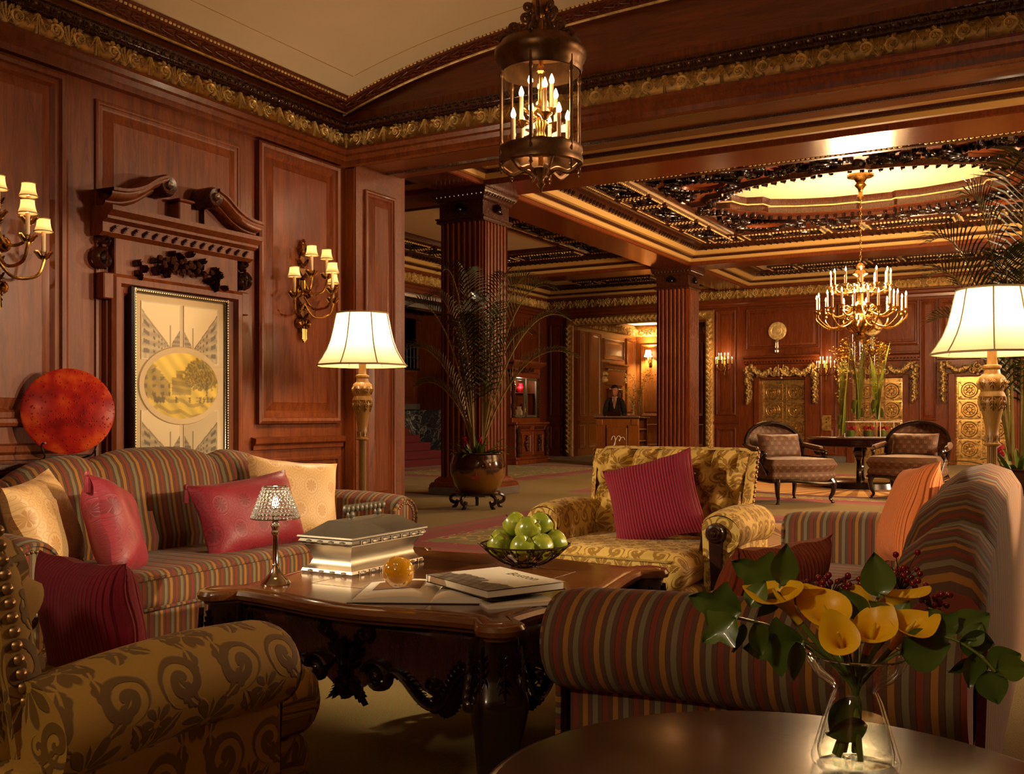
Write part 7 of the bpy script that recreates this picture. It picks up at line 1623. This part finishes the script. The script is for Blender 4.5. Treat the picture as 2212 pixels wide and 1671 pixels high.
# ------------------------------------------------------------------ hanging lantern
ln_p = CP((1168 - 1106) / 2120 * 4.8, 4.8); zc = vz(ln_p[0])
ln = thing('hanging_lantern', 'round bronze and glass lantern hanging over the seating group', 'lantern', (ln_p[0], ln_p[1], 0))
Z = lambda y: EYE + (898 - y) / 2120 * 4.8
part('top_ring', MB().lathe([(0.198, Z(160)), (0.205, Z(152)), (0.205, Z(140)), (0.218, Z(132)), (0.228, Z(120)), (0.226, Z(112)), (0.21, Z(104)), (0.205, Z(98)), (0.17, Z(94)), (0.10, Z(90)), (0.10, Z(92)), (0.19, Z(108)), (0.19, Z(160))], 48), BRONZE, ln)
part('bottom_ring', MB().lathe([(0.185, Z(318)), (0.203, Z(320)), (0.206, Z(328)), (0.2, Z(336)), (0.208, Z(346)), (0.206, Z(356)), (0.185, Z(358)), (0.185, Z(318))], 48), BRONZE, ln)
part('glass_cylinder', MB().lathe([(0.193, Z(352)), (0.193, Z(140))], 48), PANE, ln)
rod = mesh_from(MB().tube([(0.199, 0, Z(340)), (0.199, 0, Z(130))], 0.008, 8).ell((0.199, 0, Z(316)), (0.012, 0.012, 0.018), 5, 8).ell((0.199, 0, Z(170)), (0.012, 0.012, 0.018), 5, 8), 'upright', BRONZE)
fin = mesh_from(MB().lathe([(0.001, Z(382)), (0.006, Z(378)), (0.004, Z(374)), (0.011, Z(370)), (0.006, Z(365)), (0.008, Z(358))], 10, c=(0.199, 0, 0)), 'finial', BRONZE)
scr = mesh_from(MB().tube([(x, 0, z) for x, z in spiral((0.135, Z(70)), 0.035, 0.008, -pi / 2, -1.3, 18)], 0.007, 6, sx=1.8).tube(smooth_path([(0.135, 0, Z(70) - 0.035), (0.19, 0, Z(84)), (0.215, 0, Z(100))], 5), 0.006, 6, sx=1.8).tube(smooth_path([(0.16, 0, Z(88)), (0.09, 0, Z(80)), (0.05, 0, Z(55)), (0.035, 0, Z(30))], 5), 0.007, 6, sx=1.8).tube([(x, 0, z) for x, z in spiral((0.075, Z(45)), 0.028, 0.006, pi, -1.3, 16)], 0.006, 6, sx=1.8).tube([(x, 0, z) for x, z in spiral((0.065, Z(20)), 0.024, 0.005, pi, -1.3, 16)], 0.006, 6, sx=1.6).tube([(x, 0, z) for x, z in spiral((0.07, Z(76)), 0.03, 0.006, pi / 2, 1.3, 16)], 0.006, 6, sx=1.8), 'crown_scroll', BRONZE)
brk = mesh_from(MB().tube(smooth_path([(0.20, 0, Z(356)), (0.14, 0, Z(374)), (0.08, 0, Z(366)), (0.03, 0, Z(378))], 6), 0.007, 6, sx=1.8), 'bottom_strap', BRONZE)
for k in range(6):
    a = k * pi / 3 + YAW + 0.26; part('upright', rod, None, ln, rot=(0, 0, a)); part('finial', fin, None, ln, rot=(0, 0, a)); part('crown_scroll', scr, None, ln, rot=(0, 0, a)); part('bottom_strap', brk, None, ln, rot=(0, 0, a + pi / 6))
part('bottom_finial', MB().lathe([(0.001, Z(418)), (0.01, Z(412)), (0.006, Z(408)), (0.022, Z(398)), (0.014, Z(391)), (0.02, Z(384)), (0.045, Z(375)), (0.05, Z(366)), (0.02, Z(360)), (0.001, Z(358))], 18), BRONZE, ln)
part('stem', MB().lathe([(0.012, Z(360)), (0.012, Z(300)), (0.03, Z(296)), (0.02, Z(285)), (0.03, Z(270)), (0.02, Z(255)), (0.05, Z(242)), (0.03, Z(232)), (0.012, Z(225)), (0.012, Z(160)), (0.022, Z(155)), (0.02, Z(145)), (0.012, Z(140)), (0.012, Z(40)), (0.035, Z(30)), (0.05, Z(12)), (0.045, Z(4)), (0.015, Z(-2)), (0.012, zc)], 16), BRASS, ln)
part('ceiling_cap', MB().lathe([(0.012, zc - 0.08), (0.04, zc - 0.06), (0.07, zc - 0.015), (0.075, zc + 0.01)], 20), BRONZE, ln)
LB = mesh_from(MB().lathe([(0.006, 0.0), (0.013, 0.012), (0.014, 0.024), (0.008, 0.046), (0.001, 0.062)], 12), 'bulb', BULB)
def ltier(n, r, z, a0, zs):
    for k in range(n):
        a = a0 + 2 * pi * k / n; x, y = r * math.cos(a), r * math.sin(a)
        part('arm', MB().tube(smooth_path([(0.012 * math.cos(a), 0.012 * math.sin(a), zs), (x * 0.5, y * 0.5, zs - 0.035), (x, y, zs - 0.02), (x, y, z - 0.01)], 5), 0.005, 6), BRASS, ln)
        part('cup', CUP, None, ln, loc=(x, y, z)).scale = (0.75, 0.75, 0.6); c = candle(ln, (x, y, z), 0.72, LB); c.children[0].scale = (1.25, 1.25, 1.15)
ltier(6, 0.135, Z(312), YAW + 0.15, Z(300)); ltier(3, 0.10, Z(258), YAW + 0.7, Z(250)); ltier(3, 0.06, Z(240), YAW + 1.6, Z(240))
light('lantern_light', 'POINT', (0, 0, Z(250)), 16, (1.0, 0.66, 0.36), size=0.10, parent=ln)

# ------------------------------------------------------------------ shaded wall sconces
SSH = mesh_from(MB().lathe([(0.030, 0.062), (0.031, 0.045), (0.034, 0.025), (0.042, 0.002), (0.043, 0.0)], 14), 'shade', SHADE); STR = mesh_from(MB().tube([(0.043 * math.cos(a), 0.043 * math.sin(a), 0.0) for a in np.linspace(0, 2 * pi, 19)[:-1]], 0.003, 5, closed=True), 'trim', SHADETRIM); STR2 = mesh_from(MB().tube([(0.030 * math.cos(a), 0.030 * math.sin(a), 0.062) for a in np.linspace(0, 2 * pi, 19)[:-1]], 0.003, 5, closed=True), 'trim', SHADETRIM)
SC = mesh_from(MB().lathe([(0.010, 0.0), (0.010, 0.10), (0.001, 0.10)], 10), 'candle', CANDLE)
LC = MB()
for k in range(6):
    a = k * pi / 3; LC.stroke([(0, 0), (0.02, 0.008), (0.036, 0.03)], lambda t: 0.012 * (1 - 0.3 * t), 0.004, lambda x, q, h, a=a: (x * math.cos(a) - 0 * h, x * math.sin(a), q + h)) 
for k in range(10):
    a = k * pi / 5; LC.stroke([(0.006, 0), (0.018, 0.006), (0.030, 0.022), (0.042, 0.030)], lambda t: 0.010 * (1 - 0.5 * t), 0.004, lambda x, q, h, a=a: ((x) * math.cos(a), (x) * math.sin(a), q + h))
LCM = mesh_from(LC, 'leaf_cup', BRASS)
def shade_sconce(lab, y, z):
    t = thing('shaded_sconce', lab, 'sconce', (-4.48, y, z), pi / 2, 'five-light wall sconces')      # local -y points into the room
    mp = lambda a, q, h: (a, -0.01 - h, q); cv = MB()
    for k, q in enumerate((0.28, 0.20, 0.12, 0.02, -0.08, -0.16)):
        for s in (-1, 1): leaf2d(cv, (0, q - 0.03), (s * 0.045, q + 0.03), s * -0.012, 0.02, 0.02, mp, 3)
    for s in (-1, 1):
        cv.stroke(spiral((s * 0.04, 0.0), 0.035, 0.006, pi / 2, -s * 1.4), 0.010, 0.03, mp); cv.stroke(spiral((s * 0.03, -0.20), 0.03, 0.006, -pi / 2, s * 1.4), 0.010, 0.03, mp)
        leaf2d(cv, (s * 0.02, -0.20), (s * 0.03, -0.30), 0.0, 0.018, 0.02, mp, 3)
    leaf2d(cv, (0, 0.27), (0, 0.36), 0, 0.03, 0.02, mp, 4); leaf2d(cv, (0, -0.22), (0, -0.33), 0, 0.022, 0.02, mp, 4)
    part('back_plate', cv, BRASS, t); part('plate', MB().prism([(-0.03, -0.2), (0.03, -0.2), (0.035, 0.0), (0.03, 0.2), (0, 0.3), (-0.03, 0.2), (-0.035, 0.0)], 0.0, 0.012, lambda a, q, h: (a, -h, q)), BRONZE, t, 30)
    for k in range(5): part('bead_drop', MB().tube([(-0.02 + 0.01 * k, -0.03, -0.24), (-0.02 + 0.01 * k, -0.03, -0.31 - 0.01 * (2 - abs(k - 2)))], 0.003, 5), BRASS, t)
    for an, r, zz in ((-1.25, 0.20, -0.02), (0.0, 0.22, 0.02), (1.25, 0.20, -0.02), (-0.6, 0.13, 0.13), (0.75, 0.13, 0.13)):
        x, yv = r * math.sin(an), -r * math.cos(an) - 0.05
        part('arm', MB().tube(smooth_path([(0, -0.03, zz - 0.05), (x * 0.4, yv * 0.4, zz - 0.13), (x * 0.85, yv * 0.85, zz - 0.12), (x, yv, zz - 0.05), (x, yv, zz - 0.02)], 5), [0.008] * 21, 7), BRASS, t)
        part('leaf_cup', LCM, None, t, loc=(x, yv, zz - 0.03)); part('candle', SC, None, t, loc=(x, yv, zz))
        s_ = part('shade', SSH, None, t, loc=(x, yv, zz + 0.10)); part('trim', STR, None, s_); part('trim', STR2, None, s_); part('bulb', BLB, None, s_, loc=(0, 0, 0.005))
        light('sconce_bulb', 'POINT', (x, yv, zz + 0.13), 1.0, (1.0, 0.62, 0.30), size=0.012, parent=t)
shade_sconce('five-light shaded brass sconce on the panel beside the floor lamp', 5.0, 1.92); shade_sconce('five-light shaded brass sconce on the panel above the glass disc', 2.84, 1.92)

# ------------------------------------------------------------------ framed prints, glass disc, console, uplight
FY0, FY1, FZ0, FZ1 = 3.60, 4.29, 0.75, 1.795; FM = ((FY0 + FY1) / 2, (FZ0 + FZ1) / 2)
fp = thing('framed_prints', 'tall framed set of old street views inside the carved door surround', 'picture', (-4.44, FM[0], FM[1]), pi / 2)
hw_, hh_ = (FY1 - FY0) / 2, (FZ1 - FZ0) / 2; mp = lambda a, q, h: (a, -h, q)
part('frame', MB().sweep(rp(-hw_, hw_, -hh_, hh_), [(-0.01, -0.05), (-0.01, 0.02), (0.0, 0.03), (0.012, 0.028), (0.016, 0.018), (0.022, 0.016), (0.026, 0.004)], mp, True), W_BLACK, fp, 30)
gb = MB()
for k in range(70): gb.ell((-hw_ + 0.01, -0.028, -hh_ + 0.015 * (k + 0.5)), (0.005, 0.005, 0.006), 4, 5); gb.ell((hw_ - 0.01, -0.028, -hh_ + 0.015 * (k + 0.5)), (0.005, 0.005, 0.006), 4, 5)
for k in range(46): gb.ell((-hw_ + 0.015 * (k + 0.5), -0.028, hh_ - 0.01), (0.006, 0.005, 0.005), 4, 5)
part('gilt_beading', gb, GOLD, fp)
part('mat_board', MB().add([mp(a, q, 0.005) for a, q in rp(-hw_ + 0.01, hw_ - 0.01, -hh_ + 0.01, hh_ - 0.01)], [(0, 1, 2, 3)]), MATBOARD, fp, 0)
sep = lambda k, t=0.0: (min(1, k * 1.5), k * 1.22, k * 0.72)
def street(seed, flip, dark):
    rd = random.Random(seed); hs = rd.uniform(0.75, 0.95); ws = rd.uniform(9, 13)
    def f(u, v):
        x = 1 - u if flip else u; k = 0.52 + 0.08 * v
        vy = 0.12; top = hs - (hs - 0.25) * min(1, x / 0.72); 
        if x < 0.72 and v > 0.10 * (1 - x) and v < top:      # building front running back from the edge
            p = x / 0.72; col = math.sin(p * p * ws * 3.2); row = math.sin((v - 0.1) / max(0.1, top - 0.1) * 26)
            k = 0.30 + 0.06 * math.sin(40 * v); k = 0.09 if (col > 0.2 and row > 0.1) else k
            if abs(v - top) < 0.03: k = 0.14
        elif x > 0.78 and v < 0.30 + 0.25 * (x - 0.78) / 0.22 and v > 0.06: k = 0.12 + 0.12 * (math.sin(v * 70) > 0.4)
        elif abs(x - 0.745) < 0.012 and v < 0.62: k = 0.22
        elif v < 0.10: k = 0.34 + 0.05 * math.sin(u * 50)
        k *= dark; return sep(k)
    return f
def oval(u, v):
    k = 0.50 + 0.15 * v; t = 0
    if u < 0.34 and v > 0.28 and v < 0.97 - u * 1.3: k = 0.26 - 0.16 * (math.sin(u * 60) > 0.2) * (math.sin(v * 55) > 0)
    if 0.36 < u < 0.62 and 0.36 < v < 0.62 + 0.10 * (abs(u - 0.46) < 0.04): k = 0.22 + 0.10 * (math.sin(v * 60 + u * 9) > 0.3)
    d = math.hypot((u - 0.78) / 0.24, (v - 0.68) / 0.24)
    if d < 1.05 + 0.12 * math.sin(u * 70) * math.sin(v * 60): k = 0.13 + 0.16 * (math.sin(u * 71 + 5 * math.sin(v * 47 + 2 * math.sin(u * 31))) * math.sin(v * 83 + 4 * math.sin(u * 53)) > 0.05)
    if abs(u - 0.84) < 0.012 and 0.3 < v < 0.6: k = 0.08
    if v < 0.34: k = 0.50 - 0.20 * (math.sin(u * 9 + v * 38 + math.sin(u * 23)) > 0.5)
    if 0.24 < v < 0.33 and ((abs(u - 0.20) < 0.07) or abs(u - 0.42) < 0.015 or (abs(u - 0.60) < 0.01) or (0.70 < u < 0.92 and math.sin(u * 120) > 0.1)): k = 0.08
    k *= 0.85 + 0.15 * math.sin(u * 33 + v * 21); return (k * 1.5, k * 1.08, k * 0.12)
for nm, x, q, w_, h_, sd in (('print', -0.145, 0.30, 0.265, 0.31, 0), ('print', 0.145, 0.295, 0.25, 0.32, 1), ('print', -0.145, -0.30, 0.265, 0.31, 2), ('print', 0.145, -0.30, 0.25, 0.31, 3)):
    sheet(nm, w_, h_, street(sd + 5, sd in (1, 3), (1.0, 0.95, 0.85, 0.6)[sd]), fp, 54, 64, (x, -0.006, q), (pi / 2, 0, 0))
    part('mat_bevel', MB().sweep(rp(x - w_ / 2, x + w_ / 2, q - h_ / 2, q + h_ / 2), [(-0.006, 0.010), (0.0, 0.0065)], mp, True), PAPER, fp, 0)
EL = lambda r1_, r2_, h: [mp(r1_ * math.cos(a), r2_ * math.sin(a), h) for a in np.linspace(0, 2 * pi, 65)[:-1]]
part('oval_mat', MB().grid([EL(0.305, 0.225, 0.0055), EL(0.30, 0.22, 0.0145), EL(0.275, 0.195, 0.0145), EL(0.268, 0.188, 0.0135)], cv=True), MATBOARD, fp, 30)
R_ = np.linspace(0.001, 1, 40); A_ = np.linspace(0, 2 * pi, 97); mb = MB().grid([[mp(0.27 * r * math.cos(a), 0.19 * r * math.sin(a), 0.0126) for a in A_] for r in R_], col=[oval(0.5 + 0.5 * r * math.cos(a), 0.5 + 0.5 * r * math.sin(a)) for r in R_ for a in A_])
part('oval_print', mb, PRINT, fp, 0)
part('glazing', MB().add([mp(a, q, 0.016) for a, q in rp(-hw_ + 0.02, hw_ - 0.02, -hh_ + 0.02, hh_ - 0.02)], [(0, 1, 2, 3)]), PANE, fp, 0)
cn = thing('console_table', 'narrow dark console table between the wall sofa and the panelling', 'table', (-4.335, 3.2, 0))
part('top', MB().box(-0.10, 0.10, -0.55, 0.55, 0.85, 0.88, 0.004), W_DARK, cn, 30)
for sx in (-1, 1):
    for sy in (-1, 1): part('leg', MB().box(sx * 0.08 - 0.016, sx * 0.08 + 0.016, sy * 0.52 - 0.018, sy * 0.52 + 0.018, 0, 0.85), W_DARK, cn, 0)
DC = onX(140, 880, -4.34)
dsk = part('glass_disc', MB().lathe([(0.0005, -0.006), (0.205, -0.006), (0.214, 0.0), (0.205, 0.006), (0.0005, 0.006)], 56, M=Matrix.Translation((0, 0, 0.215)) @ Matrix.Rotation(pi / 2, 4, 'Y')), DISC, None, 40, loc=(-4.31, DC.y, 0.91), rot=(0, -0.10, -0.58)); tag(dsk, 'round red and orange glass disc on a wire stand behind the wall sofa', 'ornament')
wst = thing('wire_stand', 'black wire display stand holding the round glass disc', 'stand', (-4.33, DC.y, 0.884))
for s in (-1, 1):
    part('hook', MB().tube(smooth_path([(-0.06, s * 0.10, 0.0), (0.02, s * 0.13, 0.02), (0.03, s * 0.155, 0.075), (0.05, s * 0.15, 0.085)], 5), 0.004, 6), IRON, wst); part('tip', MB().ell((0.05, s * 0.15, 0.086), (0.006, 0.006, 0.006), 5, 7), STEEL, wst)
part('foot', MB().tube([(-0.06, -0.10, 0.0), (-0.08, 0, 0.0), (-0.06, 0.10, 0.0)], 0.004, 6).tube([(0.02, -0.13, 0.02), (0.02, 0.13, 0.02)], 0.004, 6), IRON, wst)
# shaded sconce in the concierge room, seen at the edge of the column
ap_ = onY(1404, 772, 28.33); asc = thing('room_sconce', 'small shaded sconce on the back wall of the concierge room beside the column', 'sconce', (ap_.x, 28.38, ap_.z))
part('back_plate', MB().box(-0.05, 0.05, -0.03, 0.0, -0.25, 0.12, 0.01), BRASS, asc, 30)
part('arm', MB().tube(smooth_path([(0, -0.02, -0.12), (0, -0.14, -0.18), (0, -0.2, -0.08)], 5), 0.012, 6), BRASS, asc)
part('candle', MB().lathe([(0.02, -0.1), (0.02, 0.05), (0.001, 0.05)], 10, c=(0, -0.2, 0)), CANDLE, asc)
part('shade', MB().lathe([(0.07, 0.22), (0.085, 0.12), (0.12, 0.02)], 18, c=(0, -0.2, 0)), SHADE, asc); part('bulb', MB().ell((0, -0.2, 0.10), (0.018, 0.018, 0.035), 6, 8), BULB, asc)
light('room_sconce_light', 'POINT', (0, -0.2, 0.13), 300, (1.0, 0.74, 0.42), size=0.05, parent=asc)

# ------------------------------------------------------------------ flower vase on the side table
VX = (-0.28, 1.52, 0.58)
vs = part('flared_vase', MB().lathe([(0.0005, 0.0), (0.055, 0.0), (0.062, 0.004), (0.064, 0.014), (0.060, 0.024), (0.050, 0.060), (0.038, 0.098), (0.031, 0.112), (0.036, 0.120), (0.055, 0.132), (0.068, 0.150), (0.076, 0.168), (0.073, 0.169), (0.065, 0.152), (0.052, 0.136), (0.033, 0.123), (0.028, 0.113), (0.034, 0.098), (0.046, 0.060), (0.055, 0.024), (0.054, 0.012), (0.0005, 0.010)], 44), VGLASS, None, 40, loc=VX, recalc=True); tag(vs, 'clear waisted glass vase with a flared rim on the side table', 'vase')
part('rim', MB().tube([(0.0745 * math.cos(a), 0.0745 * math.sin(a), 0.1685) for a in np.linspace(0, 2 * pi, 49)[:-1]], 0.0018, 6, closed=True), GLASS, vs)
part('water', MB().lathe([(0.0005, 0.0105), (0.0535, 0.0125), (0.0545, 0.024), (0.0465, 0.057), (0.042, 0.072), (0.0005, 0.072)], 36), WATER, vs, 40, recalc=True)
def at(px, py, d): p = CP((px - 1106) / 2120 * d, d); return Vector((p[0], p[1], EYE + (HOR - py) / FPX * d))
NK = Vector((VX[0], VX[1], 0.58 + 0.115)); VF = Vector((VX[0], VX[1], 0.60))
def calla(lab, px, py, d, sc, spin, back=0.0):
    c = at(px, py, d); ax = (c - NK).normalized(); t = thing('calla_lily', lab, 'flower', (0, 0, 0), 0, 'yellow calla lilies in the vase')
    toc = (Vector((0, 0, EYE)) - c); toc = (toc - ax * toc.dot(ax)).normalized(); toc = Matrix.Rotation(spin, 3, ax) @ toc; sv = ax.cross(toc)
    P = []; L = 0.080 * sc
    for i, q in enumerate(np.linspace(0, 1, 16)):
        row = []
        for a in np.linspace(-pi * 1.08, pi * 1.08, 29):
            r = sc * (0.006 + 0.024 * q ** 2.2); back_ = 0.5 + 0.5 * math.cos(a)              # a = 0 is the tall back of the spathe
            h = L * q * (0.72 + 0.36 * back_ ** 1.2) + sc * 0.012 * (q ** 4) * max(0, math.cos(a)) ** 8
            r *= 1 + 0.35 * q ** 5 * (1 - 0.4 * back_); h -= sc * 0.012 * q ** 7 * (1 - back_); r += sc * 0.002 * q ** 4 * math.sin(3 * a + spin * 5)
            row.append(tuple(c - ax * L * 0.55 + ax * h + (-toc * math.cos(a) + sv * math.sin(a)) * r))
        P.append(row)
    part('spathe', MB().grid(P), CALLA, t, 60)
    part('spadix', MB().tube([tuple(c - ax * L * 0.3 + ax * (0.012 * k * sc)) for k in range(5)], [0.004 * sc] * 4 + [0.0015], 8), ORCHID, t)
    part('stalk', MB().tube(smooth_path([c - ax * L * 0.5, NK.lerp(c, 0.2), NK + (VF - NK) * 0.1, VF + Vector((0.03 * math.sin(px), 0.02 * math.cos(px), -0.006))], 5), 0.0045, 7), STALK, t)
for a in (('yellow calla lily turned toward the rust pillow, highest on that side', 1690, 1298, 1.45, 0.95, 1.2), ('upright yellow calla lily behind the one with a rolled rim', 1745, 1308, 1.47, 0.85, 2.6), ('broad half-open yellow calla lily in the heart of the bunch', 1790, 1335, 1.44, 0.95, 0.6), ('wide-open yellow calla lily hanging lowest over the vase rim', 1815, 1382, 1.395, 0.72, 0.2), ('narrow yellow calla lily pointing up beside the lowest bloom', 1884, 1368, 1.42, 0.8, -0.5), ('yellow calla lily at the back beside the berries', 1938, 1305, 1.47, 0.9, -1.0), ('open yellow calla lily on the side of the black sofa back', 1958, 1362, 1.42, 0.82, -0.7), ('pale budding calla lily half hidden among the berries', 1852, 1335, 1.52, 0.8, 3.0)):
    calla(*a)
def leaf_blade(c, ang, size, d, tilt, lobes, rd):
    """leaf outline in the picture plane turned by tilt; c is its base in pixels"""
    P = []; R3 = Vector((RT[0], RT[1], 0)); U3 = Vector((0, 0, 1)); F3 = Vector((FW[0], FW[1], 0)); b = at(c[0], c[1], d)
    dx = R3 * math.cos(ang) + U3 * math.sin(ang); dy = (R3 * -math.sin(ang) + U3 * math.cos(ang)) * math.cos(tilt) + F3 * math.sin(tilt); nz = dx.cross(dy)
    for q in np.linspace(0, 1, 15):
        w_ = 0.40 * math.sin(pi * q ** 0.75) ** 0.9 + (0.16 * math.exp(-((q - 0.45) / 0.09) ** 2) - 0.10 * math.exp(-((q - 0.66) / 0.08) ** 2) if lobes else 0); w_ = max(w_, 0.01)
        P.append([tuple(b + (dx * q + dy * w_ * s + nz * (0.10 * abs(s) - 0.16 * q * q)) * size) for s in (-1, -0.6, -0.25, 0, 0.25, 0.6, 1)])
    return MB().grid(P)
def sprig(lab, stem_px, leaves, grp='leafy sprigs in the vase'):
    t = thing('leafy_sprig', lab, 'foliage', (0, 0, 0), 0, grp); rd = random.Random(len(leaves))
    part('stem', MB().tube(smooth_path([VF, NK] + [at(*p) for p in stem_px], 5), 0.0022, 6), STALK, t)
    for (x, y, ang, sz, d, tl, lo) in leaves: part('leaf', leaf_blade((x, y), math.radians(ang), sz, d, tl, lo, rd), LEAF, t, 60)
sprig('leafy sprig reaching over the striped arm', [(1700, 1370, 1.46), (1620, 1340, 1.44), (1560, 1330, 1.43)], [(1600, 1320, 165, 0.078, 1.43, 0.3, True), (1590, 1335, 215, 0.06, 1.42, -0.4, True), (1625, 1345, 290, 0.05, 1.42, 0.5, False), (1600, 1345, 260, 0.045, 1.44, 0.8, False), (1620, 1310, 60, 0.045, 1.45, 0.6, False)])
sprig('leafy sprig with two large upright leaves before the rust pillow', [(1740, 1380, 1.47), (1690, 1290, 1.47), (1685, 1262, 1.47)], [(1684, 1262, 155, 0.080, 1.50, 0.2, True), (1684, 1262, 78, 0.062, 1.47, -0.3, False), (1680, 1275, 235, 0.05, 1.46, 0.6, False)])
sprig('big dark leaf lying over the vase rim toward the striped arm', [(1760, 1400, 1.42), (1735, 1385, 1.41)], [(1735, 1385, 188, 0.088, 1.45, 0.2, True), (1712, 1385, 275, 0.058, 1.42, 0.7, False)])
sprig('single pointed upright leaf among the berries', [(1880, 1350, 1.47), (1896, 1290, 1.48)], [(1898, 1288, 95, 0.066, 1.47, 0.1, False), (1870, 1330, 135, 0.055, 1.45, 0.6, False)])
sprig('dark curled leaf over the callas by the berries', [(1905, 1380, 1.46), (1930, 1320, 1.45)], [(1925, 1318, 160, 0.035, 1.43, 0.8, False), (1940, 1330, 60, 0.03, 1.45, 0.8, False)])
sprig('long trailing leafy sprig hanging past the vase on the sofa side', [(1960, 1395, 1.44), (2040, 1375, 1.42), (2110, 1410, 1.40), (2150, 1450, 1.39)], [(2060, 1368, 135, 0.05, 1.42, 0.3, True), (2062, 1368, 30, 0.06, 1.42, 0.5, False), (2070, 1380, -10, 0.055, 1.41, -0.3, False), (2090, 1395, 60, 0.04, 1.41, 0.7, False), (2105, 1405, 265, 0.055, 1.41, 0.3, False), (2130, 1440, 20, 0.055, 1.40, 0.4, False), (2130, 1445, -70, 0.055, 1.40, -0.3, False), (2150, 1445, 5, 0.05, 1.39, 0.5, False), (2100, 1420, 215, 0.04, 1.41, 0.6, False)])
sprig('pair of leaves resting on the vase rim beside the sofa back', [(1930, 1415, 1.42), (1945, 1412, 1.41)], [(1942, 1412, 10, 0.078, 1.41, 0.25, False), (1960, 1400, 40, 0.06, 1.44, 0.8, False)])
sprig('large submerged leaf inside the vase', [(1850, 1440, 1.459)], [(1835, 1500, 250, 0.07, 1.45, 0.3, False), (1870, 1560, 200, 0.06, 1.44, 0.4, False)])
bm_ = mesh_from(MB().ell((0, 0, 0), (0.0050, 0.0050, 0.0050), 7, 10), 'berry', BERRY)
def berries(lab, cx, cy, sx, sy, n, seed, d=1.55):
    rd = random.Random(seed); t = thing('berry_sprig', lab, 'berries', (0, 0, 0), 0, 'red berry sprigs'); c = at(cx, cy + sy * 1.2, d); st_ = MB().tube(smooth_path([VF, NK, at((cx + 1850) / 2, 1360, 1.5), c], 5), 0.0018, 5)
    for k in range(n):
        p = at(cx + rd.gauss(0, sx), cy + rd.gauss(0, sy), d + rd.uniform(-0.05, 0.05)); part('berry', bm_, None, t, loc=p); st_.tube([c, c.lerp(p, 0.6) + Vector((0, 0, 0.006)), p], 0.0008, 4, cap=False)
    part('stems', st_, STEM, t)
berries('red berry sprig before the rust pillow', 1715, 1258, 14, 9, 10, 1); berries('dense red berry sprig above the broad calla lily', 1795, 1262, 26, 18, 34, 2); berries('red berry sprig around the pointed upright leaf', 1945, 1250, 20, 24, 34, 3); berries('outermost red berry sprig against the dark sofa back', 2015, 1300, 22, 18, 26, 4)
